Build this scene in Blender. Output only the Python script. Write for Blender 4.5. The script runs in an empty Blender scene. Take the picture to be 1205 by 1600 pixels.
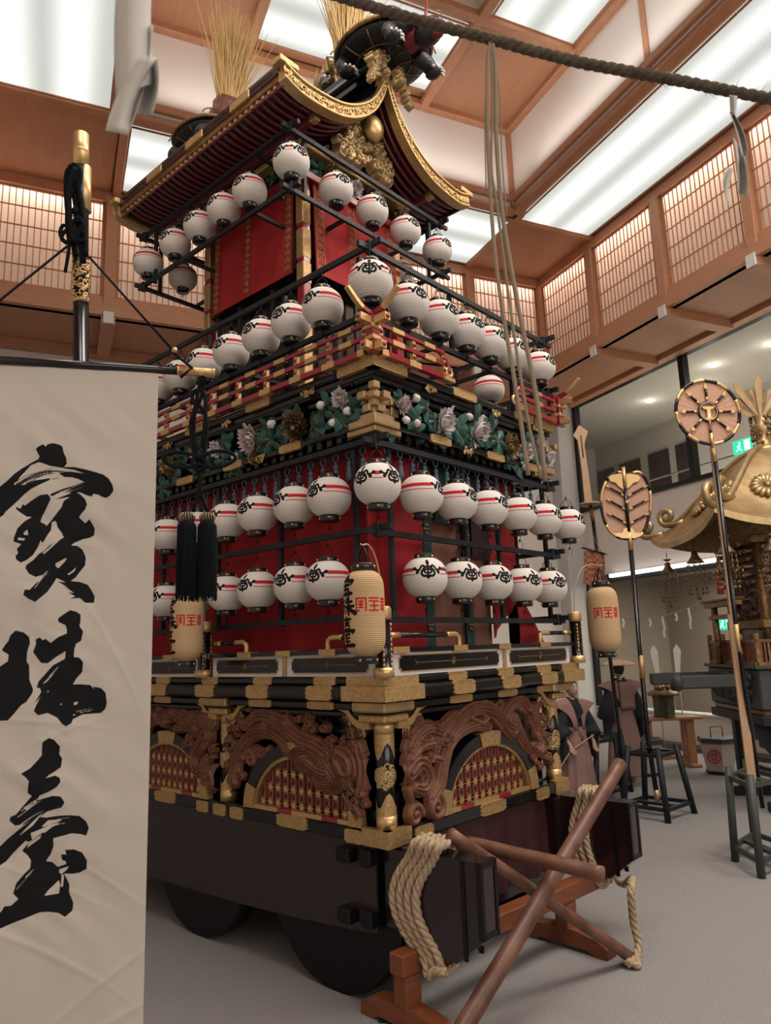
import bpy, bmesh, math, random
import numpy as np
from math import sin, cos, pi, radians, sqrt, atan2, hypot
from mathutils import Vector, Matrix
random.seed(7)
C = bpy.context.scene.collection
# ------------------------------------------------------------------ camera, light, exposure
FPX, PITCH, ROLL, EYE = 1150.0, 0.1838, -0.0344, 2.2
_cp, _sp = cos(PITCH), sin(PITCH)
FW = Vector((0, _cp, _sp)); _u0 = Vector((0, -_sp, _cp)); _r0 = Vector((1, 0, 0))
RT = _r0 * cos(ROLL) + _u0 * sin(ROLL); UPV = -_r0 * sin(ROLL) + _u0 * cos(ROLL)
EYEV = Vector((0, 0, EYE))
def ray(x, y): return FW + RT * ((x - 602.5) / FPX) + UPV * ((800 - y) / FPX)
def at(x, y, Y):
    d = ray(x, y); return EYEV + d * (Y / d.y)
def onz(x, y, z):
    d = ray(x, y); return EYEV + d * ((z - EYE) / d.z)
cam = bpy.data.cameras.new('camera'); co = bpy.data.objects.new('camera', cam); C.objects.link(co)
cam.sensor_fit = 'VERTICAL'; cam.sensor_height = 36.0; cam.lens = FPX / 1600 * 36.0
co.matrix_world = Matrix((( RT.x, UPV.x, -FW.x, 0), (RT.y, UPV.y, -FW.y, 0), (RT.z, UPV.z, -FW.z, EYE), (0, 0, 0, 1)))
cam.clip_start = 0.05; cam.clip_end = 200
cam.dof.use_dof = True; cam.dof.focus_distance = 5.2; cam.dof.aperture_fstop = 10.0
bpy.context.scene.camera = co
sc = bpy.context.scene
sc.view_settings.view_transform = 'Standard'; sc.view_settings.look = 'None'
sc.view_settings.exposure = 0.0; sc.view_settings.gamma = 1.0; sc.view_settings.use_curve_mapping = False
W = bpy.data.worlds.new('world'); sc.world = W; W.use_nodes = True
W.node_tree.nodes['Background'].inputs[0].default_value = (1.0, 0.93, 0.85, 1); W.node_tree.nodes['Background'].inputs[1].default_value = 0.10
try:
    sc.cycles.max_bounces = 7; sc.cycles.diffuse_bounces = 3; sc.cycles.glossy_bounces = 3; sc.cycles.transmission_bounces = 4; sc.cycles.transparent_max_bounces = 8
    sc.cycles.sample_clamp_indirect = 4.0; sc.cycles.caustics_reflective = False; sc.cycles.caustics_refractive = False
except Exception: pass
PANEL_E = 1.0        # luminous ceiling panels
TUBE_E = 6.0
SHOJI_W = 150.0
FILL_W = 460.0       # added soft area fill over and behind the viewer, no fixtures there
for _n, (_b, _a, _sx, _sy, _w) in enumerate(((4.3, 2.4, 6.0, 2.0, 1.0), (4.3, -.4, 6.5, 2.0, .2), (9.0, 2.4, 1.5, 3.4, .8), (-.6, 2.4, 1.3, 3.4, .3))):
    _l = bpy.data.lights.new('ceiling_lamp', 'AREA'); _l.shape = 'RECTANGLE'; _l.size = _sx; _l.size_y = _sy; _l.energy = FILL_W * _w; _l.color = (1.0, .93, .85)
    _o = bpy.data.objects.new('ceiling_lamp', _l); C.objects.link(_o); _r = radians(24.2)
    _o.location = (_b * cos(_r) - _a * sin(_r), _b * sin(_r) + _a * cos(_r), 10.5); _o.rotation_euler = (0, 0, _r)
# added frontal fill behind the viewer to flatten contrast, not a real lamp
_l = bpy.data.lights.new('rear_wall_lamp', 'AREA'); _l.shape = 'RECTANGLE'; _l.size = 10.0; _l.size_y = 4.0; _l.energy = 360.0; _l.color = (1.0, .94, .88)
_o = bpy.data.objects.new('rear_wall_lamp', _l); C.objects.link(_o); _r = radians(24.2); _b, _a = 4.3, -5.6
_o.location = (_b * cos(_r) - _a * sin(_r), _b * sin(_r) + _a * cos(_r), 5.5); _o.rotation_euler = (radians(90), 0, _r)
# cove strips lying on the beams at the foot of the light well, shining up
COVE_W = 27.0
for _n, (_b, _a, _sx, _rot) in enumerate(((4.3, 10.55, 6.4, 0), (7.55, 5.5, 9.0, 1.5708), (1.05, 5.5, 9.0, 1.5708))):
    _l = bpy.data.lights.new('cove_strip_lamp', 'AREA'); _l.shape = 'RECTANGLE'; _l.size = _sx; _l.size_y = .10; _l.energy = COVE_W * _sx / 6.4; _l.color = (1.0, .94, .88)
    _o = bpy.data.objects.new('cove_strip_lamp', _l); C.objects.link(_o); _r = radians(24.2)
    _o.location = (_b * cos(_r) - _a * sin(_r), _b * sin(_r) + _a * cos(_r), 10.95); _o.rotation_euler = (3.14159, 0, _r + _rot)

# ------------------------------------------------------------------ materials
def mat(name, col, rough=0.5, metal=0.0, bump=0.0, bscale=40.0, var=0.0, vscale=8.0, coat=0.0, emit=None, es=1.0, col2=None, stretch=None, btype='NOISE', trans=0.0, spec=0.5, sheen=0.0):
    m = bpy.data.materials.new(name); m.use_nodes = True
    nt = m.node_tree; N = nt.nodes; Lk = nt.links; b = N['Principled BSDF']
    b.inputs['Base Color'].default_value = (*col, 1); b.inputs['Roughness'].default_value = rough; b.inputs['Metallic'].default_value = metal
    b.inputs['Coat Weight'].default_value = coat; b.inputs['Coat Roughness'].default_value = 0.08
    b.inputs['Specular IOR Level'].default_value = spec
    if sheen: b.inputs['Sheen Weight'].default_value = sheen
    if trans: b.inputs['Transmission Weight'].default_value = trans
    if emit: b.inputs['Emission Color'].default_value = (*emit, 1); b.inputs['Emission Strength'].default_value = es
    tc = N.new('ShaderNodeTexCoord'); src = tc.outputs['Object']
    if stretch:
        mp = N.new('ShaderNodeMapping'); mp.inputs['Scale'].default_value = stretch; Lk.new(src, mp.inputs[0]); src = mp.outputs[0]
    if var > 0 or col2:
        n = N.new('ShaderNodeTexNoise'); n.inputs['Scale'].default_value = vscale; n.inputs['Detail'].default_value = 5; Lk.new(src, n.inputs['Vector'])
        r = N.new('ShaderNodeValToRGB'); c2 = col2 if col2 else tuple(c * (1 - var) for c in col)
        r.color_ramp.elements[0].position = .35; r.color_ramp.elements[1].position = .65
        r.color_ramp.elements[0].color = (*c2, 1); r.color_ramp.elements[1].color = (*col, 1)
        Lk.new(n.outputs[0], r.inputs[0]); Lk.new(r.outputs[0], b.inputs['Base Color'])
    if bump > 0:
        if btype == 'VORO':
            n2 = N.new('ShaderNodeTexVoronoi'); n2.inputs['Scale'].default_value = bscale
        else:
            n2 = N.new('ShaderNodeTexNoise'); n2.inputs['Scale'].default_value = bscale; n2.inputs['Detail'].default_value = 4
        Lk.new(src, n2.inputs['Vector'])
        bp = N.new('ShaderNodeBump'); bp.inputs['Strength'].default_value = bump; bp.inputs['Distance'].default_value = 0.01
        Lk.new(n2.outputs[0], bp.inputs['Height']); Lk.new(bp.outputs[0], b.inputs['Normal'])
    return m
def ink_mat(name, base, inks, rough=0.85, bump=0.0, bscale=30, emit=0.0, trans=0.0):
    """base colour with painted marks read from point attributes (signed distance, >0 inside the stroke)"""
    m = bpy.data.materials.new(name); m.use_nodes = True
    nt = m.node_tree; N = nt.nodes; Lk = nt.links; b = N['Principled BSDF']; b.inputs['Roughness'].default_value = rough; b.inputs['Specular IOR Level'].default_value = .12
    prev = None
    for an, col in inks:
        a = N.new('ShaderNodeAttribute'); a.attribute_name = an
        mr = N.new('ShaderNodeMapRange'); mr.inputs['From Min'].default_value = -0.0006; mr.inputs['From Max'].default_value = 0.0006
        Lk.new(a.outputs['Fac'], mr.inputs['Value'])
        mx = N.new('ShaderNodeMix'); mx.data_type = 'RGBA'
        Lk.new(mr.outputs[0], mx.inputs[0])
        if prev is None: mx.inputs[6].default_value = (*base, 1)
        else: Lk.new(prev, mx.inputs[6])
        mx.inputs[7].default_value = (*col, 1); prev = mx.outputs[2]
    Lk.new(prev, b.inputs['Base Color'])
    if bump:
        tc = N.new('ShaderNodeTexCoord'); n2 = N.new('ShaderNodeTexNoise'); n2.inputs['Scale'].default_value = bscale
        bp = N.new('ShaderNodeBump'); bp.inputs['Strength'].default_value = bump; bp.inputs['Distance'].default_value = 0.01
        Lk.new(tc.outputs['Object'], n2.inputs['Vector']); Lk.new(n2.outputs[0], bp.inputs['Height']); Lk.new(bp.outputs[0], b.inputs['Normal'])
    return m
M = {}
M['lacq'] = mat('black_lacquer', (.006, .006, .007), .20, coat=.15, spec=.4)
M['frame'] = mat('black_painted_wood', (.014, .017, .021), .5, spec=.3)
M['capblack'] = mat('lantern_cap_black', (.012, .012, .014), .25)
M['gold'] = mat('engraved_gold', (.60, .41, .19), .45, .75, bump=.5, bscale=90, col2=(.44, .28, .12), vscale=60)
M['goldp'] = mat('plain_gold', (.64, .43, .20), .40, .78, bump=.1, bscale=30)
M['goldl'] = mat('gold_leaf', (.55, .39, .20), .42, .72, bump=.25, bscale=25, var=.3, vscale=6)
M['goldd'] = mat('gold_dull', (.36, .22, .09), .5, .7, bump=.5, bscale=60, var=.5, vscale=20)
M['red'] = mat('red_lacquer', (.24, .012, .02), .3, coat=.3)
M['slatgrey'] = mat('dark_grey_slat', (.085, .075, .075), .5)
M['redbright'] = mat('bright_red_lacquer', (.36, .012, .03), .4)
M['maroon'] = mat('maroon_lacquer', (.11, .016, .020), .35, coat=.2)
M['curtain'] = mat('red_curtain_cloth', (.33, .008, .014), .85, bump=.1, bscale=300, var=.15, vscale=3)
M['drape'] = mat('red_gold_brocade', (.36, .010, .012), .8, bump=.1, bscale=200, var=.2, vscale=5)
M['green'] = mat('dark_green_brocade', (.008, .05, .04), .8)
M['rose'] = mat('brown_rose_cloth', (.24, .10, .07), .85, var=.15, vscale=4)
M['leaf'] = mat('painted_leaf_green', (.009, .095, .072), .5, var=.5, vscale=14)
M['petal'] = mat('painted_petal', (.78, .71, .70), .5, var=.25, vscale=30)
M['petalp'] = mat('painted_pink_petal', (.74, .60, .59), .5, var=.3, vscale=30)
M['white'] = mat('white_panel', (.60, .58, .58), .5)
M['carve'] = mat('carved_cypress', (.21, .085, .045), .6, bump=.15, bscale=60, col2=(.14, .05, .026), vscale=14)
M['skirt'] = mat('dark_brown_lacquer', (.026, .015, .015), .3, coat=.1)
M['beam'] = mat('dark_red_black_lacquer', (.016, .006, .008), .2, coat=.35)
M['ironb'] = mat('black_iron', (.012, .012, .014), .35, .6)
M['tassel'] = mat('blue_grey_tassel', (.06, .10, .14), .8)
M['cord'] = mat('black_cord', (.005, .006, .009), .85, bump=.3, bscale=200, spec=.15)
M['tan'] = mat('tan_paper', (.62, .42, .22), .8)
M['wood'] = mat('ceiling_cedar', (.46, .215, .115), .5, bump=.05, bscale=30, col2=(.40, .18, .092), vscale=6, stretch=(1, 1, 8))
M['woodp'] = mat('cedar_boards', (.44, .20, .108), .55, col2=(.39, .175, .092), vscale=3, stretch=(6, .4, 1))
M['orange'] = mat('orange_stained_wood', (.21, .062, .020), .45, col2=(.16, .045, .014), vscale=5, stretch=(2, 2, 12))
M['pole'] = mat('worn_brown_pole', (.19, .085, .052), .45, col2=(.09, .036, .022), vscale=7, bump=.2, bscale=25)
M['straw'] = mat('golden_straw', (.78, .55, .24), .5)
M['hemp'] = mat('hemp_rope', (.50, .38, .25), .9, bump=.6, bscale=120, col2=(.38, .27, .17), vscale=40)
M['strawrope'] = mat('weathered_straw_rope', (.13, .10, .07), .9, bump=.5, bscale=150, var=.4, vscale=60)
M['strand'] = mat('pale_straw_strand', (.30, .24, .17), .9)
M['paper'] = mat('white_paper', (.66, .64, .60), .9)
M['wall'] = mat('white_plaster', (.74, .67, .62), .9, bump=.04, bscale=120)
M['wallg'] = mat('beige_wall', (.30, .24, .19), .9)
M['metalg'] = mat('grey_window_metal', (.02, .022, .022), .35, .5)
M['steel'] = mat('grey_pillar', (.55, .53, .51), .6)
M['skin'] = mat('mannequin_skin', (.46, .27, .19), .55)
M['hair'] = mat('black_hair', (.012, .010, .010), .6)
M['robe'] = mat('dusty_mauve_cloth', (.26, .15, .13), .85, bump=.15, bscale=14, var=.15, vscale=5)
M['blackcloth'] = mat('black_cloth', (.010, .010, .013), .85)
M['hat'] = mat('pale_straw_hat', (.60, .40, .24), .7)
M['dgrey'] = mat('dark_grey_green_wood', (.045, .05, .045), .55, bump=.2, bscale=20)
M['bronze'] = mat('old_bronze_gold', (.30, .21, .11), .45, .7, bump=.4, bscale=40, var=.4, vscale=12)
M['fan'] = mat('dusty_pink_silk', (.52, .30, .20), .8, var=.1, vscale=20)
M['blade'] = mat('pale_wood', (.50, .31, .18), .6, var=.15, vscale=10)
M['mirror'] = mat('mirror_ball', (.35, .34, .33), .12, 1.0)
M['redp'] = mat('red_paint', (.50, .02, .03), .6)
M['shell'] = mat('dark_turtle_shell', (.025, .018, .016), .3, coat=.2, bump=.4, bscale=14, btype='VORO')
M['turtleskin'] = mat('turtle_skin', (.012, .013, .016), .4, bump=.3, bscale=70, btype='VORO')
M['turtlered'] = mat('turtle_red', (.17, .015, .022), .4)
M['brown'] = mat('red_brown_lacquer', (.17, .045, .022), .35)
M['exit'] = mat('green_exit_light', (.02, .3, .15), .5, emit=(.02, .65, .38), es=1.2)
M['downlight'] = mat('downlight_glow', (1, 1, 1), .5, emit=(1, .95, .88), es=9)
M['tube'] = mat('tube_light_glow', (1, 1, 1), .5, emit=(1, .97, .93), es=3)
def gl(name, col=(1, 1, 1), mixf=.12):
    m = bpy.data.materials.new(name); m.use_nodes = True; nt = m.node_tree; N = nt.nodes; N.clear()
    o = N.new('ShaderNodeOutputMaterial'); t = N.new('ShaderNodeBsdfTransparent'); g = N.new('ShaderNodeBsdfGlossy'); x = N.new('ShaderNodeMixShader')
    t.inputs[0].default_value = (*col, 1); g.inputs['Roughness'].default_value = .02; f = N.new('ShaderNodeFresnel'); f.inputs[0].default_value = 1.5
    ge = N.new('ShaderNodeNewGeometry'); sb = N.new('ShaderNodeMath'); sb.operation = 'SUBTRACT'; sb.inputs[0].default_value = 1.0; nt.links.new(ge.outputs['Backfacing'], sb.inputs[1]); mu = N.new('ShaderNodeMath'); mu.operation = 'MULTIPLY'; nt.links.new(f.outputs[0], mu.inputs[0]); nt.links.new(sb.outputs[0], mu.inputs[1]); nt.links.new(mu.outputs[0], x.inputs[0]); nt.links.new(t.outputs[0], x.inputs[1]); nt.links.new(g.outputs[0], x.inputs[2]); nt.links.new(x.outputs[0], o.inputs[0]); return m
M['glass'] = gl('window_glass', (.86, .88, .86))
def shoji_mat():
    m = bpy.data.materials.new('shoji_paper'); m.use_nodes = True; nt = m.node_tree; N = nt.nodes; N.clear()
    o = N.new('ShaderNodeOutputMaterial'); d = N.new('ShaderNodeBsdfDiffuse'); t = N.new('ShaderNodeBsdfTranslucent'); x = N.new('ShaderNodeMixShader')
    d.inputs[0].default_value = (.80, .72, .64, 1); t.inputs[0].default_value = (.92, .80, .70, 1); x.inputs[0].default_value = .5
    nt.links.new(d.outputs[0], x.inputs[1]); nt.links.new(t.outputs[0], x.inputs[2]); nt.links.new(x.outputs[0], o.inputs[0]); return m
M['shoji'] = shoji_mat()
def carpet():
    m = mat('grey_carpet', (.30, .285, .275), .95, bump=.5, bscale=180, col2=(.245, .232, .225), vscale=55)
    return m
M['carpet'] = carpet()
def luminous():
    # prismatic diffuser over fluorescent tubes: brighter bands along the tubes, fine prism grid
    m = bpy.data.materials.new('luminous_diffuser'); m.use_nodes = True; nt = m.node_tree; N = nt.nodes; Lk = nt.links; N.clear()
    o = N.new('ShaderNodeOutputMaterial'); e = N.new('ShaderNodeEmission'); tc = N.new('ShaderNodeTexCoord'); sp = N.new('ShaderNodeSeparateXYZ')
    Lk.new(tc.outputs['Object'], sp.inputs[0])
    def math_(op, a, b=None, bv=None):
        n = N.new('ShaderNodeMath'); n.operation = op
        if isinstance(a, (int, float)): n.inputs[0].default_value = a
        else: Lk.new(a, n.inputs[0])
        if b is not None: Lk.new(b, n.inputs[1])
        elif bv is not None: n.inputs[1].default_value = bv
        return n.outputs[0]
    # tubes at local y = +-0.55 (objects are built with their long side along x)
    ya = math_('ABSOLUTE', sp.outputs[1]); d = math_('SUBTRACT', ya, bv=.42); d = math_('MULTIPLY', d, d); d = math_('MULTIPLY', d, bv=-16.0)
    g = math_('EXPONENT', d)
    gx = math_('SINE', math_('MULTIPLY', sp.outputs[0], bv=150.0)); gy = math_('SINE', math_('MULTIPLY', sp.outputs[1], bv=150.0))
    gr = math_('MULTIPLY', gx, gy); gr = math_('MULTIPLY', gr, bv=.26); gr = math_('ADD', gr, bv=1.0)
    s = math_('MULTIPLY', g, bv=.75 * PANEL_E); s = math_('ADD', s, bv=.62 * PANEL_E); s = math_('MULTIPLY', s, gr)
    e.inputs[0].default_value = (.96, .97, .90, 1); Lk.new(s, e.inputs[1]); Lk.new(e.outputs[0], o.inputs[0]); return m
M['lum'] = luminous()

# ------------------------------------------------------------------ mesh builder
class MB:
    def __init__(s): s.v = []; s.f = []; s.m = []; s.sm = []; s.mats = []
    def mi(s, m):
        if m not in s.mats: s.mats.append(m)
        return s.mats.index(m)
    def add(s, vs, fs, m, smooth=False):
        o = len(s.v); s.v += [tuple(v) for v in vs]; k = s.mi(m)
        for f in fs: s.f.append(tuple(i + o for i in f)); s.m.append(k); s.sm.append(smooth)
        return s
    def box(s, x0, x1, y0, y1, z0, z1, m):
        v = [(x, y, z) for z in (z0, z1) for y in (y0, y1) for x in (x0, x1)]
        return s.add(v, [(0, 2, 3, 1), (4, 5, 7, 6), (0, 1, 5, 4), (2, 6, 7, 3), (0, 4, 6, 2), (1, 3, 7, 5)], m)
    def cbox(s, x0, x1, y0, y1, z0, z1, c, m):
        """box with chamfered edges along all three axes"""
        xs = (x0, x1); ys = (y0, y1); zs = (z0, z1); v = []; idx = {}
        for i in (0, 1):
            for j in (0, 1):
                for k in (0, 1):
                    sx = c if i == 0 else -c; sy = c if j == 0 else -c; sz = c if k == 0 else -c
                    for a, p in (('x', (xs[i], ys[j] + sy, zs[k] + sz)), ('y', (xs[i] + sx, ys[j], zs[k] + sz)), ('z', (xs[i] + sx, ys[j] + sy, zs[k]))):
                        idx[(i, j, k, a)] = len(v); v.append(p)
        f = []
        for i in (0, 1): f.append([idx[(i, j, k, 'x')] for j, k in ((0, 0), (0, 1), (1, 1), (1, 0))][::(1 if i == 0 else -1)])
        for j in (0, 1): f.append([idx[(i, j, k, 'y')] for i, k in ((0, 0), (1, 0), (1, 1), (0, 1))][::(1 if j == 0 else -1)])
        for k in (0, 1): f.append([idx[(i, j, k, 'z')] for i, j in ((0, 0), (0, 1), (1, 1), (1, 0))][::(1 if k == 0 else -1)])
        for j in (0, 1):
            for k in (0, 1): f.append([idx[(0, j, k, 'y')], idx[(1, j, k, 'y')], idx[(1, j, k, 'z')], idx[(0, j, k, 'z')]])
        for i in (0, 1):
            for k in (0, 1): f.append([idx[(i, 0, k, 'x')], idx[(i, 1, k, 'x')], idx[(i, 1, k, 'z')], idx[(i, 0, k, 'z')]])
        for i in (0, 1):
            for j in (0, 1): f.append([idx[(i, j, 0, 'x')], idx[(i, j, 1, 'x')], idx[(i, j, 1, 'y')], idx[(i, j, 0, 'y')]])
        for i in (0, 1):
            for j in (0, 1):
                for k in (0, 1): f.append([idx[(i, j, k, a)] for a in 'xyz'])
        return s.add(v, f, m)
    def bar(s, a, b, w, h, m, up=(0, 0, 1)):
        a = Vector(a); b = Vector(b); d = (b - a).normalized(); upv = Vector(up)
        if abs(d.dot(upv)) > .98: upv = Vector((1, 0, 0))
        r = d.cross(upv).normalized(); u = r.cross(d)
        v = [p + r * (sx * w / 2) + u * (sy * h / 2) for p in (a, b) for sx, sy in ((-1, -1), (1, -1), (1, 1), (-1, 1))]
        return s.add(v, [(0, 1, 2, 3), (7, 6, 5, 4), (0, 4, 5, 1), (1, 5, 6, 2), (2, 6, 7, 3), (3, 7, 4, 0)], m)
    def tube(s, pts, r, m, n=8, cap=True, smooth=True, closed=False, flat=1.0):
        pts = [Vector(p) for p in pts]; k = len(pts); rr = r if isinstance(r, (list, tuple)) else [r] * k
        v = []; up = None
        for i in range(k):
            if closed: d = pts[(i + 1) % k] - pts[i - 1]
            else: d = pts[min(i + 1, k - 1)] - pts[max(i - 1, 0)]
            if d.length < 1e-9: d = Vector((0, 0, 1))
            d.normalize()
            if up is None:
                up = Vector((0, 0, 1)) if abs(d.z) < .9 else Vector((1, 0, 0))
            a = d.cross(up)
            if a.length < 1e-6: a = d.cross(Vector((0, 1, 0)))
            a.normalize(); b = a.cross(d).normalized(); up = b
            for j in range(n):
                t = 2 * pi * j / n; v.append(pts[i] + a * (cos(t) * rr[i]) + b * (sin(t) * rr[i] * flat))
        f = []
        for i in range(k if closed else k - 1):
            for j in range(n):
                i2 = (i + 1) % k; f.append((i * n + j, i * n + (j + 1) % n, i2 * n + (j + 1) % n, i2 * n + j))
        if cap and not closed: f.append(tuple(range(n - 1, -1, -1))); f.append(tuple((k - 1) * n + j for j in range(n)))
        return s.add(v, f, m, smooth)
    def lathe(s, prof, m, n=24, c=(0, 0, 0), smooth=True, axis=None, sx=1.0, sy=1.0):
        v = []; c = Vector(c); k = len(prof)
        ax = Vector(axis).normalized() if axis else None
        if ax:
            a = ax.orthogonal().normalized(); b = ax.cross(a)
        for r, z in prof:
            for j in range(n):
                t = 2 * pi * j / n
                if ax: v.append(c + ax * z + a * (r * cos(t)) + b * (r * sin(t)))
                else: v.append(c + Vector((r * cos(t) * sx, r * sin(t) * sy, z)))
        f = [(i * n + j, i * n + (j + 1) % n, (i + 1) * n + (j + 1) % n, (i + 1) * n + j) for i in range(k - 1) for j in range(n)]
        if prof[0][0] > 1e-6: f.append(tuple(range(n - 1, -1, -1)))
        if prof[-1][0] > 1e-6: f.append(tuple((k - 1) * n + j for j in range(n)))
        return s.add(v, f, m, smooth)
    def ball(s, c, r, m, n=12, k=8, sc=(1, 1, 1), rot=None):
        v = []; c = Vector(c)
        for i in range(k + 1):
            p = pi * i / k
            for j in range(n):
                t = 2 * pi * j / n; q = Vector((sin(p) * cos(t) * sc[0], sin(p) * sin(t) * sc[1], -cos(p) * sc[2])) * r
                if rot is not None: q = rot @ q
                v.append(c + q)
        f = [(i * n + j, i * n + (j + 1) % n, (i + 1) * n + (j + 1) % n, (i + 1) * n + j) for i in range(k) for j in range(n)]
        return s.add(v, f, m, True)
    def prism(s, pts, off, m, smooth=False):
        """planar 3-D polygon extruded by the vector off"""
        pts = [Vector(p) for p in pts]; off = Vector(off); n = len(pts)
        v = pts + [p + off for p in pts]
        f = [tuple(range(n - 1, -1, -1)), tuple(range(n, 2 * n))] + [(i, (i + 1) % n, n + (i + 1) % n, n + i) for i in range(n)]
        return s.add(v, f, m, smooth)
    def grid(s, fn, nu, nv, m, smooth=True, wrap=False):
        v = [fn(i / nu, j / nv) for j in range(nv + 1) for i in range(nu + 1)]
        f = [(j * (nu + 1) + i, j * (nu + 1) + i + 1, (j + 1) * (nu + 1) + i + 1, (j + 1) * (nu + 1) + i) for j in range(nv) for i in range(nu)]
        return s.add(v, f, m, smooth)
    def build(s, name, parent=None, loc=(0, 0, 0), rz=0.0, recalc=True):
        me = bpy.data.meshes.new(name); me.from_pydata(s.v, [], s.f)
        for m in s.mats: me.materials.append(m)
        me.polygons.foreach_set('material_index', s.m); me.polygons.foreach_set('use_smooth', s.sm)
        if recalc:
            bm = bmesh.new(); bm.from_mesh(me); bmesh.ops.recalc_face_normals(bm, faces=bm.faces); bm.to_mesh(me); bm.free()
        me.update()
        o = bpy.data.objects.new(name, me); C.objects.link(o); o.location = loc; o.rotation_euler = (0, 0, rz)
        if parent is not None: o.parent = parent
        return o
def tag(o, label=None, cat=None, group=None, kind=None):
    if label: o['label'] = label
    if cat: o['category'] = cat
    if group: o['group'] = group
    if kind: o['kind'] = kind
    return o
def empty(name, loc=(0, 0, 0), rz=0.0, label=None, cat=None, group=None):
    o = bpy.data.objects.new(name, None); C.objects.link(o); o.location = loc; o.rotation_euler = (0, 0, rz); o.empty_display_size = .1
    return tag(o, label, cat, group)
def struct(o, label=None): o['kind'] = 'structure'; return o
def children(o): return [c for c in C.objects if c.parent == o]
def copy_tree(o, parent=None):
    c = o.copy(); C.objects.link(c)
    if parent is not None: c.parent = parent
    for ch in list(o.children): copy_tree(ch, c)
    return c
def spline(pts, n=8, closed=False):
    """Catmull-Rom through pts"""
    P = [Vector(p) for p in pts]; out = []; k = len(P)
    segs = k if closed else k - 1
    for i in range(segs):
        p0 = P[(i - 1) % k] if (closed or i > 0) else P[0] * 2 - P[1]
        p1 = P[i]; p2 = P[(i + 1) % k]; p3 = P[(i + 2) % k] if (closed or i + 2 < k) else P[k - 1] * 2 - P[k - 2]
        for j in range(n):
            t = j / n
            out.append(0.5 * ((2 * p1) + (-p0 + p2) * t + (2 * p0 - 5 * p1 + 4 * p2 - p3) * t * t + (-p0 + 3 * p1 - 3 * p2 + p3) * t ** 3))
    if not closed: out.append(P[-1].copy())
    return out
def rope(mb, pts, r, m, pitch=None, strands=3, n=7, seg=.012, sr=None):
    """twisted rope: helical strands round a centre line"""
    pts = [Vector(p) for p in pts]; pitch = pitch or r * 7; sr = sr or r * .58
    L = [0.0]
    for a, b in zip(pts, pts[1:]): L.append(L[-1] + (b - a).length)
    T = L[-1]; N = max(4, int(T / seg)); cen = []; k = 0
    for i in range(N + 1):
        d = T * i / N
        while k < len(pts) - 2 and L[k + 1] < d: k += 1
        t = (d - L[k]) / max(1e-9, L[k + 1] - L[k]); cen.append(pts[k].lerp(pts[k + 1], t))
    up = None; fr = []
    for i in range(N + 1):
        d = (cen[min(i + 1, N)] - cen[max(i - 1, 0)]).normalized()
        if up is None: up = Vector((0, 0, 1)) if abs(d.z) < .9 else Vector((1, 0, 0))
        a = d.cross(up).normalized(); b = a.cross(d).normalized(); up = b; fr.append((a, b))
    for s_ in range(strands):
        q = []
        for i in range(N + 1):
            t = 2 * pi * (T * i / N / pitch + s_ / strands); a, b = fr[i]; q.append(cen[i] + a * (cos(t) * r * .5) + b * (sin(t) * r * .5))
        mb.tube(q, sr, m, n=n)
    return mb
# frames: the hall is turned 24.2 degrees, the float 48 degrees (local x = its front face, local y = its long side)
RZR = radians(24.2); RZF = radians(48.0); KF = Vector((-.057, 4.922, 0))
# ------------------------------------------------------------------ the hall  (local x = b, local y = a)
A_BK, B_RT, B_LF, A_FR = 13.27, 10.17, -1.60, -6.0
ZS, ZC, ZT = 8.2, 10.65, 12.35          # soffit, lower ceiling, upper ceiling
WA, WB0, WB1, WA0 = 10.9, .70, 7.89, -3.6    # light well
def R_(name, mb, kind='structure', **k):
    o = mb.build(name, rz=RZR); o['kind'] = kind; return o
R_('floor', MB().box(-9, 16, -8, 22, -.12, 0, M['carpet']))
# ---- lower ceiling ring: cedar boards with luminous panels, one object per bay
def bay(x0, x1, y0, y1, z, kind):
    if kind == 'w':
        mb = MB(); mb.box(x0, x1, y0, y1, z, z + .06, M['woodp']); R_('ceiling', mb)
    else:
        cx, cy = (x0 + x1) / 2, (y0 + y1) / 2; lx, ly = x1 - x0, y1 - y0
        ro = RZR
        if ly > lx: lx, ly = ly, lx; ro += pi / 2
        e = empty('ceiling_light_panel', (cx * cos(RZR) - cy * sin(RZR), cx * sin(RZR) + cy * cos(RZR), z), ro, kind_l[0], 'ceiling light', None)
        MB().box(-lx / 2, lx / 2, -ly / 2, ly / 2, 0, .02, M['lum']).build('diffuser', e)
        mf = MB(); h = .05
        for a0, a1, b0, b1 in ((-lx / 2, lx / 2, -ly / 2, -ly / 2 + .03), (-lx / 2, lx / 2, ly / 2 - .03, ly / 2), (-lx / 2, -lx / 2 + .03, -ly / 2 + .03, ly / 2 - .03), (lx / 2 - .03, lx / 2, -ly / 2 + .03, ly / 2 - .03)):
            mf.box(a0, a1, b0, b1, -.02, 0, M['wood'])
        mf.build('light_frame', e)
kind_l = ['']
def lum(x0, x1, y0, y1, z, label): kind_l[0] = label; bay(x0, x1, y0, y1, z, 'l')
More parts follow.
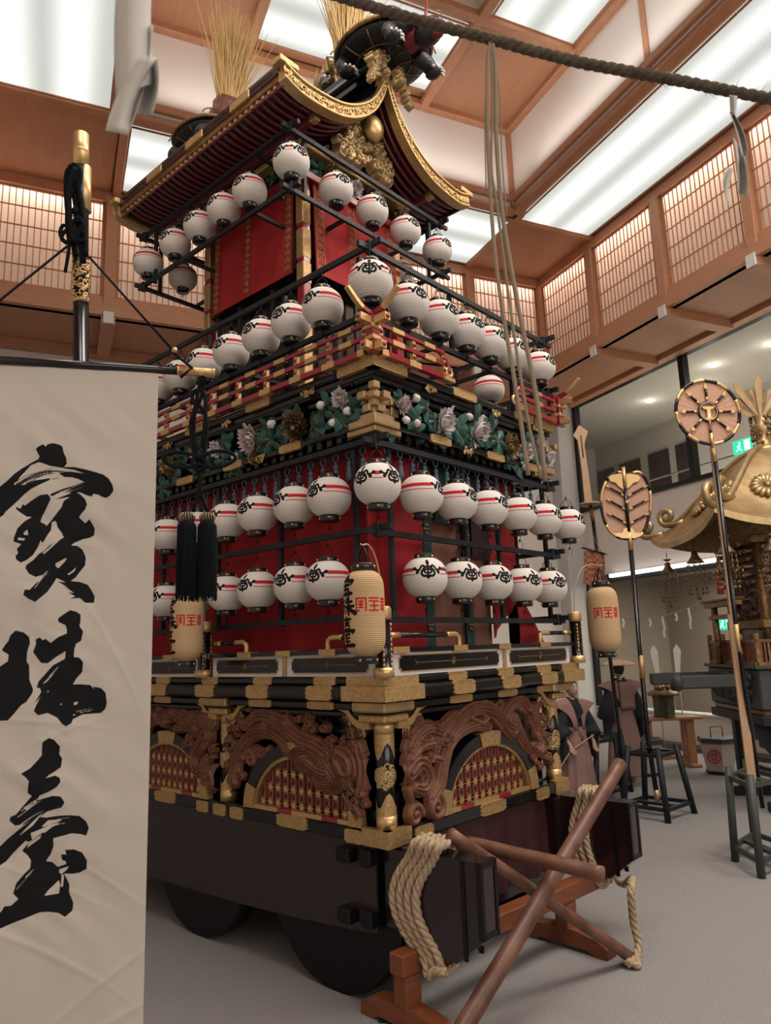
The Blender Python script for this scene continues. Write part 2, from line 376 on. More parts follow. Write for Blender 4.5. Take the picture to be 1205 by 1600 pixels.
# back band
bay(B_LF, WB0 - .12, 11.05, A_BK, ZC, 'w')
lum(WB0 + .05, 3.2, 11.2, 13.05, ZC, 'luminous ceiling panel low above the back screens, left of the float roof')
bay(3.2, 5.7, 11.05, A_BK, ZC, 'w')
lum(5.75, 8.1, 11.2, 13.1, ZC, 'luminous ceiling panel at the back right of the float roof')
bay(8.2, B_RT, 11.3, A_BK, ZC, 'w')
lum(8.2, 9.98, 4.0, 11.2, ZC, 'long luminous ceiling panel running above the right wall screens')
bay(8.1, B_RT, 1.6, 3.95, ZC, 'w')
lum(8.2, 9.98, -4, 1.5, ZC, 'luminous ceiling panel above the right wall nearest the viewer')
lum(B_LF + .1, WB0 - .25, 4.0, 10.95, ZC, 'large luminous ceiling panel in the upper left corner')
bay(B_LF, WB0 - .12, 1.5, 3.95, ZC, 'w')
lum(B_LF + .1, WB0 - .25, -4, 1.4, ZC, 'luminous ceiling panel on the left side behind the viewer')
bay(B_LF, B_RT, A_FR, WA0 - .1, ZC, 'w')
# upper ceiling inside the well
bay(WB0, 2.5, 8.85, WA, ZT, 'w')
lum(2.65, 5.85, 8.95, 10.55, ZT, 'luminous ceiling panel high behind the turtle on the roof')
bay(6.0, WB1, 8.85, WA, ZT, 'w')
lum(6.1, 7.75, 4.0, 8.65, ZT, 'luminous panel high in the ceiling well at the top right')
bay(6.0, WB1, 1.5, 3.9, ZT, 'w')
lum(.85, 2.45, 4.0, 8.65, ZT, 'luminous panel high in the left of the ceiling well')
bay(WB0, 2.5, 1.5, 3.9, ZT, 'w')
lum(2.65, 5.85, 1.6, 3.8, ZT, 'luminous panel high in the well over the viewer')
bay(WB0, WB1, WA0, 1.45, ZT, 'w')
for x0, x1, y0, y1 in ((WB0, 2.56, WA0, WA), (5.92, WB1, WA0, WA), (2.56, 5.92, 8.8, WA), (2.56, 5.92, WA0, 3.9)): R_('ceiling', MB().box(x0, x1, y0, y1, ZT + .061, ZT + .10, M['woodp']))
for x0, x1, y0, y1 in ((B_LF, WB0 - .1, A_FR, A_BK), (WB1 + .1, B_RT, A_FR, A_BK), (WB0 - .1, WB1 + .1, WA + .1, A_BK)): R_('ceiling', MB().box(x0, x1, y0, y1, ZC + .061, ZC + .09, M['woodp']))
# inner raised coffer
bay(2.6, 5.9, 3.9, 8.8, ZT + .9, 'w')
mb = MB()
mb.box(2.5, 2.56, 3.9, 8.8, ZT, ZT + .9, M['wall']); mb.box(5.92, 5.98, 3.9, 8.8, ZT, ZT + .9, M['wall'])
mb.box(2.5, 5.98, 8.8, 8.86, ZT, ZT + .9, M['wall']); mb.box(2.5, 5.98, 3.84, 3.9, ZT, ZT + .9, M['wall'])
R_('wall_coffer', mb)
# well sides
R_('wall_well_back', MB().box(WB0, WB1, WA, WA + .08, ZC, ZT, M['wall']))
R_('wall_well_right', MB().box(WB1, WB1 + .08, WA0, WA, ZC, ZT, M['wall']))
R_('wall_well_left', MB().box(WB0 - .08, WB0, WA0, WA, ZC, ZT, M['wall']))
R_('wall_well_front', MB().box(WB0, WB1, WA0 - .08, WA0, ZC, ZT, M['wall']))
n_tr = [0]
def trim(mb, nm=None):
    n_tr[0] += 1; return R_('trim_%d' % n_tr[0], mb)
wd = M['wood']
def edge_beams(x0, x1, y, z, w=.17, h=.16): trim(MB().cbox(x0, x1, y - w / 2, y + w / 2, z - h / 2, z + h / 2, .015, wd))
def edge_beams_y(y0, y1, x, z, w=.17, h=.16): trim(MB().cbox(x - w / 2, x + w / 2, y0, y1, z - h / 2 - .006, z + h / 2 - .006, .015, wd))
# doubled beams at the foot of the well
for d, z in ((0, ZC), (.14, ZC + .16)):
    edge_beams(WB0 - .1 + d * 0, WB1 + .1, WA + .10 - d, z, .2 if d == 0 else .08, .14)
    edge_beams_y(WA0, WA + .1, WB1 + .10 - d, z, .2 if d == 0 else .08, .14)
    edge_beams_y(WA0, WA + .1, WB0 - .10 + d, z, .2 if d == 0 else .08, .14)
edge_beams(B_LF, WB0, WA + .12, ZC - .01, .16, .1); edge_beams(WB1, B_RT, 11.25, ZC - .01, .12, .08)
for xx in (WB0 - .02, 3.2, 5.7, 8.15): edge_beams_y(11.0, A_BK, xx, ZC - .01, .14, .09)
edge_beams_y(10.9, 13.2, WB1 + .25, ZC - .01, .12, .08)
for yy in (1.55, 3.98): edge_beams(WB1, B_RT, yy, ZC - .01, .12, .08); edge_beams(B_LF, WB0, yy, ZC - .01, .12, .08)
# ring of moulding at the top of the well and coffer grid
for y, x0, x1 in ((WA - .06, WB0, WB1), (8.72, WB0, WB1), (3.95, WB0, WB1)): edge_beams(x0, x1, y, ZT - .05, .16, .14)
for x in (WB0 + .06, 2.57, 5.93, WB1 - .06): edge_beams_y(WA0, WA, x, ZT - .05, .16, .14)
for x, y in ((WB1 - .04, WA - .04), (WB0 + .04, WA - .04)): trim(MB().box(x - .04, x + .04, y - .04, y + .04, ZC, ZT, wd))
for y in (7.2, 3.6, 0.0): trim(MB().box(WB1 - .03, WB1 + .01, y - .05, y + .05, ZC, ZT, wd)); trim(MB().box(WB0 - .01, WB0 + .03, y - .05, y + .05, ZC, ZT, wd))
for x in (4.3,): trim(MB().box(x - .05, x + .05, WA - .03, WA + .01, ZC, ZT, wd))
# ---- shoji bands: one window per bay, posts and rails between
nw = [0]
def shoji(p0, p1, nrm, k):
    """p0,p1 = (x,y) ends in hall axes; nrm = inward normal"""
    p0 = Vector((*p0, 0)); p1 = Vector((*p1, 0)); d = (p1 - p0); Ln = d.length; d.normalize(); nv = Vector((*nrm, 0))
    nw[0] += 1; z0, z1 = 8.62, 10.47
    e = empty('window_%d' % nw[0], (p0.x * cos(RZR) - p0.y * sin(RZR), p0.x * sin(RZR) + p0.y * cos(RZR), 0), RZR); e['kind'] = 'structure'
    def q(s, n, z): v = d * s + nv * n; return (v.x, v.y, z)
    mb = MB(); mb.add([q(.02, -.02, z0), q(Ln - .02, -.02, z0), q(Ln - .02, -.02, z1), q(.02, -.02, z1)], [(0, 1, 2, 3)], M['shoji']); mb.build('shoji_paper', e, recalc=False)
    mb = MB()
    nb = int(round(Ln / .105)); 
    for i in range(nb + 1):
        s = Ln * i / nb; w = .007 if 0 < i < nb else .03
        mb.bar(q(min(max(s, .03), Ln - .03), .0, z0), q(min(max(s, .03), Ln - .03), .0, z1), w * 2, .02, M['wood'], up=(nv.x, nv.y, 0))
    for i in range(6):
        z = z0 + (z1 - z0) * i / 5; mb.bar(q(0, .0, z), q(Ln, .0, z), .02, .018 if 0 < i < 5 else .05, M['wood'])
    mb.build('shoji_lattice', e)
right_posts = [13.27, 11.42, 9.48, 7.54, 5.6, 3.66, 1.72, -.22, -2.16, -4.1, -6.0]
back_posts = [-1.6, .62, 2.5, 4.4, 6.3, 8.22, 10.17]
for a0, a1 in zip(right_posts, right_posts[1:]): shoji((B_RT, a0 - .1), (B_RT, a1 + .1), (-1, 0), 0)
for b0, b1 in zip(back_posts, back_posts[1:]): shoji((b0 + .1, A_BK), (b1 - .1, A_BK), (0, -1), 0)
for a0, a1 in zip(right_posts, right_posts[1:]): shoji((B_LF, a1 + .1), (B_LF, a0 - .1), (1, 0), 0)
def band_r(z0, z1, t0, t1, m=None):
    """a rail all round: t = distance in front of the screen plane"""
    m = m or wd
    trim(MB().box(B_RT - t1, B_RT - t0, A_FR, A_BK - t0, z0, z1, m))
    trim(MB().box(B_LF + t0, B_LF + t1, A_FR, A_BK - t0, z0, z1, m))
    trim(MB().box(B_LF + t0, B_RT - t1, A_BK - t1, A_BK - t0, z0, z1, m))
band_r(10.47, 10.65, -.05, .09); band_r(8.46, 8.6, -.05, .07); band_r(8.2, 8.42, -.05, .16); band_r(8.40, 8.48, -.05, .01, M['wall'])
for a in right_posts[1:-1]:
    for x0, x1 in ((B_RT - .10, B_RT + .05), (B_LF - .05, B_LF + .10)):
        trim(MB().cbox(x0, x1, a - .1, a + .1, 8.36, 10.6, .01, wd))
for b in back_posts[1:-1]: trim(MB().cbox(b - .1, b + .1, A_BK - .10, A_BK + .05, 8.36, 10.6, .01, wd))
trim(MB().cbox(B_RT - .13, B_RT + .05, A_BK - .13, A_BK + .05, 8.36, 10.6, .01, wd))
# soffits under the bands, joists with white caps
GX = 11.93; GA = 14.95; GL = -3.5
R_('ceiling', MB().box(B_RT - .05, GX, A_FR, GA, 8.2, 8.26, M['woodp']))
R_('ceiling', MB().box(GL, B_LF + .05, A_FR, GA, 8.2, 8.26, M['woodp']))
R_('ceiling', MB().box(B_LF + .05, B_RT - .05, A_BK - .05, GA, 8.2, 8.26, M['woodp']))
for a in right_posts[1:-1]:
    trim(MB().box(B_RT - .14, GX - .25, a - .12, a + .12, 8.04, 8.2, wd)); trim(MB().cbox(B_RT - .18, B_RT - .14, a - .09, a + .09, 8.05, 8.27, .006, M['white']))
    trim(MB().box(GL + .2, B_LF + .14, a - .12, a + .12, 8.04, 8.2, wd)); trim(MB().cbox(B_LF + .14, B_LF + .18, a - .09, a + .09, 8.05, 8.27, .006, M['white']))
for b in back_posts[1:-1]:
    trim(MB().box(b - .12, b + .12, A_BK - .14, GA - .1, 8.04, 8.2, wd)); trim(MB().cbox(b - .09, b + .09, A_BK - .18, A_BK - .14, 8.05, 8.27, .006, M['white']))
trim(MB().box(B_LF, GX, GA - .28, GA - .02, 8.06, 8.2, wd)); trim(MB().box(GX - .3, GX - .08, A_FR, GA, 8.1, 8.2, wd))
# light boxes behind the screens: rear boards with strip lamps along the top
R_('wall_behind_screens_right', MB().box(B_RT + .5, B_RT + .55, A_FR, A_BK + .55, 8.26, 10.8, M['wall']))
R_('wall_behind_screens_left', MB().box(B_LF - .55, B_LF - .5, A_FR, A_BK + .55, 8.26, 10.8, M['wall']))
R_('wall_behind_screens_back', MB().box(B_LF - .5, B_RT + .5, A_BK + .5, A_BK + .55, 8.26, 10.8, M['wall']))
R_('ceiling', MB().box(B_RT - .0, B_RT + .5, A_FR, A_BK + .5, 10.66, 10.7, M['wall']))
R_('ceiling', MB().box(B_LF - .5, B_LF, A_FR, A_BK + .5, 10.66, 10.7, M['wall']))
R_('ceiling', MB().box(B_LF, B_RT, A_BK, A_BK + .5, 10.66, 10.7, M['wall']))
def strip(x, y, ln, rot, w):
    l = bpy.data.lights.new('screen_strip_lamp', 'AREA'); l.shape = 'RECTANGLE'; l.size = ln; l.size_y = .08; l.energy = w; l.color = (1, .86, .74)
    o = bpy.data.objects.new('screen_strip_lamp', l); C.objects.link(o)
    o.location = (x * cos(RZR) - y * sin(RZR), x * sin(RZR) + y * cos(RZR), 10.60); o.rotation_euler = (0, 0, RZR + rot)
strip(B_RT + .16, 4, 19, pi / 2, SHOJI_W * 19 / 12); strip(B_LF - .16, 4, 19, pi / 2, SHOJI_W * 19 / 12); strip(4.3, A_BK + .16, 11.5, 0, SHOJI_W)
# ---- lower walls
R_('wall_back', MB().box(GL, GX + .4, GA, GA + .15, 0, 8.2, M['wall']))
R_('wall_left', MB().box(GL - .15, GL, A_FR, GA, 0, 8.2, M['wall']))
R_('wall_front', MB().box(GL, GX, A_FR - .15, A_FR, 0, 10.7, M['wall']))
# pillar between the back wall and the glass wall
R_('wall_pillar', MB().cbox(GX - .55, GX + .1, 14.55, 14.95, 0, 8.2, .01, M['steel']))
# glass wall on the right: plinth, lower glazing, spandrel, upper glazing
R_('wall_right_plinth', MB().box(GX, GX + .3, A_FR, 14.6, 0, .66, M['wall']))
R_('baseboard_right', MB().box(GX - .35, GX, A_FR, 14.6, 0, .09, mat('gravel_edge', (.16, .15, .13), .9, bump=1, bscale=30, var=.7, vscale=25)))
trim(MB().box(GX - .05, GX + .32, A_FR, 14.6, .66, .70, M['white']))
R_('wall_right_spandrel', MB().box(GX, GX + .3, A_FR, 14.6, 3.75, 5.37, M['wall']))
trim(MB().box(GX - .06, GX, A_FR, 14.6, 3.55, 3.75, M['metalg']))
e = MB().box(GX - .14, GX - .06, 10.4, 13.6, 3.66, 3.74, M['tube']); o = R_('tube_light', e, kind='x'); del o['kind']; tag(o, 'long white tube light along the bottom of the white gallery wall', 'light')
for z in (5.37, 8.1): trim(MB().box(GX - .06, GX + .08, A_FR, 14.6, z, z + .09, M['metalg']))
ngl = 0
mullions = [14.5, 10.91, 7.3, 3.7, .1, -3.5]
for a in mullions: trim(MB().box(GX - .06, GX + .1, a - .07, a + .07, 5.44, 8.1, M['metalg'])); 
for a in (14.5, 9.2, 4.0): trim(MB().box(GX - .05, GX + .08, a - .05, a + .05, .7, 3.6, M['metalg']))
for a0, a1 in zip(mullions, mullions[1:]):
    nw[0] += 1; R_('window_%d' % nw[0], MB().box(GX + .01, GX + .02, a1 + .07, a0 - .07, 5.46, 8.1, M['glass']))
for a0, a1 in ((14.5, 9.2), (9.2, 4.0), (4.0, A_FR)):
    nw[0] += 1; R_('window_%d' % nw[0], MB().box(GX + .01, GX + .02, a1 + .05, a0 - .05, .7, 3.55, M['glass']))
# rooms behind the glass
gw = mat('gallery_wall', (.42, .38, .34), .9)
R_('ceiling', MB().box(GX + .1, 16, A_FR, 18, 8.2, 8.25, gw)); R_('ceiling', MB().box(GX + .3, 16, A_FR, 18, 4.9, 5.2, gw))
R_('wall_gallery_rear', MB().box(15.4, 15.5, A_FR, 18, 5.2, 8.2, gw)); R_('wall_gallery_end', MB().box(GX + .1, 15.4, 17.9, 18, 5.2, 8.2, gw))
R_('wall_lower_room_rear', MB().box(15.8, 15.9, A_FR, 18, 0, 4.9, M['wallg'])); R_('wall_lower_room_end', MB().box(GX + .3, 15.8, 16.0, 16.1, 0, 4.9, M['wallg']))
R_('ceiling', MB().box(GX + .3, 16, A_FR, 18, 3.9, 3.95, gw))
for i, (x, a, z) in enumerate(((13.6, 13.6, 8.18), (13.2, 11.2, 8.18), (13.9, 12.2, 8.18), (13.4, 9.9, 8.18), (14.2, 8.6, 8.18), (13.9, 11.9, 3.88), (13.4, 9.0, 3.88))):
    o = R_('downlight', MB().lathe([(.09, 0), (.09, -.015)], M['downlight'], c=(x, a, z), n=16), kind='x'); del o['kind']
    tag(o, ['round ceiling light at the far left in the upper gallery', 'round gallery ceiling light above the leaf shaped fan', 'round gallery ceiling light right of the dark mullion', 'round gallery ceiling light above the round fan', 'round gallery ceiling light at the right frame edge', 'small ceiling light in the lower room left of the shrine', 'small ceiling light in the lower room behind the shrine'][i], 'ceiling light')
    l = bpy.data.lights.new('downlight_lamp', 'POINT'); l.energy = 9; l.color = (1, .92, .8); l.shadow_soft_size = .08
    q = bpy.data.objects.new('downlight_lamp', l); C.objects.link(q); q.location = (x * cos(RZR) - a * sin(RZR), x * sin(RZR) + a * cos(RZR), z - .25)
for _x, _a, _z, _w in ((13.9, 12, 5.3, 120), (13.9, 6, 5.3, 95), (14.0, 11, 3.7, 300), (14.0, 5, 3.7, 220)):  # added unseen fill: upward from the gallery floor, downward in the lower room
    _l = bpy.data.lights.new('gallery_lamp', 'AREA'); _l.shape = 'RECTANGLE'; _l.size = 2.4; _l.size_y = 5; _l.energy = _w; _l.color = (1, .92, .82)
    _o = bpy.data.objects.new('gallery_lamp', _l); C.objects.link(_o); _o.location = (_x * cos(RZR) - _a * sin(RZR), _x * sin(RZR) + _a * cos(RZR), _z); _o.rotation_euler = (pi if _z > 5 else 0, 0, RZR)
# posters of floats in the gallery
pm = mat('dark_poster_print', (.008, .008, .010), .7, col2=(.05, .018, .015), vscale=7, spec=.15)
for i, (a, hw) in enumerate(((17.45, .35), (16.4, .42), (15.25, .38), (14.25, .35))):
    p = R_('poster', MB().box(15.34, 15.38, a - hw, a + hw, 6.38, 7.42, pm), kind='x'); del p['kind']
    tag(p, ['dark photo poster furthest left in the upper gallery', 'dark photo poster left of centre in the upper gallery', 'dark photo poster behind the leaf shaped fan in the upper gallery', 'dark photo poster beside the mullion, just left of the round fan'][i], 'poster')
# handrail inside the gallery
o = R_('handrail', MB().tube([(GX + .5, A_FR, 5.82), (GX + .5, 14.5, 5.82)], .02, M['steel']).tube([(GX + .5, A_FR, 5.60), (GX + .5, 14.5, 5.60)], .012, M['steel']), kind='x'); del o['kind']
for a in range(-4, 15, 2): pass
tag(o, 'thin steel handrail inside the upper gallery window', 'handrail')
def exit_sign(p, w, h, lab):
    e = empty('exit_sign', p, RZR, lab, 'exit sign')
    MB().box(-.02, .02, -w / 2, w / 2, -h / 2, h / 2, M['exit']).build('lit_face', e)
    mb = MB()   # running figure and doorway in white
    wm = mat('exit_white', (.9, .9, .9), .6, emit=(.9, 1, .95), es=1.0)
    x = -.024
    mb.box(x, x + .002, -w * .42, -w * .12, -h * .38, h * .38, wm)
    mb.ball((x, w * .12, h * .26), h * .08, wm, 8, 6)
    mb.bar((x, w * .10, h * .15), (x, w * .18, -h * .1), .004, h * .12, wm, up=(0, 1, 0)); mb.bar((x, w * .18, -h * .1), (x, w * .32, -h * .3), .004, h * .08, wm, up=(0, 1, 0)); mb.bar((x, w * .18, -h * .1), (x, w * .04, -h * .32), .004, h * .08, wm, up=(0, 1, 0))
    mb.bar((x, w * .1, h * .13), (x, w * .28, h * .02), .004, h * .06, wm, up=(0, 1, 0))
    mb.build('pictogram', e)
def hall(x, a, z): return (x * cos(RZR) - a * sin(RZR), x * sin(RZR) + a * cos(RZR), z)
# ------------------------------------------------------------------ festival float (local x = u along the front face, y = v along the side, z up)
FL = empty('festival_float', KF, RZF, 'tall lacquered festival float with gilt fittings, red curtains and curved gable roof', 'festival float')
def FB(name, mb, **k): return mb.build(name, FL, **k)
UW, VL = 2.16, 4.95
G, GP, LQ = M['gold'], M['goldp'], M['lacq']
# side helper: build pieces for the front face (u runs, outward = -v) and the long face (v runs, outward = -u)
def fr(s, d, z): return (s, -d, z)          # front face: s along u, d outwards
def sd(s, d, z): return (-d, s, z)          # long face
def rr(s, d, z): return (UW + d, s, z)      # far side face
def sbox(mb, F, s0, s1, d0, d1, z0, z1, m):
    v = [F(s, d, z) for z in (z0, z1) for d in (d0, d1) for s in (s0, s1)]
    return mb.add(v, [(0, 2, 3, 1), (4, 5, 7, 6), (0, 1, 5, 4), (2, 6, 7, 3), (0, 4, 6, 2), (1, 3, 7, 5)], m)
def fitting(mb, F, s, w, d, z0, z1, m=None, t=.006, ends=True):
    """gilt sleeve with lobed ends wrapped on a rail whose outer face is at d"""
    m = m or G; h = z1 - z0; zc = (z0 + z1) / 2; pts = []
    lob = [(-.5, 0), (-.46, .16), (-.5, .3), (-.43, .42), (-.36, .5), (.36, .5), (.43, .42), (.5, .3), (.46, .16), (.5, 0)]
    if not ends: lob = [(-.5, 0), (-.5, .5), (.5, .5), (.5, 0)]
    poly = [(s + a * w, zc + b * h) for a, b in lob] + [(s + a * w, zc - b * h) for a, b in lob[-2:0:-1]]
    n = len(poly); v = [F(a, d + t, b) for a, b in poly] + [F(a, d - .02, b) for a, b in poly]
    mb.add(v, [tuple(range(n)), tuple(range(2 * n - 1, n - 1, -1))] + [(i, i + n, (i + 1) % n + n, (i + 1) % n) for i in range(n)], m)
    for zz in (z0 + .004, z1 - .004): sbox(mb, F, s - w * .34, s + w * .34, d, d + t + .004, zz - .003, zz + .003, m)
# --- lower frame beams with gilt fittings
mb = MB()
mb.cbox(-.05, UW + .05, -.05, .08, .985, 1.075, .012, LQ); mb.cbox(-.05, UW + .05, VL - .08, VL + .05, .985, 1.075, .012, LQ)
mb.cbox(-.05, .08, -.05, VL + .05, .985, 1.075, .012, LQ); mb.cbox(UW - .08, UW + .05, -.05, VL + .05, .985, 1.075, .012, LQ)
FB('lower_frame', mb)
mb = MB()
for F, Ln in ((fr, UW), (sd, VL)):
    sbox(mb, F, -.06, .17, .0, .058, .978, 1.082, G)
for F, ss in ((fr, (.30, 1.10, 1.80)), (sd, (.25, .86, 1.5, 1.72, 1.95, 2.5, 3.2, 3.5, 4.2))):
    for s in ss: 
        big = abs(s - 1.1) < .05 or s in (.86, 2.5, 4.2)
        fitting(mb, F, s, .34 if big else (.20 if F is fr else .17), .05, .99 if big else .975, 1.075 if big else 1.06)
sbox(mb, fr, UW - .16, UW + .06, .0, .058, .978, 1.082, G)
FB('lower_frame_fitting', mb)
# --- columns with gilt sleeves and a carved medallion
def column(x, y, faces):
    c = MB(); c.lathe([(.062, 1.07), (.062, 1.80)], LQ, n=16, c=(x, y, 0)); col = FB('corner_column' if faces > 1 else 'side_column', c)
    g = MB()
    for z0, z1 in ((1.075, 1.16), (1.66, 1.74)): g.lathe([(.067, z0), (.067, z1)], GP, n=20, c=(x, y, 0))
    def leafy(zb, zt, up):   # scalloped sleeve
        n = 24; v = []
        for j in range(n):
            t = 2 * pi * j / n; w = .5 + .5 * cos(3 * t + (0 if up else pi)); e = zb + (zt - zb) * (.35 + .65 * w)
            v += [(x + .066 * cos(t), y + .066 * sin(t), zb), (x + .066 * cos(t), y + .066 * sin(t), e)]
        g.add(v, [(2 * j, 2 * ((j + 1) % n), 2 * ((j + 1) % n) + 1, 2 * j + 1) for j in range(n)], G, True)
    leafy(1.16, 1.30, True); leafy(1.66, 1.50, False)
    g.build('column_sleeve', FL and col)
    md = MB()
    for k in range(60):      # carved dragon medallion: heaped little coils
        a = random.uniform(-1.1, 1.1) + radians(225); zz = random.uniform(1.33, 1.47)
        if ((zz - 1.40) / .075) ** 2 + ((a - radians(225)) / 1.15) ** 2 > 1: continue
        cx, cy = x + .066 * cos(a), y + .066 * sin(a); r = random.uniform(.010, .020)
        md.tube([(cx + r * cos(t) * -sin(a), cy + r * cos(t) * cos(a), zz + r * sin(t)) for t in [i * pi / 4 for i in range(7)]], .006, M['goldl'], n=5)
    md.ball((x, y, 1.40), .072, M['goldl'], 16, 10, (1, 1, 1.15))
    md.build('column_medallion', col)
column(0.03, 0.03, 2); column(UW - .03, .03, 2); column(.03, 1.71, 1); column(.03, 3.32, 1); column(.03, VL - .03, 2)
# capitals over the columns
mb = MB()
for x, y in ((.03, .03), (UW - .03, .03), (.03, 1.71), (.03, 3.32)):
    mb.cbox(x - .12, x + .12, y - .12, y + .12, 1.735, 1.785, .01, G); mb.cbox(x - .15, x + .15, y - .15, y + .15, 1.80, 1.872, .012, M['goldl'])
    mb.cbox(x - .13, x + .13, y - .13, y + .13, 1.85, 1.885, .008, LQ)
FB('column_capital', mb)
# --- upper frame: layered black rails
mb = MB()
def ring(mb, d0, d1, z0, z1, m, c=.01):
    mb.cbox(-d1, UW + d1, -d1, -d0, z0, z1, c, m); mb.cbox(-d1, UW + d1, VL + d0, VL + d1, z0, z1, c, m)
    mb.cbox(-d1, -d0, -d0 + .0005, VL + d0, z0, z1, c, m); mb.cbox(UW + d0, UW + d1, -d0 + .0005, VL + d0, z0, z1, c, m)
ring(mb, -.05, .05, 1.76, 1.80, LQ); ring(mb, -.06, .09, 1.81, 1.86, LQ)
ring(mb, -.08, .20, 1.885, 1.965, LQ, .018); ring(mb, -.08, .17, 1.975, 2.025, LQ, .012)
FB('upper_frame', mb)
mb = MB()
for F, ss in ((fr, (.62, 1.22, 1.78)), (sd, (.40, 1.06, 1.72, 2.4, 3.05, 3.7))):
    for s in ss:
        fitting(mb, F, s, .26, .20, 1.878, 1.972); fitting(mb, F, s - .03, .22, .17, 1.972, 2.03)
        fitting(mb, F, s + .1, .28, .09, 1.808, 1.862)
for F in (fr, sd):
    sbox(mb, F, -.205, .18, .1, .207, 1.878, 1.972, G); sbox(mb, F, -.175, .16, .1, .176, 1.972, 2.03, G)
sbox(mb, fr, UW - .15, UW + .205, .1, .207, 1.878, 1.972, G); sbox(mb, fr, UW - .12, UW + .175, .1, .176, 1.972, 2.03, G)
FB('upper_frame_fitting', mb)
# --- S-curved gilt bracket braces beside the columns under the frame
mb = MB()
def brace(F, s, dr):
    p = spline([(0, 1.72), (.10, 1.725), (.16, 1.76), (.22, 1.82), (.33, 1.845)], 5)
    v = []
    for q in p: v += [F(s + dr * q.x, .06, q.y + .02), F(s + dr * q.x, .06, q.y - .03), F(s + dr * q.x, -.01, q.y - .03), F(s + dr * q.x, -.01, q.y + .02)]
    n = len(p); mb.add(v, [(4 * i + a, 4 * i + (a + 1) % 4, 4 * i + 4 + (a + 1) % 4, 4 * i + 4 + a) for i in range(n - 1) for a in range(4)] + [(0, 1, 2, 3), (4 * n - 1, 4 * n - 2, 4 * n - 3, 4 * n - 4)], G)
    for k in range(26):    # pierced scrollwork under the brace
        a = random.uniform(.04, .24); z = 1.69 + (a - .04) * .45 - random.uniform(0, .055); r = random.uniform(.008, .015)
        if a > .24: continue
        mb.tube([F(s + dr * a + r * cos(t), .045, z + r * sin(t)) for t in [i * pi / 3.5 for i in range(6)]], .0035, GP, n=4)
for s in (.03,): brace(fr, s + .05, 1); brace(sd, s + .05, 1)
brace(fr, UW - .08, -1); brace(sd, 1.71 + .05, 1); brace(sd, 1.71 - .05, -1); brace(sd, 3.27, -1); brace(sd, 3.37, 1)
FB('gilt_brace', mb)
# --- recessed dark panels behind the carvings, with thin gilt lines
mb = MB(); mb.box(.10, UW - .1, .10, .13, 1.0, 1.85, LQ); mb.box(.10, .13, .10, VL - .1, 1.0, 1.85, LQ); mb.box(UW - .13, UW - .1, .1, VL - .1, 1.0, 1.85, LQ); mb.box(.1, UW - .1, VL - .13, VL - .1, 1.0, 1.85, LQ)
mb.box(.10, UW - .10, .10, VL - .1, 1.80, 1.86, LQ)
FB('inner_panel', mb)
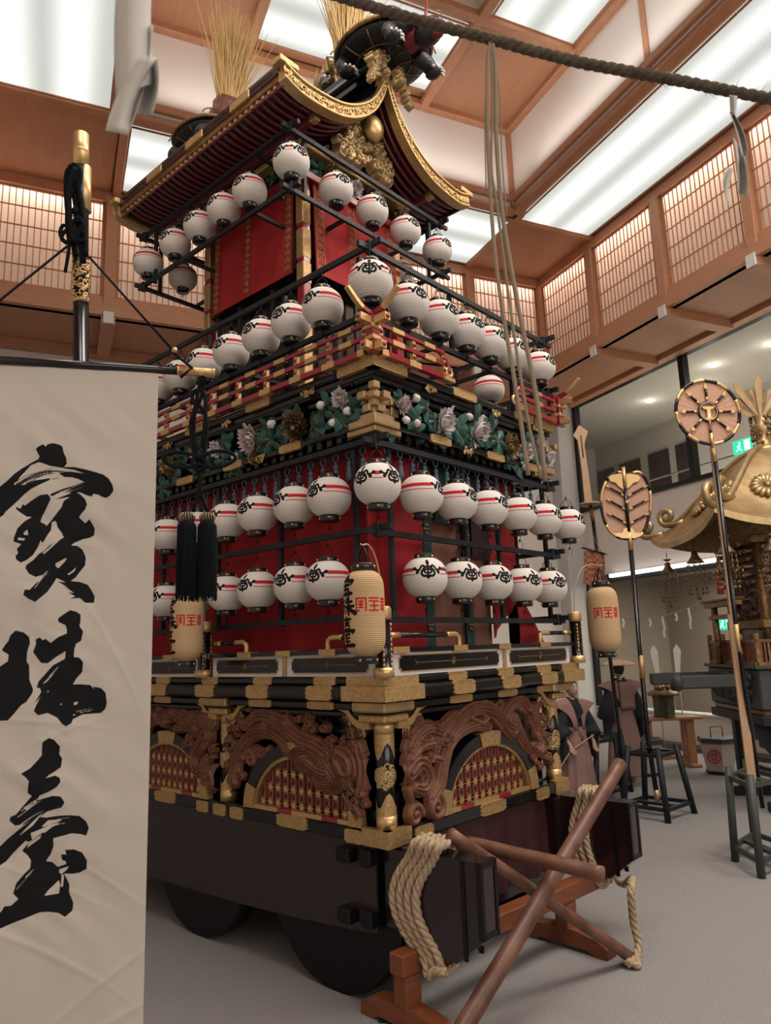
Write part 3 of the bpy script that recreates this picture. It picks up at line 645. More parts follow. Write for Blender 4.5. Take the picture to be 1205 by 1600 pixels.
# --- half-round openings: black arched rim, gilt feet, star lattice over red
def arch(F, s0, s1, ztop, zb=1.075):
    c = (s0 + s1) / 2; w = (s1 - s0) / 2; h = ztop - zb
    def P(t, k, d): return F(c - w * k * cos(t), d, zb + h * (k if k < 1 else 1 + (k - 1) * 1.3) * sin(t))
    n = 32; mb = MB()
    for k0, k1, d, m in ((.90, .955, .035, M['gold']), (.955, 1.12, .05, LQ)):
        v = []
        for i in range(n + 1):
            t = pi * i / n; v += [P(t, k0, d), P(t, k1, d), P(t, k1, -.06), P(t, k0, -.06)]
        mb.add(v, [(4 * i + a, 4 * i + (a + 1) % 4, 4 * i + 4 + (a + 1) % 4, 4 * i + 4 + a) for i in range(n) for a in range(4)], m, False)
    rim = FB('arch_rim', mb)
    g = MB()
    for t0, t1 in ((0, .36), (pi - .36, pi), (pi / 2 - .22, pi / 2 + .22)):
        v = []; nn = 8
        for i in range(nn + 1):
            t = t0 + (t1 - t0) * i / nn; v += [P(t, .93, .056), P(t, 1.13, .056), P(t, 1.13, .0), P(t, .93, .0)]
        g.add(v, [(4 * i + a, 4 * i + (a + 1) % 4, 4 * i + 4 + (a + 1) % 4, 4 * i + 4 + a) for i in range(nn) for a in range(4)] + [(0, 1, 2, 3), (4 * nn + 3, 4 * nn + 2, 4 * nn + 1, 4 * nn)], G)
    g.build('rim_fitting', rim)
    # backing and slats
    mb = MB(); poly = [F(c - w * .92 * cos(pi * i / n), -.03, zb + h * .92 * sin(pi * i / n)) for i in range(n + 1)]
    mb.add(poly, [tuple(range(n + 1))], M['lacq'])
    kx = .086; ns = int(w * .9 / kx)
    RB_ = M['redbright']; hz = lambda x: h * .9 * sqrt(max(0, 1 - (x / (w * .92)) ** 2))
    for i in range(-ns - 1, ns + 2):
        x = i * kx; zt = hz(x)
        if zt > .03: sbox(mb, F, c + x - .012, c + x + .012, -.03, -.012, zb, zb + zt, RB_); sbox(mb, F, c + x - .002, c + x + .002, -.012, .000, zb, zb + zt, M['goldp'])
        x += kx / 2; zt = hz(x)
        if zt > .03: sbox(mb, F, c + x - .017, c + x + .017, -.03, -.008, zb, zb + zt, RB_); sbox(mb, F, c + x - .009, c + x + .009, -.008, -.002, zb, zb + zt, M['slatgrey'])
    rows = [zb + .055 + .105 * k for k in range(4)]
    gm = M['goldp']
    for r_, z in enumerate(rows):
        xl = w * .92 * sqrt(max(0, 1 - ((z - zb) / (h * .92)) ** 2))
        if z > zb + h * .9: continue
        for i in range(-ns, ns + 1):
            x = i * kx
            if abs(x) > xl - .03 or z - zb > h * .86: continue
            R1, R2 = .040, .015; st = [F(c + x + (R1 if q % 2 == 0 else R2) * sin(q * pi / 8), .016, z + (R1 if q % 2 == 0 else R2) * cos(q * pi / 8)) for q in range(16)]
            st2 = [F(c + x + (R1 if q % 2 == 0 else R2) * sin(q * pi / 8), .004, z + (R1 if q % 2 == 0 else R2) * cos(q * pi / 8)) for q in range(16)]
            mb.add(st + st2, [tuple(range(16))] + [(q, 16 + q, 16 + (q + 1) % 16, (q + 1) % 16) for q in range(16)], gm)
    mb.build('star_lattice', rim)
    # sill: gilt and red banded rod
    mb = MB(); k = 7
    for i in range(k):
        a = c - w + 2 * w * i / k; b = a + 2 * w / k
        sbox(mb, F, a, b, -.01, .045, zb, zb + .028, M['red'] if i in (1, 4) else GP)
    mb.build('sill_rod', rim)
arch(fr, .56, 1.67, 1.50); arch(sd, .25, 1.34, 1.50); arch(sd, 1.95, 3.05, 1.50); arch(sd, 3.6, 4.7, 1.5)
# --- carved wooden reliefs built as height fields from swept ridges
def relief(F, s0, s1, z0, z1, strokes, archc, name='carved_panel', step=.0055, H=.075, m=None, d0=.01, seed=1, parent=None):
    rs = np.random.RandomState(seed)
    nu = int((s1 - s0) / step); nv = int((z1 - z0) / step)
    S, Z = np.meshgrid(np.linspace(s0, s1, nu + 1), np.linspace(z0, z1, nv + 1)); Hh = np.zeros_like(S)
    for pts, w0, w1, hh, gr in strokes:
        q = spline([(a, b, 0) for a, b in pts], 6); q = np.array([(p.x, p.y) for p in q]); n = len(q)
        best = np.full(S.shape, 9.0); val = np.zeros_like(S)
        for i in range(n - 1):
            ax, ay = q[i]; bx, by = q[i + 1]; dx, dy = bx - ax, by - ay; L2 = dx * dx + dy * dy + 1e-12
            t = np.clip(((S - ax) * dx + (Z - ay) * dy) / L2, 0, 1); ex = S - ax - t * dx; ey = Z - ay - t * dy
            d = np.sqrt(ex * ex + ey * ey); sg = np.sign(dx * ey - dy * ex); w = w0 + (w1 - w0) * (i + t) / n
            r = d / w; hv = np.where(r < 1, np.sqrt(np.clip(1 - r * r, 0, 1)), 0) * hh
            hv = hv * (1 + .22 * np.cos(gr * pi * r * sg)) if gr else hv
            up = (d < best); val = np.where(up, hv, val); best = np.minimum(best, d)
        Hh = np.maximum(Hh, val)
    if archc:
        c, w, zb, h = archc; inside = ((S - c) / (w * 1.06)) ** 2 + ((Z - zb) / (h * 1.08)) ** 2 < 1
        Hh = np.where(inside & (Hh < .55), 0, Hh)
    v = [F(float(S[j, i]), d0 + H * float(Hh[j, i]), float(Z[j, i])) for j in range(nv + 1) for i in range(nu + 1)]
    f = []
    for j in range(nv):
        for i in range(nu):
            if max(Hh[j, i], Hh[j, i + 1], Hh[j + 1, i], Hh[j + 1, i + 1]) > .02:
                a = j * (nu + 1) + i; f.append((a, a + 1, a + nu + 2, a + nu + 1))
    mb = MB(); used = sorted({k for q in f for k in q}); mp = {k: i for i, k in enumerate(used)}
    mb.add([v[k] for k in used], [tuple(mp[k] for k in q) for q in f], m or M['carve'], True)
    return mb.build(name, parent or FL)
def spiral(cx, cy, r, turns, a0=0, dr=1):
    return [(cx + r * (1 - i / 14) * cos(a0 + dr * turns * 2 * pi * i / 14), cy + r * (1 - i / 14) * sin(a0 + dr * turns * 2 * pi * i / 14)) for i in range(14)]
def curls(rs, x0, x1, z0, z1, n, r0, r1, hh=.6):
    out = []
    for _ in range(n):
        cx, cz = rs.uniform(x0, x1), rs.uniform(z0, z1); r = rs.uniform(r0, r1)
        out.append((spiral(cx, cz, r, 1.3, rs.uniform(0, 6), rs.choice([-1, 1])), r * .42, r * .25, rs.uniform(hh * .7, hh * 1.2), 0))
    return out
rs = np.random.RandomState(5)
# front panel: beast with long body sweeping over the arch
front = [
 ([(.42, 1.20), (.50, 1.28), (.55, 1.40), (.62, 1.52), (.75, 1.60), (.95, 1.63), (1.10, 1.60)], .065, .05, .75, 5),
 ([(.62, 1.58), (.78, 1.70), (.98, 1.75), (1.15, 1.72), (1.32, 1.60), (1.42, 1.55)], .06, .075, .9, 5),
 ([(1.30, 1.66), (1.42, 1.74), (1.58, 1.76), (1.66, 1.70)], .07, .06, .85, 4),
 ([(1.45, 1.62), (1.52, 1.50), (1.62, 1.40), (1.76, 1.34), (1.84, 1.37)], .075, .04, .9, 5),
 ([(1.74, 1.66), (1.80, 1.56), (1.82, 1.46), (1.80, 1.36)], .07, .05, .7, 4),
 ([(.17, 1.40), (.25, 1.45), (.33, 1.42), (.36, 1.34), (.30, 1.28), (.22, 1.30)], .075, .05, 1.0, 4),
 ([(.20, 1.56), (.30, 1.64), (.42, 1.66), (.54, 1.62)], .06, .05, .8, 4), ([(.18, 1.48), (.30, 1.55), (.44, 1.56)], .05, .04, .85, 3),
 ([(.33, 1.44), (.44, 1.46), (.52, 1.44)], .04, .03, .7, 2), ([(.17, 1.30), (.20, 1.22), (.19, 1.17)], .03, .025, .7, 0),
 (spiral(.43, 1.15, .085, 1.6, 1, -1), .036, .02, .95, 0), (spiral(.22, 1.13, .075, 1.6, 0, 1), .032, .02, .8, 0),
 ([(.48, 1.52), (.60, 1.66), (.72, 1.72)], .05, .04, .6, 3), ([(.86, 1.69), (1.0, 1.64), (1.08, 1.67)], .03, .02, 1.0, 0),
 ([(1.05, 1.72), (1.2, 1.66), (1.3, 1.56), (1.38, 1.50)], .035, .03, 1.0, 2),
]
front += curls(rs, .2, .6, 1.55, 1.74, 16, .016, .032, .85) + curls(rs, 1.66, 1.98, 1.22, 1.72, 34, .016, .034, .85) + curls(rs, 1.0, 1.7, 1.68, 1.78, 14, .015, .028, .8) + curls(rs, .14, .40, 1.3, 1.5, 10, .015, .03, 1.0)
relief(fr, .12, 2.04, 1.06, 1.80, front, (1.115, .55, 1.075, .42))
# long side, first bay (mirrored look: tail of flowing hair at the corner end)
side = [
 ([(1.56, 1.24), (1.52, 1.38), (1.44, 1.52), (1.28, 1.61), (1.10, 1.62), (.95, 1.56), (.90, 1.50)], .06, .05, .85, 4),
 ([(1.40, 1.66), (1.25, 1.74), (1.08, 1.74), (.92, 1.70)], .055, .06, .75, 3),
 ([(1.05, 1.72), (.88, 1.64), (.76, 1.58), (.62, 1.55), (.50, 1.50)], .055, .075, .85, 4),
 ([(.85, 1.48), (.72, 1.53), (.58, 1.50), (.48, 1.42), (.40, 1.34)], .05, .07, .9, 6),
 ([(.78, 1.40), (.66, 1.38), (.56, 1.32), (.46, 1.30), (.36, 1.34), (.28, 1.42)], .035, .085, 1.0, 8),
 ([(.80, 1.44), (.68, 1.45), (.58, 1.40), (.48, 1.38)], .03, .07, 1.0, 6),
 ([(.36, 1.48), (.30, 1.40), (.24, 1.42), (.26, 1.50), (.34, 1.54)], .07, .06, 1.1, 3),
 ([(.20, 1.58), (.16, 1.46), (.17, 1.34)], .05, .05, .8, 3), ([(1.36, 1.42), (1.30, 1.48), (1.20, 1.46), (1.14, 1.50)], .05, .03, .6, 4),
 (spiral(1.34, 1.42, .07, 1.5, 0, 1), .03, .02, .7, 0),
]
side += curls(rs, .16, .52, 1.5, 1.68, 26, .018, .034, .9) + curls(rs, .14, .30, 1.15, 1.36, 20, .02, .034, .85) + curls(rs, 1.42, 1.64, 1.2, 1.72, 36, .016, .03, .8) + curls(rs, .5, 1.5, 1.66, 1.78, 24, .018, .036, .7)
relief(sd, .12, 1.66, 1.08, 1.80, side, (.795, .545, 1.075, .42))
side2 = [([(a + .0, z) for a, z in p], w0, w1, h, g) for p, w0, w1, h, g in [
 ([(1.82, 1.30), (1.80, 1.20), (1.86, 1.16)], .05, .03, .8, 3), ([(1.90, 1.56), (1.98, 1.48), (2.06, 1.40), (2.04, 1.30), (1.96, 1.28), (1.9, 1.38)], .08, .05, 1.0, 5),
 ([(1.84, 1.66), (2.0, 1.70), (2.2, 1.68), (2.4, 1.72), (2.6, 1.66)], .06, .07, .8, 4), ([(2.05, 1.60), (2.2, 1.62), (2.35, 1.60)], .05, .05, .8, 4),
 ([(2.7, 1.68), (2.9, 1.62), (3.1, 1.5), (3.15, 1.3)], .07, .06, .85, 4), ([(1.88, 1.30), (1.90, 1.20), (1.85, 1.14)], .03, .02, .7, 0)]]
side2 += curls(rs, 1.80, 2.2, 1.45, 1.74, 36, .018, .036, .85) + curls(rs, 1.8, 1.96, 1.15, 1.4, 14, .016, .03, .8) + curls(rs, 2.3, 3.2, 1.6, 1.76, 30, .02, .04, .8)
relief(sd, 1.78, 3.24, 1.08, 1.80, side2, (2.5, .55, 1.075, .42))
# --- panel rail: white field, black lacquer tablets with gilt borders and a gilt crest line
def tablet(F, s0, s1, d=.15):
    mb = MB(); z0, z1 = 2.03, 2.175
    sbox(mb, F, s0, s1, d - .05, d, z0, z1, M['white']); e = FB('rail_panel', mb)
    g = MB(); m_ = .06; a0, a1, b0, b1 = s0 + m_, s1 - m_, z0 + .027, z1 - .022; c = .018
    def notched(o): return [(a0 - o + c, b0 - o), (a1 + o - c, b0 - o), (a1 + o - c, b0 - o + c), (a1 + o, b0 - o + c), (a1 + o, b1 + o - c), (a1 + o - c, b1 + o - c), (a1 + o - c, b1 + o), (a0 - o + c, b1 + o), (a0 - o + c, b1 + o - c), (a0 - o, b1 + o - c), (a0 - o, b0 - o + c), (a0 - o + c, b0 - o + c)]
    for o, dd, mm in ((.007, .004, G), (0, .006, LQ)):
        p = notched(o); n = len(p); g.add([F(a, d + dd, b) for a, b in p] + [F(a, d - .001, b) for a, b in p], [tuple(range(n))] + [(i, n + i, n + (i + 1) % n, (i + 1) % n) for i in range(n)], mm)
    cx = (s0 + s1) / 2; cz = (b0 + b1) / 2; w = (a1 - a0) / 2
    dg = M['goldd']
    g.tube([F(cx - w * .72, d + .008, cz), F(cx + w * .72, d + .008, cz)], .0022, dg, n=4)
    for k in range(8):
        a = k * pi / 4; g.tube([F(cx + .008 * cos(a), d + .009, cz + .008 * sin(a)), F(cx + .034 * cos(a), d + .009, cz + .034 * sin(a))], [.005, .002], dg, n=4)
    for sgn in (-1, 1):
        g.tube([F(cx + sgn * w * .74, d + .008, cz - .015), F(cx + sgn * w * .68, d + .008, cz), F(cx + sgn * w * .74, d + .008, cz + .015)], .003, dg, n=4)
    g.build('lacquer_tablet', e)
for s0, s1 in ((-.06, 1.19), (1.23, 2.22)): tablet(fr, s0, s1)
for s0, s1 in ((-.08, .78), (.82, 1.68), (1.86, 2.7), (2.74, 3.3), (3.4, 4.9)): tablet(sd, s0, s1)
mb = MB()     # top rail of the panels with gilt sleeves and dividers
for F, Ln, ss in ((fr, UW, (.0, .64, 1.20, 1.80)), (sd, VL, (.0, .34, .80, 1.25, 1.78, 2.3, 2.75, 3.3, 4.1))):
    sbox(mb, F, -.12, Ln + .12, .10, .17, 2.175, 2.205, LQ)
    for s in ss: sbox(mb, F, s - .08, s + .08, .095, .176, 2.17, 2.211, G)
for F, ss in ((fr, (1.21,)), (sd, (.80, 2.72, 4.0))):
    for s in ss: sbox(mb, F, s - .02, s + .02, .1, .16, 2.03, 2.18, G)
FB('panel_top_rail', mb)
# bent handrails in black and gilt
def handrail(F, s0, s1, post_at):
    mb = MB(); h = 2.285
    mb.tube([F(s0, .14, h), F((s0 + s1) / 2 + (.0), .14, h), F(s1, .14, h)], .017, LQ, n=8)
    g0, g1 = (s1 - .16, s1) if post_at == 1 else (s0, s0 + .16); e = s1 if post_at == 1 else s0; sg = 1 if post_at == 1 else -1
    mb.tube(spline([F(e - sg * .14, .14, h), F(e - sg * .03, .14, h), F(e, .14, h - .03), F(e, .14, 2.2)], 6), .0195, GP, n=8)
    o = s0 if post_at == 1 else s1; mb.tube([F(o, .14, h), F(o + sg * .12, .14, h)], .0195, GP, n=8)
    FB('bent_handrail', mb)
handrail(fr, -.10, .66, 1); handrail(fr, 1.77, 2.28, 0); handrail(sd, -.10, .36, 1); handrail(sd, 1.26, 1.70, 0); handrail(sd, 1.80, 2.2, 1)
# rail posts
def railpost(x, y, nm='rail_post'):
    mb = MB(); mb.lathe([(.062, 2.03), (.062, 2.07), (.05, 2.075), (.05, 2.39), (.052, 2.39)], LQ, n=16, c=(x, y, 0)); p = FB(nm, mb)
    g = MB(); g.lathe([(.066, 2.025), (.066, 2.085)], M['goldp'], n=16, c=(x, y, 0)); g.lathe([(.056, 2.38), (.06, 2.40), (.06, 2.45), (.05, 2.465), (0, 2.468)], G, n=16, c=(x, y, 0))
    for sgx, sgy in ((1, -1), (-1, 1), (1, 1), (-1, -1)):
        for k in range(9):
            z = 2.10 + k * .031; g.ball((x + sgx * .036, y + sgy * .036, z), .0085, G, 8, 5, (1, 1, 1.6))
    g.build('post_fitting', p)
railpost(-.17, -.17); railpost(UW + .17, -.17); railpost(-.17, 1.77); railpost(-.17, 3.35)
# --- wheels
def wheel(x0, v):
    mb = MB(); r = .64
    mb.lathe([(0, -.07), (r - .04, -.07), (r, -.05), (r, .05), (r - .04, .07), (0, .07)], M['skirt'], n=64, c=(x0, v, r), axis=(1, 0, 0))
    w = FB('wheel', mb); h = MB(); h.lathe([(r - .012, -.074), (r + .004, -.074), (r + .006, .074), (r - .012, .074)], M['ironb'], n=64, c=(x0, v, r), axis=(1, 0, 0))
    h.lathe([(0, -.085), (.09, -.085), (.11, -.075), (.11, .08)], M['lacq'], n=24, c=(x0, v, r), axis=(1, 0, 0)); h.build('iron_tyre', w)
for v in (.56, 2.14): wheel(.125, v); wheel(UW - .125, v)
# side skirts and underbody
mb = MB()
p = [(.10, .985), (.10, .46), (.30, .44), (.9, .40), (1.3, .38), (2.0, .36), (2.9, .35), (3.6, .36), (4.85, .40), (4.85, .985)]
mb.prism([(-.012, a, b) for a, b in p], (.02, 0, 0), M['skirt']); FB('side_skirt', mb)
mb = MB(); mb.prism([(UW, a, b) for a, b in p], (.02, 0, 0), M['skirt']); FB('side_skirt', mb)
mb = MB(); mb.box(.22, UW - .22, .10, 4.85, .50, 1.0, M['beam']); mb.box(.25, UW - .25, .02, .10, .34, .99, M['beam']); FB('underbody', mb)
mb = MB(); mb.cbox(.2, UW - .2, .50, .62, .58, .70, .01, LQ); mb.cbox(.2, UW - .2, 2.0, 2.12, .58, .70, .01, LQ)
for z in (.54, .90): mb.cbox(-.07, .22, .10, .20, z - .05, z + .05, .01, M['ironb']); mb.cbox(-.10, .1, .26, .38, z - .045, z + .045, .01, M['ironb'])
for a0, a1 in ((.03, .27), (UW - .27, UW - .03)): mb.box(a0, a1, -.10, .06, .50, .96, M['beam'])
FB('axle', mb)
mb = MB(); mb.grid(lambda a, b: (.24 + 1.68 * a, -.015 - .02 * sin(a * 46) * (1 - b) - .01 * sin(a * 17), .42 + .56 * b), 120, 4, mat('dark_red_undercloth', (.035, .004, .006), .6)); FB('under_curtain', mb, recalc=False)
# --- tall bearing beams projecting at the front
def bearing(u0, u1):
    mb = MB(); y0, y1 = -.68, -.10; z0, z1 = .44, .975
    prof = [(y1, z1), (y1, z0), (y0 + .20, z0 - .03), (y0, z0 + .13), (y0, z1)]
    mb.prism([(u0, a, b) for a, b in prof], (u1 - u0, 0, 0), M['beam']); bb = FB('bearing_beam', mb)
    g = MB(); t = .006
    for a in (u0 - t, u1 + t - .012):
        g.box(a, a + .012, y0 - t, y0 + .03, z0 + .13, z1 + t, M['ironb']); g.box(a, a + .012, y0 + .115, y0 + .145, z0, z1, M['ironb'])
        for k in range(9): g.ball((a + (0 if a < u0 else .012), y0 + .015, z0 + .17 + k * .043), .006, M['ironb'], 6, 4); g.ball((a + (0 if a < u0 else .012), y0 + .13, z0 + .06 + k * .055), .006, M['ironb'], 6, 4)
    g.box(u0, u1, y0 - t, y0 + .0, z1 - .03, z1 + t, M['ironb']); g.box(u0, u1, y0 - .003, y0 + .6, z1, z1 + .004, M['lacq']); g.box(u0, u1, y0 - t, y0, z0 + .13, z0 + .16, M['ironb'])
    for a in (u0, u1 - .02): g.box(a, a + .02, y0 - t, y0, z0 + .13, z1, M['ironb'])
    g.build('iron_strap', bb)
bearing(.03, .18); bearing(1.98, 2.13)
# ------------------------------------------------------------------ middle storey: curtains, lantern lattice, frieze of peonies
def cloth(F, s0, s1, d, z0, z1, m, amp=.02, wl=.16, name='curtain', z0b=None, nu=80, flare=0):
    mb = MB(); ph = random.uniform(0, 6); z0b = z0 if z0b is None else z0b
    def fn(a, b):
        s = s0 + (s1 - s0) * a; zl = z0 + (z0b - z0) * a; z = zl + (z1 - zl) * b
        k = 1 - .5 * b
        return F(s, d + amp * k * (sin(s * 2 * pi / wl + ph) + .5 * sin(s * 2 * pi / (wl * .43) + 2 * ph)) + flare * (1 - b), z)
    mb.grid(fn, nu, 6, m); o = FB(name, mb, recalc=False); return o
cloth(sd, .02, 4.9, -.12, 2.03, 3.60, M['curtain'], .012, .9, nu=160)
cloth(fr, .02, .62, -.12, 2.03, 3.60, M['curtain'], .012, .5)
cloth(fr, 1.5, 1.95, -.14, 2.25, 3.60, M['curtain'], .014, .3, name='curtain_gathered', z0b=2.6)
cloth(fr, .64, 1.55, -.17, 2.03, 3.60, M['rose'], .006, .5, name='curtain_rose')
def band(s0, s1):
    o = cloth(fr, s0, s1, -.13, 2.03, 3.60, M['green'], .003, .5, name='curtain_band', nu=6); g = MB()
    c = (s0 + s1) / 2
    for z in (2.12, 2.36, 2.60, 2.84, 3.08, 3.32, 3.5):
        for k in range(6):
            a = k * pi / 3; g.ball(fr(c + .025 * cos(a), -.12, z + .035 * sin(a)), .014, M['goldd'], 6, 4, (1, .4, 1))
        g.ball(fr(c, -.12, z), .014, M['goldd'], 6, 4, (1, .4, 1))
    g.build('gilt_crest', o)
band(.62, .74); band(1.14, 1.24)
cloth(fr, .80, 1.12, -.125, 3.15, 3.60, M['green'], .004, .3, name='curtain_valance', nu=12); cloth(fr, 1.26, 1.52, -.125, 2.9, 3.6, mat('plum_cloth', (.03, .01, .02), .8), .004, .3, name='curtain_valance', nu=12)
# swept hem of red cloth on the deck at the right
mb = MB(); mb.grid(lambda a, b: fr(1.72 + .5 * a * (1 - .0 * b), -.05 + .04 * sin(b * 3), 2.03 + (.62 - .55 * a ** 1.4) * b), 12, 8, M['curtain']); FB('curtain_gathered', mb, recalc=False)
mb = MB(); mb.box(.30, UW - .3, .35, VL - .25, 2.0, 2.06, M['lacq']); mb.box(-.1, UW + .1, -.1, VL + .1, 1.99, 2.03, M['lacq'])
FB('deck', mb)
mb = MB()
for x, y in ((.2, .2), (UW - .2, .2), (.2, 1.8), (UW - .2, 1.8), (.2, 3.3), (.2, 4.7), (UW - .2, 4.7), (UW - .2, 3.3)): mb.cbox(x - .05, x + .05, y - .05, y + .05, 2.03, 3.98, .01, M['lacq'])
FB('inner_post', mb)
# lattice that carries the lanterns
FM = M['frame']
def rack(name, u0, u1, v0, v1, zs, posts, ext=.12, w=.03, h=.04, sides='LFRB'):
    mb = MB()
    for k, z in enumerate(zs):
        o = .0
        if 'F' in sides: mb.bar((u0 - ext, v0, z), (u1 + ext, v0, z), w, h, FM)
        if 'B' in sides: mb.bar((u0 - ext, v1, z), (u1 + ext, v1, z), w, h, FM)
        if 'L' in sides: mb.bar((u0, v0 - ext, z + .026), (u0, v1 + ext, z + .026), w, h, FM)
        if 'R' in sides: mb.bar((u1, v0 - ext, z + .026), (u1, v1 + ext, z + .026), w, h, FM)
        for x in (u0, u1):
            for y in (v0, v1): mb.cbox(x - .03, x + .03, y - .03, y + .03, z - .035, z + .06, .006, FM)
    r = FB(name, mb); mp = MB()
    for (x, y) in posts: mp.box(x - .016, x + .016, y - .016, y + .016, zs[-1], zs[0], FM)
    mp.build('rack_post', r); return r
LU0, LU1, LV0, LV1 = -.05, UW + .08, -.05, VL
rack('lantern_rack', LU0, LU1, LV0, LV1, (3.59, 2.97, 2.39), [(.11, LV0 + .03), (.97, LV0 + .03), (1.43, LV0 + .03), (LU1 - .02, LV0 + .05), (LU0 + .03, .18), (LU0 + .03, .99), (LU0 + .03, 1.80), (LU0 + .03, 2.65), (LU0 + .03, 3.5), (LU0 + .03, 4.3), (LU1 - .03, 1.0), (LU1 - .03, 2.2)])
# toothed black eave over the lattice
mb = MB(); ring(mb, -.06, .03, 3.625, 3.65, LQ); ring(mb, -.05, .10, 3.70, 3.74, LQ)
for F, Ln in ((fr, UW), (sd, VL)):
    k = 0; s = -.05
    while s < Ln + .05: sbox(mb, F, s, s + .05, -.04, .06, 3.65, 3.70, LQ); s += .105
FB('toothed_cornice', mb)
mb = MB(); sbox(mb, fr, -.02, UW, -.06, .0, 3.6, 3.7, M['maroon']); sbox(mb, sd, -.02, VL, -.06, .0, 3.6, 3.7, M['maroon']); FB('cornice_board', mb)
# small tassels under the cornice
def tassel_proto():
    mb = MB(); T = M['tassel']
    mb.lathe([(.004, .0), (.004, -.02), (.012, -.03), (.013, -.045), (.009, -.05), (.012, -.06), (.017, -.12), (.018, -.145), (0, -.145)], T, n=8)
    mb.tube([(-.012, 0, .0), (-.02, 0, .03), (0, 0, .05), (.02, 0, .03), (.012, 0, 0), (0, 0, -.01)], .004, T, n=5)
    return mb
tp = tassel_proto().build('curtain_tassel', FL)
first = True
for F, Ln in ((fr, UW), (sd, 3.6)):
    s = .10
    while s < Ln - .05:
        if not (F is fr and .6 < s < 1.3 and False):
            o = tp if first else tp.copy()
            if not first: C.objects.link(o)
            first = False; o.location = F(s, .02, 3.54); o.rotation_euler = (0, 0, 0 if F is fr else pi / 2); o.scale = (1.5, 1.5, 1.15)
        s += .135
# frieze board with carved peonies and leaves
mb = MB(); ring(mb, -.06, .02, 3.74, 3.98, LQ, .004); FB('frieze_board', mb)
def flower_mesh(m, r=.085, gold=False):
    mb = MB(); rnd = random.Random(hash(m.name) % 1000 if 0 else len(m.name))
    rad_t = (.2, .55, .95, 1.3)
    for ring_, (n, rad, tilt, ln) in enumerate(((15, .55, .25, 1.0), (14, .42, .55, .88), (11, .28, .85, .74), (8, .14, 1.15, .58))):
        for i in range(n):
            a = 2 * pi * i / n + ring_ * .4 + rnd.uniform(-.12, .12); w = r * .27 * ln * rnd.uniform(.85, 1.2); L_ = r * ln * rnd.uniform(.82, 1.08); tilt = rad_t[ring_] + rnd.uniform(-.18, .18)
            def pf(p, q, a=a, w=w, L_=L_, tilt=tilt):
                t = q; x = (p - .5) * 2 * w * sin(pi * min(1, .15 + t * .85)) * (1.05 if t < .9 else .8); y = L_ * (.1 + t)
                y2 = y * cos(tilt * t); zz = y * sin(tilt * t) * .95 + .9 * (p - .5) ** 2 * w + .006 * sin(p * 14) * t
                return (y2 * cos(a) - x * sin(a), y2 * sin(a) + x * cos(a), zz)
            mb.grid(pf, 4, 4, m)
    mb.ball((0, 0, r * .35), r * .2, M['gold'], 8, 5, (1, 1, .7))
    return mb
def leaf_mesh(L_=.085):
    """lobed leaf, three to five points, cupped, with gilt veins"""
    mb = MB(); n = 40; K_ = 5
    def rad(t): return L_ * (.42 + .58 * abs(cos(2.5 * t)) ** .7) * (1.15 if abs(t) < .6 else 1.0) * (.55 if abs(abs(t) - pi) < .25 else 1)
    v = [(0, 0, .012)]
    for k in range(1, K_ + 1):
        for i in range(n):
            t = -pi + 2 * pi * i / n; r = rad(t) * k / K_; v.append((r * sin(t), r * cos(t) + .3 * L_, .012 + .020 * (k / K_) * abs(cos(2.5 * t)) - .030 * (k / K_) ** 2))
    f = [(0, 1 + i, 1 + (i + 1) % n) for i in range(n)] + [(1 + (k - 1) * n + i, 1 + k * n + i, 1 + k * n + (i + 1) % n, 1 + (k - 1) * n + (i + 1) % n) for k in range(1, K_) for i in range(n)]
    mb.add(v, f, M['leaf'], True)
    for q in range(-2, 3):
        t = q * 2 * pi / 5; r = rad(t); mb.tube([(0, .3 * L_, .015), (r * .5 * sin(t), r * .5 * cos(t) + .3 * L_, .018), (r * .92 * sin(t), r * .92 * cos(t) + .3 * L_, .006)], .0013, M['goldd'], n=4)
    return mb
def bud_mesh(m):
    mb = MB(); mb.ball((0, 0, .015), .032, m, 10, 7, (1, 1, 1.15))
    for k in range(5):
        a = k * 2 * pi / 5; mb.ball((.018 * cos(a), .018 * sin(a), .008), .018, M['leaf'] if k % 2 else m, 7, 5, (1, 1, 1))
    return mb
protos = {'peony': flower_mesh(M['petal'], .095), 'pinkpeony': flower_mesh(M['petalp'], .09), 'goldpeony': flower_mesh(M['goldl'], .09), 'darkpeony': flower_mesh(M['bronze'], .095), 'leaf': leaf_mesh(), 'bud': bud_mesh(M['petal']), 'pinkbud': bud_mesh(M['petalp'])}
pobj = {}
def put(kind, F, s, d, z, rot=0.0, sc_=1.0, tilt=(0, 0), parent=None, yaw=None):
    nm = {'pinkpeony': 'peony_flower', 'goldpeony': 'gilt_peony_flower', 'darkpeony': 'bronze_peony_flower', 'peony': 'peony_flower', 'pinkbud': 'peony_bud', 'bud': 'peony_bud', 'leaf': 'peony_leaf'}[kind]
    if kind not in pobj: o = protos[kind].build(nm, parent or FL, recalc=False); pobj[kind] = o
    else:
        o = pobj[kind].copy(); o.parent = parent or FL; C.objects.link(o)
    # local z of the bloom looks outwards
    out = Vector(F(0, 1, 0)) - Vector(F(0, 0, 0)); out.z = tilt[1]; al = Vector(F(1, 0, 0)) - Vector(F(0, 0, 0)); out = (out + al * tilt[0]).normalized()
    z_ = out; x_ = Vector((0, 0, 1)).cross(z_).normalized(); y_ = z_.cross(x_)
    Mx = Matrix((x_, y_, z_)).transposed().to_4x4() @ Matrix.Rotation(rot, 4, 'Z') @ Matrix.Scale(sc_, 4)
    o.matrix_local = Matrix.Translation(F(s, d, z)) @ Mx
    if kind in ('goldpeony', 'darkpeony'): pass
    return o
rnd = random.Random(11)
nleaf = [0]; extra = MB()
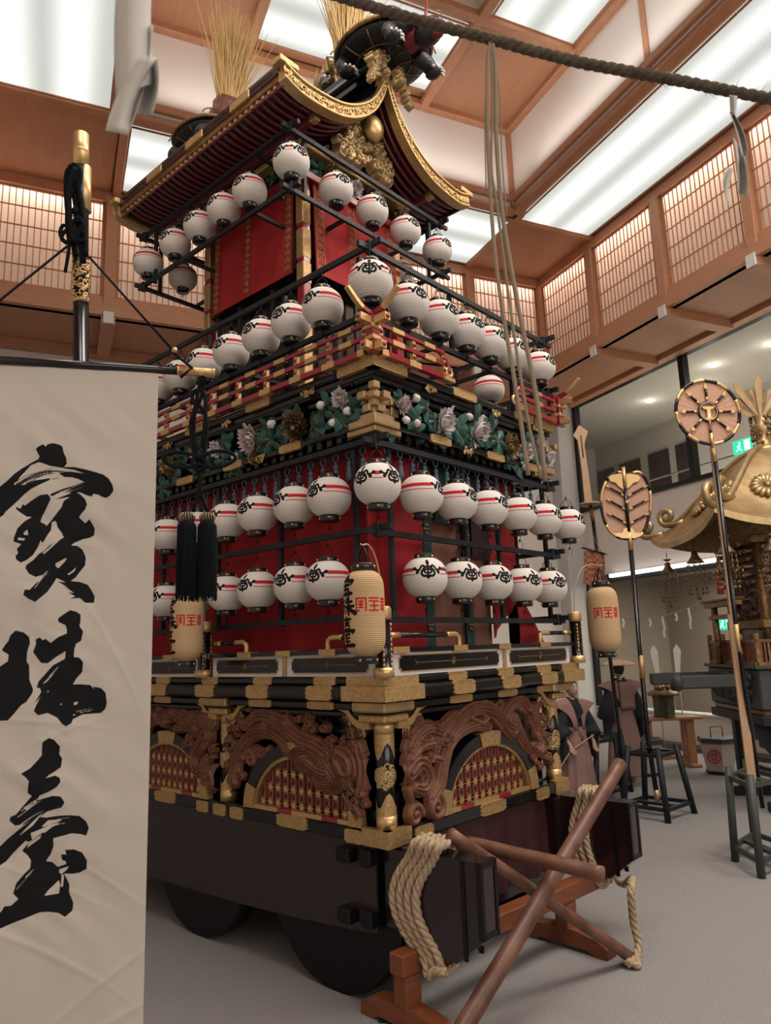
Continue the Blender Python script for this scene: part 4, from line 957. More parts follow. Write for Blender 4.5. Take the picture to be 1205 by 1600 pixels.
def leaves(F, s0, s1, n, zc=3.86, dz=.12, d0=.04):
    for i in range(n):
        s = s0 + (s1 - s0) * (i + rnd.random()) / n; nleaf[0] += 1
        if nleaf[0] % 4 != 1:     # two thirds of the foliage stays one part
            q = put('leaf', F, s, d0 + rnd.uniform(0, .04), zc + rnd.uniform(-dz, dz), rnd.uniform(0, 6.28), rnd.uniform(.9, 1.25), (rnd.uniform(-.4, .4), rnd.uniform(-.5, .3)))
            mw = q.matrix_local.copy(); me = q.data; extra.add([mw @ v.co for v in me.vertices], [tuple(p.vertices) for p in me.polygons], M['leaf'], True); bpy.data.objects.remove(q); continue
        put('leaf', F, s, d0 + rnd.uniform(0, .05), zc + rnd.uniform(-dz, dz), rnd.uniform(0, 6.28), rnd.uniform(1.0, 1.6), (rnd.uniform(-.4, .4), rnd.uniform(-.5, .3)))
# front frieze (s = u) and side frieze (s = v): flowers located as carved
for k, s, z, r in (('pinkpeony', .20, 3.90, .8), ('bud', .33, 3.98, 1.0), ('bud', .21, 3.79, .9), ('pinkbud', .32, 3.79, 1.0), ('peony', .66, 3.87, 1.3), ('pinkbud', .98, 3.98, 1.0), ('peony', 1.10, 3.88, 1.35), ('goldpeony', 1.56, 3.84, 1.3), ('pinkpeony', 1.86, 3.86, .9), ('peony', 2.05, 3.98, .9), ('pinkbud', 1.78, 3.70, 1.0), ('peony', 2.2, 3.86, .9)):
    put(k, fr, s, .10, z, rnd.uniform(0, 6), r, (rnd.uniform(-.2, .2), -.35))
leaves(fr, .15, 2.1, 120)
for k, s, z, r in (('peony', .22, 3.96, .85), ('bud', .30, 3.80, .9), ('bud', .42, 3.96, 1.0), ('bud', .15, 3.85, .9), ('darkpeony', .70, 3.86, 1.35), ('bud', .98, 3.95, 1.1), ('pinkpeony', 1.25, 3.88, 1.45), ('goldpeony', 1.22, 3.72, .6), ('bud', 1.45, 3.78, 1.0), ('peony', 1.72, 3.90, .85), ('goldpeony', 1.98, 3.92, 1.1), ('goldpeony', 2.45, 3.90, 1.2), ('pinkbud', 2.7, 3.88, 1.0), ('peony', 3.0, 3.86, 1.3)):
    put(k, sd, s, .10, z, rnd.uniform(0, 6), r, (rnd.uniform(-.2, .2), -.35))
leaves(sd, .15, 3.4, 170)
# gilt feet below the frieze
mb = MB()
for F, ss in ((fr, (.62, 1.35, 1.95)), (sd, (.78, 1.5, 2.2, 2.95))):
    for s in ss: fitting(mb, F, s, .26, .10, 3.685, 3.75)
for F, ss in ((fr, (.95,)), (sd, (1.15,))):
    for s in ss:
        for k in range(14):
            r = random.uniform(.010, .018); a = s + random.uniform(-.07, .07); z = 3.70 + random.uniform(-.03, .02)
            mb.tube([F(a + r * cos(t), .11, z + r * sin(t)) for t in [i * pi / 3.5 for i in range(6)]], .004, GP, n=4)
FB('frieze_fitting', mb)
# stacked gilt corner bracket
def corner_bracket(x, y, sx, sy):
    mb = MB(); g = M['goldl']
    def cb(a0, a1, b0, b1, z0, z1): mb.cbox(min(x + sx * a0, x + sx * a1), max(x + sx * a0, x + sx * a1), min(y + sy * b0, y + sy * b1), max(y + sy * b0, y + sy * b1), z0, z1, .006, g)
    cb(-.10, .16, -.10, .16, 3.70, 3.75); cb(-.075, .20, -.075, .20, 3.66, 3.70); cb(-.06, .14, -.06, .14, 3.75, 3.80)
    for k, (e, z) in enumerate(((.05, 3.81), (.10, 3.89))):
        cb(-e - .02, .20, -.02, .05, z, z + .055); cb(-.02, .05, -e - .02, .20, z, z + .055)
        cb(.14, .22 + .04 * k, -.04, .06, z, z + .07); cb(-.04, .06, .14, .22 + .04 * k, z, z + .07)
    for k in range(4):   # diagonal stepped arm
        e = -.03 - .035 * k; z = 3.80 + .045 * k; mb.cbox(min(x + sx * e, x + sx * (e + .06)), max(x + sx * e, x + sx * (e + .06)), min(y + sy * e, y + sy * (e + .06)), max(y + sy * e, y + sy * (e + .06)), z, z + .05, .005, g)
    FB('corner_bracket', mb)
corner_bracket(-.02, -.02, 1, 1); corner_bracket(UW + .02, -.02, -1, 1)
# balcony slab, layered black with gilt corner sleeves
mb = MB(); ring(mb, -.10, .05, 3.98, 4.03, LQ, .01); ring(mb, -.12, .09, 4.03, 4.10, LQ, .015); ring(mb, -.25, .13, 4.105, 4.165, LQ, .012)
mb.box(-.1, UW + .1, -.1, VL + .1, 4.06, 4.10, LQ)
FB('balcony_slab', mb)
mb = MB()
for F, ss in ((fr, (.92, 1.78)), (sd, (1.13, 2.0, 2.9))):
    for s in ss: fitting(mb, F, s, .32, .13, 4.102, 4.172)
for F in (fr, sd): sbox(mb, F, -.14, .22, .05, .137, 4.10, 4.172, G)
sbox(mb, fr, UW - .2, UW + .14, .05, .137, 4.10, 4.172, G)
for F, ss in ((fr, (.50, 1.36, 2.0)), (sd, (.55, 1.55, 2.45))):
    for s in ss:
        for k in range(22):
            a = random.uniform(0, 6.28); q = random.uniform(.01, .055); r = random.uniform(.008, .014)
            mb.tube([F(s + q * cos(a) * 1.3 + r * cos(t), .125, 4.085 + q * sin(a) * .5 + r * sin(t)) for t in [i * pi / 3 for i in range(6)]], .0035, GP, n=4)
FB('balcony_fitting', mb)
# balcony railing: three red rails with gilt sleeves, crossed and upswept at the corners
def railing(F, s0, s1, open0=False, open1=False, D=.19):
    mb = MB(); R_ = M['red']
    for z, w, h in ((4.19, .045, .038), (4.29, .028, .030), (4.385, .028, .026)):
        sbox(mb, F, s0, s1, D - w, D, z - h / 2, z + h / 2, R_)
        n = max(1, int((s1 - s0) / .34)); 
        for i in range(n + 1):
            s = s0 + (s1 - s0) * (i + (.5 if z > 4.25 else 0)) / n
            if s > s1 - .02: continue
            a0, a1 = max(s0, s - .062), min(s1, s + .062); sbox(mb, F, a0, a1, D - w - .004, D + .004, z - h / 2 - .004, z + h / 2 + .004, GP)
    r = FB('balcony_railing', mb); g = MB(); n = max(1, int((s1 - s0) / .34))
    for i in range(n + 1):
        s = s0 + (s1 - s0) * (i + .0) / n
        for z0, z1 in ((4.21, 4.275), (4.305, 4.37)):
            sbox(g, F, s - .018, s + .018, D - .035, D - .006, z0, z1, GP); g.ball(F(s, D - .006, (z0 + z1) / 2), .016, R_, 8, 5)
    g.build('railing_strut', r)
    for sx, on in ((s0, open0), (s1, open1)):
        if on:
            sg = 1 if sx == s1 else -1; c = MB()
            pts = [F(sx - sg * .10, D - .02, 4.385), F(sx - sg * .02, D - .02, 4.38), F(sx + sg * .05, D - .02, 4.31), F(sx + sg * .07, D - .02, 4.24)]
            c.tube(spline(pts, 5), .020, R_, n=8)
            c.tube([F(sx + sg * (.075 + .045 * (1 - i / 18) * cos(i * .55 + 2.6)), D - .02, 4.25 + .045 * (1 - i / 24) * sin(i * .55 + 2.6)) for i in range(14)], .014, GP, n=8)
            sbox(c, F, sx - .02, sx + .12, D - .05, D, 4.17, 4.20, GP)
            c.build('curled_newel', r)
    return r
ra = railing(fr, -.10, .60, open1=True); railing(fr, 1.66, UW + .10, open0=True); rb = railing(sd, -.10, 4.9); railing(rr, -.1, 4.9)
def cornerx(x, y, sx, sy):
    mb = MB(); R_ = M['red']; D = .17
    def P(a, b, z): return (x + sx * a, y + sy * b, z)
    # projecting rail ends with round red centres
    for z, e in ((4.20, .10), (4.385, .14)):
        for A_ in (0, 1):
            p0 = P(0, 0, z); p1 = P(-e, 0, z) if A_ == 0 else P(0, -e, z); mb.bar(p0, p1, .052, .052, GP)
            d = Vector(p1) - Vector(p0); d.normalize(); mb.lathe([(.018, 0), (.018, .004)], R_, n=12, c=Vector(p1), axis=d)
    for A_ in (0, 1):
        def Q(t, z): return P(-t, 0, z) if A_ == 0 else P(0, -t, z)
        pts = spline([Q(-.10, 4.42), Q(.0, 4.435), Q(.12, 4.47), Q(.24, 4.56)], 6); n = len(pts)
        w = [.024 - .010 * (i / n) for i in range(n)]
        for i in range(n - 1): mb.bar(pts[i], pts[i + 1], .035, w[i] * 1.6, GP if (i > 10 or 4 < i < 7) else R_)
    mb.cbox(x - .035, x + .035, y - .035, y + .035, 4.17, 4.44, .006, R_)
    for z in (4.25, 4.33): mb.cbox(x - .045, x + .045, y - .045, y + .045, z, z + .03, .006, GP)
    FB('crossed_rail_end', mb)
cornerx(-.17, -.17, 1, 1); cornerx(UW + .17, -.17, -1, 1)
# lantern rack over the balcony
rack('lantern_rack', -.10, UW + .12, -.10, VL, (4.985, 4.475), [(-.07, .03), (-.07, .86), (-.07, 1.9), (-.07, 2.9), (-.07, 3.9), (.04, -.07), (.86, -.07), (1.72, -.07), (UW + .09, -.07), (UW + .09, .9), (UW + .09, 1.9)])
mb = MB()
for x, y in ((-.07, .3), (.3, -.07), (UW + .09, .3), (1.72, -.07), (-.07, 1.9), (UW + .09, 1.9)): mb.box(x - .016, x + .016, y - .016, y + .016, 4.10, 4.475, FM)
FB('rack_foot', mb)
# ------------------------------------------------------------------ upper storey: gilt columns, brocade drape
CU0, CU1, CV0, CV1 = .46, 1.70, 1.22, 2.66
for x, y in ((CU0, CV0), (CU1, CV0), (CU0, CV1), (CU1, CV1)):
    mb = MB(); mb.cbox(x - .045, x + .045, y - .045, y + .045, 4.10, 6.75, .008, M['red']); c = FB('upper_column', mb); g = MB()
    for z0, z1 in ((4.1, 5.0), (5.42, 5.62), (5.66, 5.95), (6.0, 6.35)): g.cbox(x - .049, x + .049, y - .049, y + .049, z0, z1, .006, G)
    g.build('gilt_sleeve', c)
def drape(F0, s0, s1, stripes):
    o = cloth(F0, s0, s1, .055, 5.53, 6.42, M['drape'], .004, .5, name='brocade_drape', nu=40, flare=.03); g = MB()
    for s in stripes:
        for e in (-.045, .045): g.add([F0(s + e - .003, .07 + .03 * (1 - b), 5.54 + .87 * b) for b in (0, 1)] + [F0(s + e + .003, .07 + .03 * (1 - b), 5.54 + .87 * b) for b in (1, 0)], [(0, 1, 2, 3)], M['goldd'])
        for k in range(11):
            z = 5.59 + k * .075; b = (z - 5.46) / .96; d = .066 + .03 * (1 - b)
            g.tube([F0(s + (.026 if k % 2 else .03) * cos(t), d, z + .03 * sin(t)) for t in [i * pi / 5 for i in range(10)]], .003, M['gold'], n=4, closed=True); g.tube([F0(s + .014 * cos(t + 1), d, z + .014 * sin(t)) for t in [i * pi / 4 for i in range(8)]], .003, M['gold'], n=4, closed=True)
    for k in range(1): sbox(g, F0, s0, s1, .08, .092, 5.525, 5.545, M['drape'])
    g.build('gilt_pattern', o)
drape(lambda s, d, z: (CU0 - d, s, z), CV0 + .06, CV1 - .16, (CV0 + .12, CV0 + .72, CV1 - .22))
drape(lambda s, d, z: (s, CV0 - d, z), CU0 + .07, CU1 - .05, (CU0 + .13, CU0 + .55, CU1 - .12))
drape(lambda s, d, z: (CU1 + d, s, z), CV0 + .06, CV1 - .06, (CV0 + .12,)); drape(lambda s, d, z: (s, CV1 + d, z), CU0 + .06, CU1 - .06, ())
mb = MB(); mb.box(CU0 - .02, CU1 + .02, CV0 - .02, CV1 + .02, 5.55, 5.60, M['lacq']); mb.box(CU0 + .05, CU1 - .05, CV0 + .05, CV1 - .05, 4.1, 5.6, M['lacq'])
for x in (CU0 + .25, CU1 - .25, 1.08): mb.bar((x, CV0 - .03, 4.1), (x, CV0 - .03, 5.5), .03, .03, FM)
for y in (CV0 + .4, CV0 + .9, CV1 - .2): mb.bar((CU0 - .03, y, 4.1), (CU0 - .03, y, 5.5), .03, .03, FM)
FB('upper_chamber', mb)
# upper frieze with carving and a few peonies, gilt bosses
mb = MB(); mb.cbox(CU0 - .10, CU1 + .10, CV0 - .1, CV1 + .1, 6.42, 6.5, .01, M['red']); mb.box(CU0 - .04, CU1 + .04, CV0 - .04, CV1 + .04, 6.5, 6.85, M['lacq']); mb.cbox(CU0 - .14, CU1 + .14, CV0 - .14, CV1 + .14, 6.70, 6.76, .01, G)
FB('upper_frieze', mb)
Fu = lambda s, d, z: (s, CV0 - d, z); Su = lambda s, d, z: (CU0 - d, s, z)
for k, s, z, r in (('peony', 1.05, 6.6, 1.0), ('pinkpeony', 1.35, 6.58, 1.3), ('goldpeony', .7, 6.6, 1.0), ('darkpeony', 1.6, 6.58, 1.0)): put(k, Fu, s, .10, z, rnd.uniform(0, 6), r, (0, -.4))
leaves(Fu, CU0, CU1, 26, 6.6, .08); leaves(Su, CV0, CV1, 20, 6.6, .08)
o = extra.build('peony_foliage', FL, recalc=False); o['kind'] = 'stuff'
rack('lantern_rack', .05, UW - .05, .90, 3.27, (6.575, 6.005), [(.08, 1.06), (.08, 3.10), (.22, .93), (UW - .22, .93), (.22, 3.24), (UW - .08, 3.1), (UW - .08, 1.06)], ext=.10)
mb = MB()
for a, b in (((.05, 1.4, 6.02), (CU0, 1.4, 6.02)), ((.05, 2.5, 6.02), (CU0, 2.5, 6.02)), ((CU1, 1.4, 6.02), (UW - .05, 1.4, 6.02)), ((CU1, 2.5, 6.02), (UW - .05, 2.5, 6.02)), ((.7, .9, 6.03), (.7, CV0, 6.03)), ((1.45, .9, 6.03), (1.45, CV0, 6.03)), ((.7, CV1, 6.03), (.7, 3.27, 6.03)), ((.05, 1.4, 6.6), (CU0, 1.4, 6.6)), ((.05, 2.5, 6.6), (CU0, 2.5, 6.6)), ((CU1, 2.5, 6.6), (UW - .05, 2.5, 6.6))): mb.bar(a, b, .03, .03, FM)
FB('rack_strut', mb)
# struts tying the middle rack back to the chamber
mb = MB()
for a, b in (((-.1, 1.4, 4.5), (CU0, 1.4, 4.5)), ((-.1, 2.5, 4.5), (CU0, 2.5, 4.5)), ((.7, -.1, 4.5), (.7, CV0, 4.5)), ((1.45, -.1, 4.5), (1.45, CV0, 4.5)), ((CU1, 2.0, 4.5), (UW + .1, 2.0, 4.5))): mb.bar(a, b, .03, .03, FM)
FB('rack_strut', mb)
# ------------------------------------------------------------------ roof
UC = 1.08; RV0, RV1 = .75, 3.42
half = [(-1.27, 6.80), (-1.17, 6.765), (-1.05, 6.745), (-.83, 6.76), (-.60, 6.81), (-.38, 6.93), (-.20, 7.10), (-.08, 7.30), (0, 7.50)]
lft = spline([(a, b, 0) for a, b in half], 5); prof = [(UC + p.x, p.y) for p in lft] + [(UC - p.x, p.y) for p in lft[-2::-1]]
def off(prof, d):
    out = []
    for i, (a, b) in enumerate(prof):
        a0, b0 = prof[max(i - 1, 0)]; a1, b1 = prof[min(i + 1, len(prof) - 1)]; dx, dy = a1 - a0, b1 - b0; l = hypot(dx, dy); out.append((a - dy / l * d, b + dx / l * d))
    return out
def strip_solid(mb, lo, hi, y0, y1, m, smooth=False):
    n = len(lo); v = []
    for (a, b), (c, d) in zip(lo, hi): v += [(a, y0, b), (c, y0, d), (c, y1, d), (a, y1, b)]
    mb.add(v, [(4 * i + k, 4 * i + (k + 1) % 4, 4 * i + 4 + (k + 1) % 4, 4 * i + 4 + k) for i in range(n - 1) for k in range(4)] + [(0, 1, 2, 3), (4 * n - 1, 4 * n - 2, 4 * n - 3, 4 * n - 4)], m, smooth)
inner = [(a, b + .07) for a, b in prof]; top = [(a, b + .22) for a, b in prof]
mb = MB(); strip_solid(mb, [(a, b + .03) for a, b in inner], [(a, b + .13 + .0) for a, b in prof], RV0 + .06, RV1 - .06, M['maroon'])
strip_solid(mb, [(a, b + .13) for a, b in prof], [(a, b + .19) for a, b in prof], RV0 - .02, RV1 + .02, M['lacq']); RF = FB('roof', mb)
mb = MB(); y = RV0 + .10      # rafters, two tiers
while y < RV1 - .08:
    pl = [p for p in prof if -.14 <= p[0] - 0 <= UW + .14]
    lo = [(a, b + .055) for a, b in prof[3:-3]]; mb.tube([(a, y, b) for a, b in lo], .021, M['maroon'], n=6)
    y += .078
mb.build('rafter', RF)
mb = MB(); 
for u in (UC - .80, UC + .80):
    zz = np.interp(u, [p[0] for p in prof], [p[1] for p in prof]); mb.cbox(u - .03, u + .03, RV0 + .08, RV1 - .08, zz - .01, zz + .05, .006, M['maroon']); mb.cbox(u - .035, u + .035, RV0 + .06, RV0 + .14, zz - .016, zz + .055, .006, G)
mb.cbox(UC - .05, UC + .05, RV0 + .05, RV1 - .05, 7.40, 7.50, .01, M['maroon'])
mb.build('purlin', RF)
# rafter ends: gilt dots along the eaves, gilt eave edging
mb = MB(); ed = MB()
for sg in (-1, 1):
    x = UC + sg * 1.22; y = RV0 + .10
    while y < RV1 - .08: mb.box(min(x, x + sg * .03), max(x, x + sg * .03), y - .014, y + .014, 6.80, 6.83, M['goldp']); y += .078
    ed.cbox(min(x - sg * .02, x + sg * .035), max(x - sg * .02, x + sg * .035), RV0, RV1, 6.84, 6.90, .006, M['goldd']); ed.cbox(min(x, x + sg * .02), max(x, x + sg * .02), RV0, RV1, 6.785, 6.84, .004, M['maroon']); ed.cbox(min(x, x + sg * .05), max(x, x + sg * .05), RV0, RV1, 6.90, 6.97, .006, M['lacq'])
    for yy in (1.3, 2.0, 2.7): ed.cbox(min(x, x + sg * .06), max(x, x + sg * .06), yy - .14, yy + .14, 6.895, 6.975, .006, G)
mb.build('rafter_tip', RF); ed.build('eave_edging', RF)
# carved gilt bargeboards following the curve, rising to a spire at the peak
def barge(y0, y1, carve_side):
    mb = MB(); h = [.155 if abs(a - UC) > .12 else .155 + .20 * (1 - abs(a - UC) / .12) ** 1.5 for a, b in prof]
    lo = prof; hi = [(a, b + hh) for (a, b), hh in zip(prof, h)]
    strip_solid(mb, lo, hi, y0, y1, G)
    b_ = FB('bargeboard', mb); g = MB()
    yy = y0 - .008 if carve_side < 0 else y1 + .008
    g.tube([(a, yy, b + .012) for a, b in lo], .012, GP, n=6); g.tube([(a, yy, b + .14) for a, b in lo], .014, GP, n=6)
    rs = random.Random(3); n = len(prof)
    for i in range(150):     # raised scrollwork between the two mouldings
        t = i / 150 * (n - 1); k = min(int(t), n - 2); f = t - k; a = prof[k][0] * (1 - f) + prof[k + 1][0] * f; b = prof[k][1] * (1 - f) + prof[k + 1][1] * f + .076
        r = .030; ph = i * 1.9; dr = 1 if i % 2 else -1
        g.tube([(a + r * (1 - q / 8) * cos(ph + dr * q * .8), yy, b + r * (1 - q / 8) * sin(ph + dr * q * .8) + .012 * sin(i * 2.1)) for q in range(7)], .0055, GP, n=4)
    for sg in (-1, 1):
        g.cbox(min(UC + sg * 1.13, UC + sg * 1.33), max(UC + sg * 1.13, UC + sg * 1.33), y0 - .02, y1 + .02, 6.93, 6.985, .006, G)
    g.build('bargeboard_scrollwork', b_)
barge(RV0 - .06, RV0 + .02, -1); barge(RV1 - .02, RV1 + .06, 1)
# gilt cloud carving filling the gable under the peak
rs = np.random.RandomState(9)
gs = curls(rs, .72, 1.44, 6.76, 7.05, 60, .03, .06, 1.0) + curls(rs, .86, 1.30, 7.0, 7.22, 26, .03, .05, 1.0)
relief(Fu, .6, 1.56, 6.70, 7.42, gs + [([(.86, 6.95), (1.08, 7.25), (1.30, 6.95)], .07, .07, .6, 3)], None, 'gable_carving', .008, .11, M['goldl'], d0=.16, parent=RF)
mb = MB(); mb.ball((1.08, CV0 - .34, 7.14), .12, M['goldp'], 16, 10, (1, .7, 1.1)); mb.prism([(.52, CV0 - .14, 6.72), (1.64, CV0 - .14, 6.72), (1.36, CV0 - .14, 7.0), (1.15, CV0 - .14, 7.3), (1.01, CV0 - .14, 7.3), (.80, CV0 - .14, 7.0)], (0, .03, 0), M['lacq']); mb.build('gable_board', RF)
# gilt pendants each side of the spire
for sg in (-1, 1):
    gs = [([(UC + sg * .10, 7.90), (UC + sg * .15, 7.75), (UC + sg * .17, 7.62), (UC + sg * .26, 7.42)], .06, .03, .7, 3)] + curls(rs, UC + min(sg * .07, sg * .21), UC + max(sg * .07, sg * .21), 7.56, 7.90, 18, .026, .045, 1.0) + curls(rs, UC + min(sg * .18, sg * .30), UC + max(sg * .18, sg * .30), 7.38, 7.6, 6, .02, .035, .9)
    relief(lambda s, d, z: (s, RV0 - .07 - d, z), UC + (-.42 if sg < 0 else .02), UC + (-.02 if sg < 0 else .42), 7.3, 8.08, gs, None, 'ridge_pendant', .008, .10, M['goldl'], d0=0, parent=RF)
# ridge: stacked black and silver-edged box
mb = MB(); mb.cbox(UC - .09, UC + .09, RV0 + .0, RV1 + .0, 7.62, 7.72, .008, M['lacq']); mb.cbox(UC - .13, UC + .13, RV0 + .0, RV1, 7.72, 7.76, .006, mat('grey_ridge_edge', (.30, .30, .30), .3, .6)); mb.cbox(UC - .11, UC + .11, RV0 + .0, RV1, 7.76, 7.84, .008, M['lacq'])
for yy in (1.05, 1.6, 2.2, 2.8): mb.cbox(UC - .115, UC + .115, yy - .03, yy + .03, 7.755, 7.845, .004, G)
mb.build('ridge', RF)
# flaming jewel in the middle of the ridge
mb = MB(); mb.lathe([(.07, 7.84), (.09, 7.87), (.04, 7.92), (.05, 7.95)], M['lacq'], n=16, c=(UC, 1.50, 0)); J = FB('jewel_stand', mb)
MB().ball((UC, 1.50, 8.04), .105, M['mirror'], 20, 14).build('silver_jewel', J)
mb = MB()
def flame(c, a, ln, w, plane):
    pts = []; n = 9
    for i in range(n):
        t = i / (n - 1); q = a + .35 * sin(t * 5 + a * 3); r = .11 + ln * t; p = Vector((0, cos(q), sin(q))) * r if plane else Vector((cos(q) * .7, cos(q) * .7, sin(q))) * r
        pts.append(Vector(c) + p)
    mb.tube(pts, [w * (1 - (i / (n - 1)) ** 1.3) + .002 for i in range(n)], M['goldl'], n=6)
for i in range(17): flame((UC, 1.50, 8.04), -.5 + i * (pi + 1.0) / 16, .13 + .06 * (i % 2), .028, True)
for i in range(7): flame((UC, 1.50, 8.04), .1 + i * (pi - .2) / 6, .13, .026, False)
mb.build('gilt_flame', J)
# ------------------------------------------------------------------ the two long-tailed turtles on the ridge
def turtle(yc, dr, zb, front):
    """dr=-1 looks to the front (negative v)"""
    T = empty('turtle_ornament', (0, 0, 0)); T.parent = FL
    TS = .82
    def X(a, b, c): return Vector((UC + a * TS, yc + dr * b * TS, zb + c * TS))     # b forward
    mb = MB(); n = 28; k = 12; v = []      # domed shell
    for i in range(k + 1):
        p = pi / 2 * i / k; r = cos(p); hgt = sin(p) ** .85
        for j in range(n): t = 2 * pi * j / n; fl = 1.06 if i == 0 else 1; v.append(X(.50 * r * sin(t) * fl, .56 * r * cos(t) * fl, .10 + .26 * hgt + .03 * abs(cos(t)) * (i == 0)))
    mb.add(v, [(i * n + j, i * n + (j + 1) % n, (i + 1) * n + (j + 1) % n, (i + 1) * n + j) for i in range(k) for j in range(n)], M['shell'], True)
    mb.build('turtle_shell', T)
    mb = MB(); v = []
    for i in range(7):
        p = pi / 2 * i / 6; r = cos(p)
        for j in range(n): t = 2 * pi * j / n; v.append(X(.505 * r * sin(t), .565 * r * cos(t), .09 - .11 * sin(p)))
    mb.add(v, [(i * n + j, i * n + (j + 1) % n, (i + 1) * n + (j + 1) % n, (i + 1) * n + j) for i in range(6) for j in range(n)], M['turtleskin'], True); mb.build('turtle_belly', T)
    g = MB(); g.tube([X(.525 * sin(t), .595 * cos(t), .12 + .03 * abs(cos(t))) for t in [2 * pi * j / 40 for j in range(40)]], .022, M['goldd'], n=6, closed=True)
    for q in (-.5, -.17, .17, .5): g.tube([X(.49 * sin(t) * sqrt(1 - q * q * .8), .56 * q * 1.6, .115 + .265 * cos(t) * sqrt(1 - q * q * .9)) for t in [-1.4 + 2.8 * j / 14 for j in range(15)]], .008, M['goldd'], n=5)
    for q in (-.5, .5): g.tube([X(.36 * q, .5 * sin(t), .13 + .23 * cos(t)) for t in [-1.4 + 2.8 * j / 14 for j in range(15)]], .008, M['goldd'], n=5)
    [g.tube([X(.5 * q1 * sin(t), .56 * q1 * cos(t), .088 - .11 * sin(math.acos(q1)) - .004) for q1 in (.3, .6, .85, .98)], .007, M['goldd'], n=5) for t in [k * pi / 5 for k in range(10)]]
    g.tube([X(.30 * sin(t), .336 * cos(t), .088 - .11 * .8 - .004) for t in [2 * pi * j / 32 for j in range(32)]], .007, M['goldd'], n=5, closed=True)
    g.build('shell_trim', T)
    for sx, b in ((1, .33), (-1, .33), (1, -.38), (-1, -.38)):
        mb = MB(); p = [X(sx * .20, b, .04), X(sx * .33, b + .05, -.01), X(sx * .38, b + .08, -.08), X(sx * .36, b + .11, -.15)]
        mb.tube(spline(p, 4), [.09, .088, .085, .08, .078, .075, .07, .068, .065, .06, .058, .062, .065][:13], M['turtleskin'], n=10)
        f = X(sx * .36, b + .12, -.16); mb.ball(f, .07, M['turtleskin'], 10, 7, (1, 1.2, .7)); lg = mb.build('turtle_leg', T); c = MB()
        for q in range(5):
            a = -.9 + q * .45; d = Vector((sx * sin(a), dr * cos(a), 0)); c.tube([f + d * .06 + Vector((0, 0, .01)), f + d * .10, f + d * .115 + Vector((0, 0, -.025))], [.016, .013, .004], M['petal'], n=6)
        c.build('turtle_claw', T)
    # neck and horned head
    mb = MB(); nk = spline([X(0, .40, .06), X(0, .50, .04), X(0, .58, .02), X(0, .63, .02)], 5); mb.tube(nk, [.11 - .0035 * i for i in range(len(nk))], M['turtlered'], n=12)
    mb.build('turtle_neck', T)
    mb = MB(); h = X(0, .68, .0); mb.ball(h, .125, M['turtleskin'], 14, 10, (.9, 1.25, 1.0)); mb.ball(h + Vector((0, dr * .10, -.01)), .062, M['turtlered'], 12, 8, (1, 1.3, .8))
    mb.tube([h + Vector((0, dr * .05, -.07)), h + Vector((0, dr * .13, -.09)), h + Vector((0, dr * .17, -.085))], [.05, .042, .02], M['turtlered'], n=10)
    H_ = mb.build('turtle_head', T); mb = MB()
    for sx in (-1, 1):
        mb.ball(h + Vector((sx * .06, dr * .09, .035)), .022, M['petal'], 8, 6); mb.ball(h + Vector((sx * .072, dr * .10, .035)), .012, M['redp'], 8, 6)
        mb.tube([h + Vector((sx * .08, -dr * .02, .02)), h + Vector((sx * .14, -dr * .08, .05)), h + Vector((sx * .13, -dr * .13, .10))], [.03, .022, .004], M['turtleskin'], n=6)
        for q in range(7): mb.tube([h + Vector((sx * .055, dr * (.05 + .018 * q), -.035)), h + Vector((sx * .055, dr * (.05 + .018 * q), -.058))], [.008, .002], M['petal'], n=5)
        mb.tube(spline([h + Vector((sx * .02, dr * .17, .0)), h + Vector((sx * .08, dr * .2, .03)), h + Vector((sx * .12, dr * .17, .02))], 4), .004, M['goldd'], n=4)
    mb.tube([h + Vector((0, 0, .08)), h + Vector((0, -dr * .02, .2)), h + Vector((0, dr * .0, .34))], [.022, .016, .01], M['turtlered'], n=8)
    mb.build('turtle_face', T)
    # straw tail: sheath and fan of long stalks
    tb = X(0, -.60, .46) if front else X(0, -.45, .50)
    mb = MB(); sh = [X(0, -.30, .20), X(0, -.42, .34), tb, tb + Vector((0, -dr * .02, .06))]
    mb.tube(spline(sh, 4), [.20 if not front else .08] * 5 + [.18 if not front else .06] * 4 + [.15 if not front else .05] * 4, M['brown'], n=14); mb.build('tail_sheath', T)
    mb = MB(); rs = random.Random(4)
    # about 170 stalks, they cannot be told apart
    for i in range(330):
        a = rs.gauss(0, .15); b = rs.gauss(0, .11); ln = rs.uniform(.8, 1.3); lean = 0
        p0 = tb + Vector((rs.uniform(-.09, .09) + a * .15, rs.uniform(-.09, .09), 0)); d = Vector((sin(a) , -dr * (sin(b) + (-.05 if front else .12)), 1)).normalized(); dro = rs.uniform(-.06, .06)
        e1 = p0 + d * ln * .5; e2 = p0 + d * ln + Vector((a * .12 + dro, dro, -.02)); mb.tube([p0, e1, e2], [.0065, .0055, .002], M['straw'], n=4, cap=False)
    o = mb.build('straw_tail', T); o['kind'] = 'stuff'
    return T
turtle(.72, -1, 7.745, True); turtle(3.62, 1, 8.36, False)
mb = MB(); mb.cbox(UC - .12, UC + .12, 3.2, 4.0, 7.60, 7.95, .02, M['lacq']); mb.lathe([(.20, 7.95), (.14, 8.05), (.16, 8.2), (.22, 8.32)], M['goldd'], n=16, c=(UC, 3.6, 0)); FB('turtle_pedestal', mb)
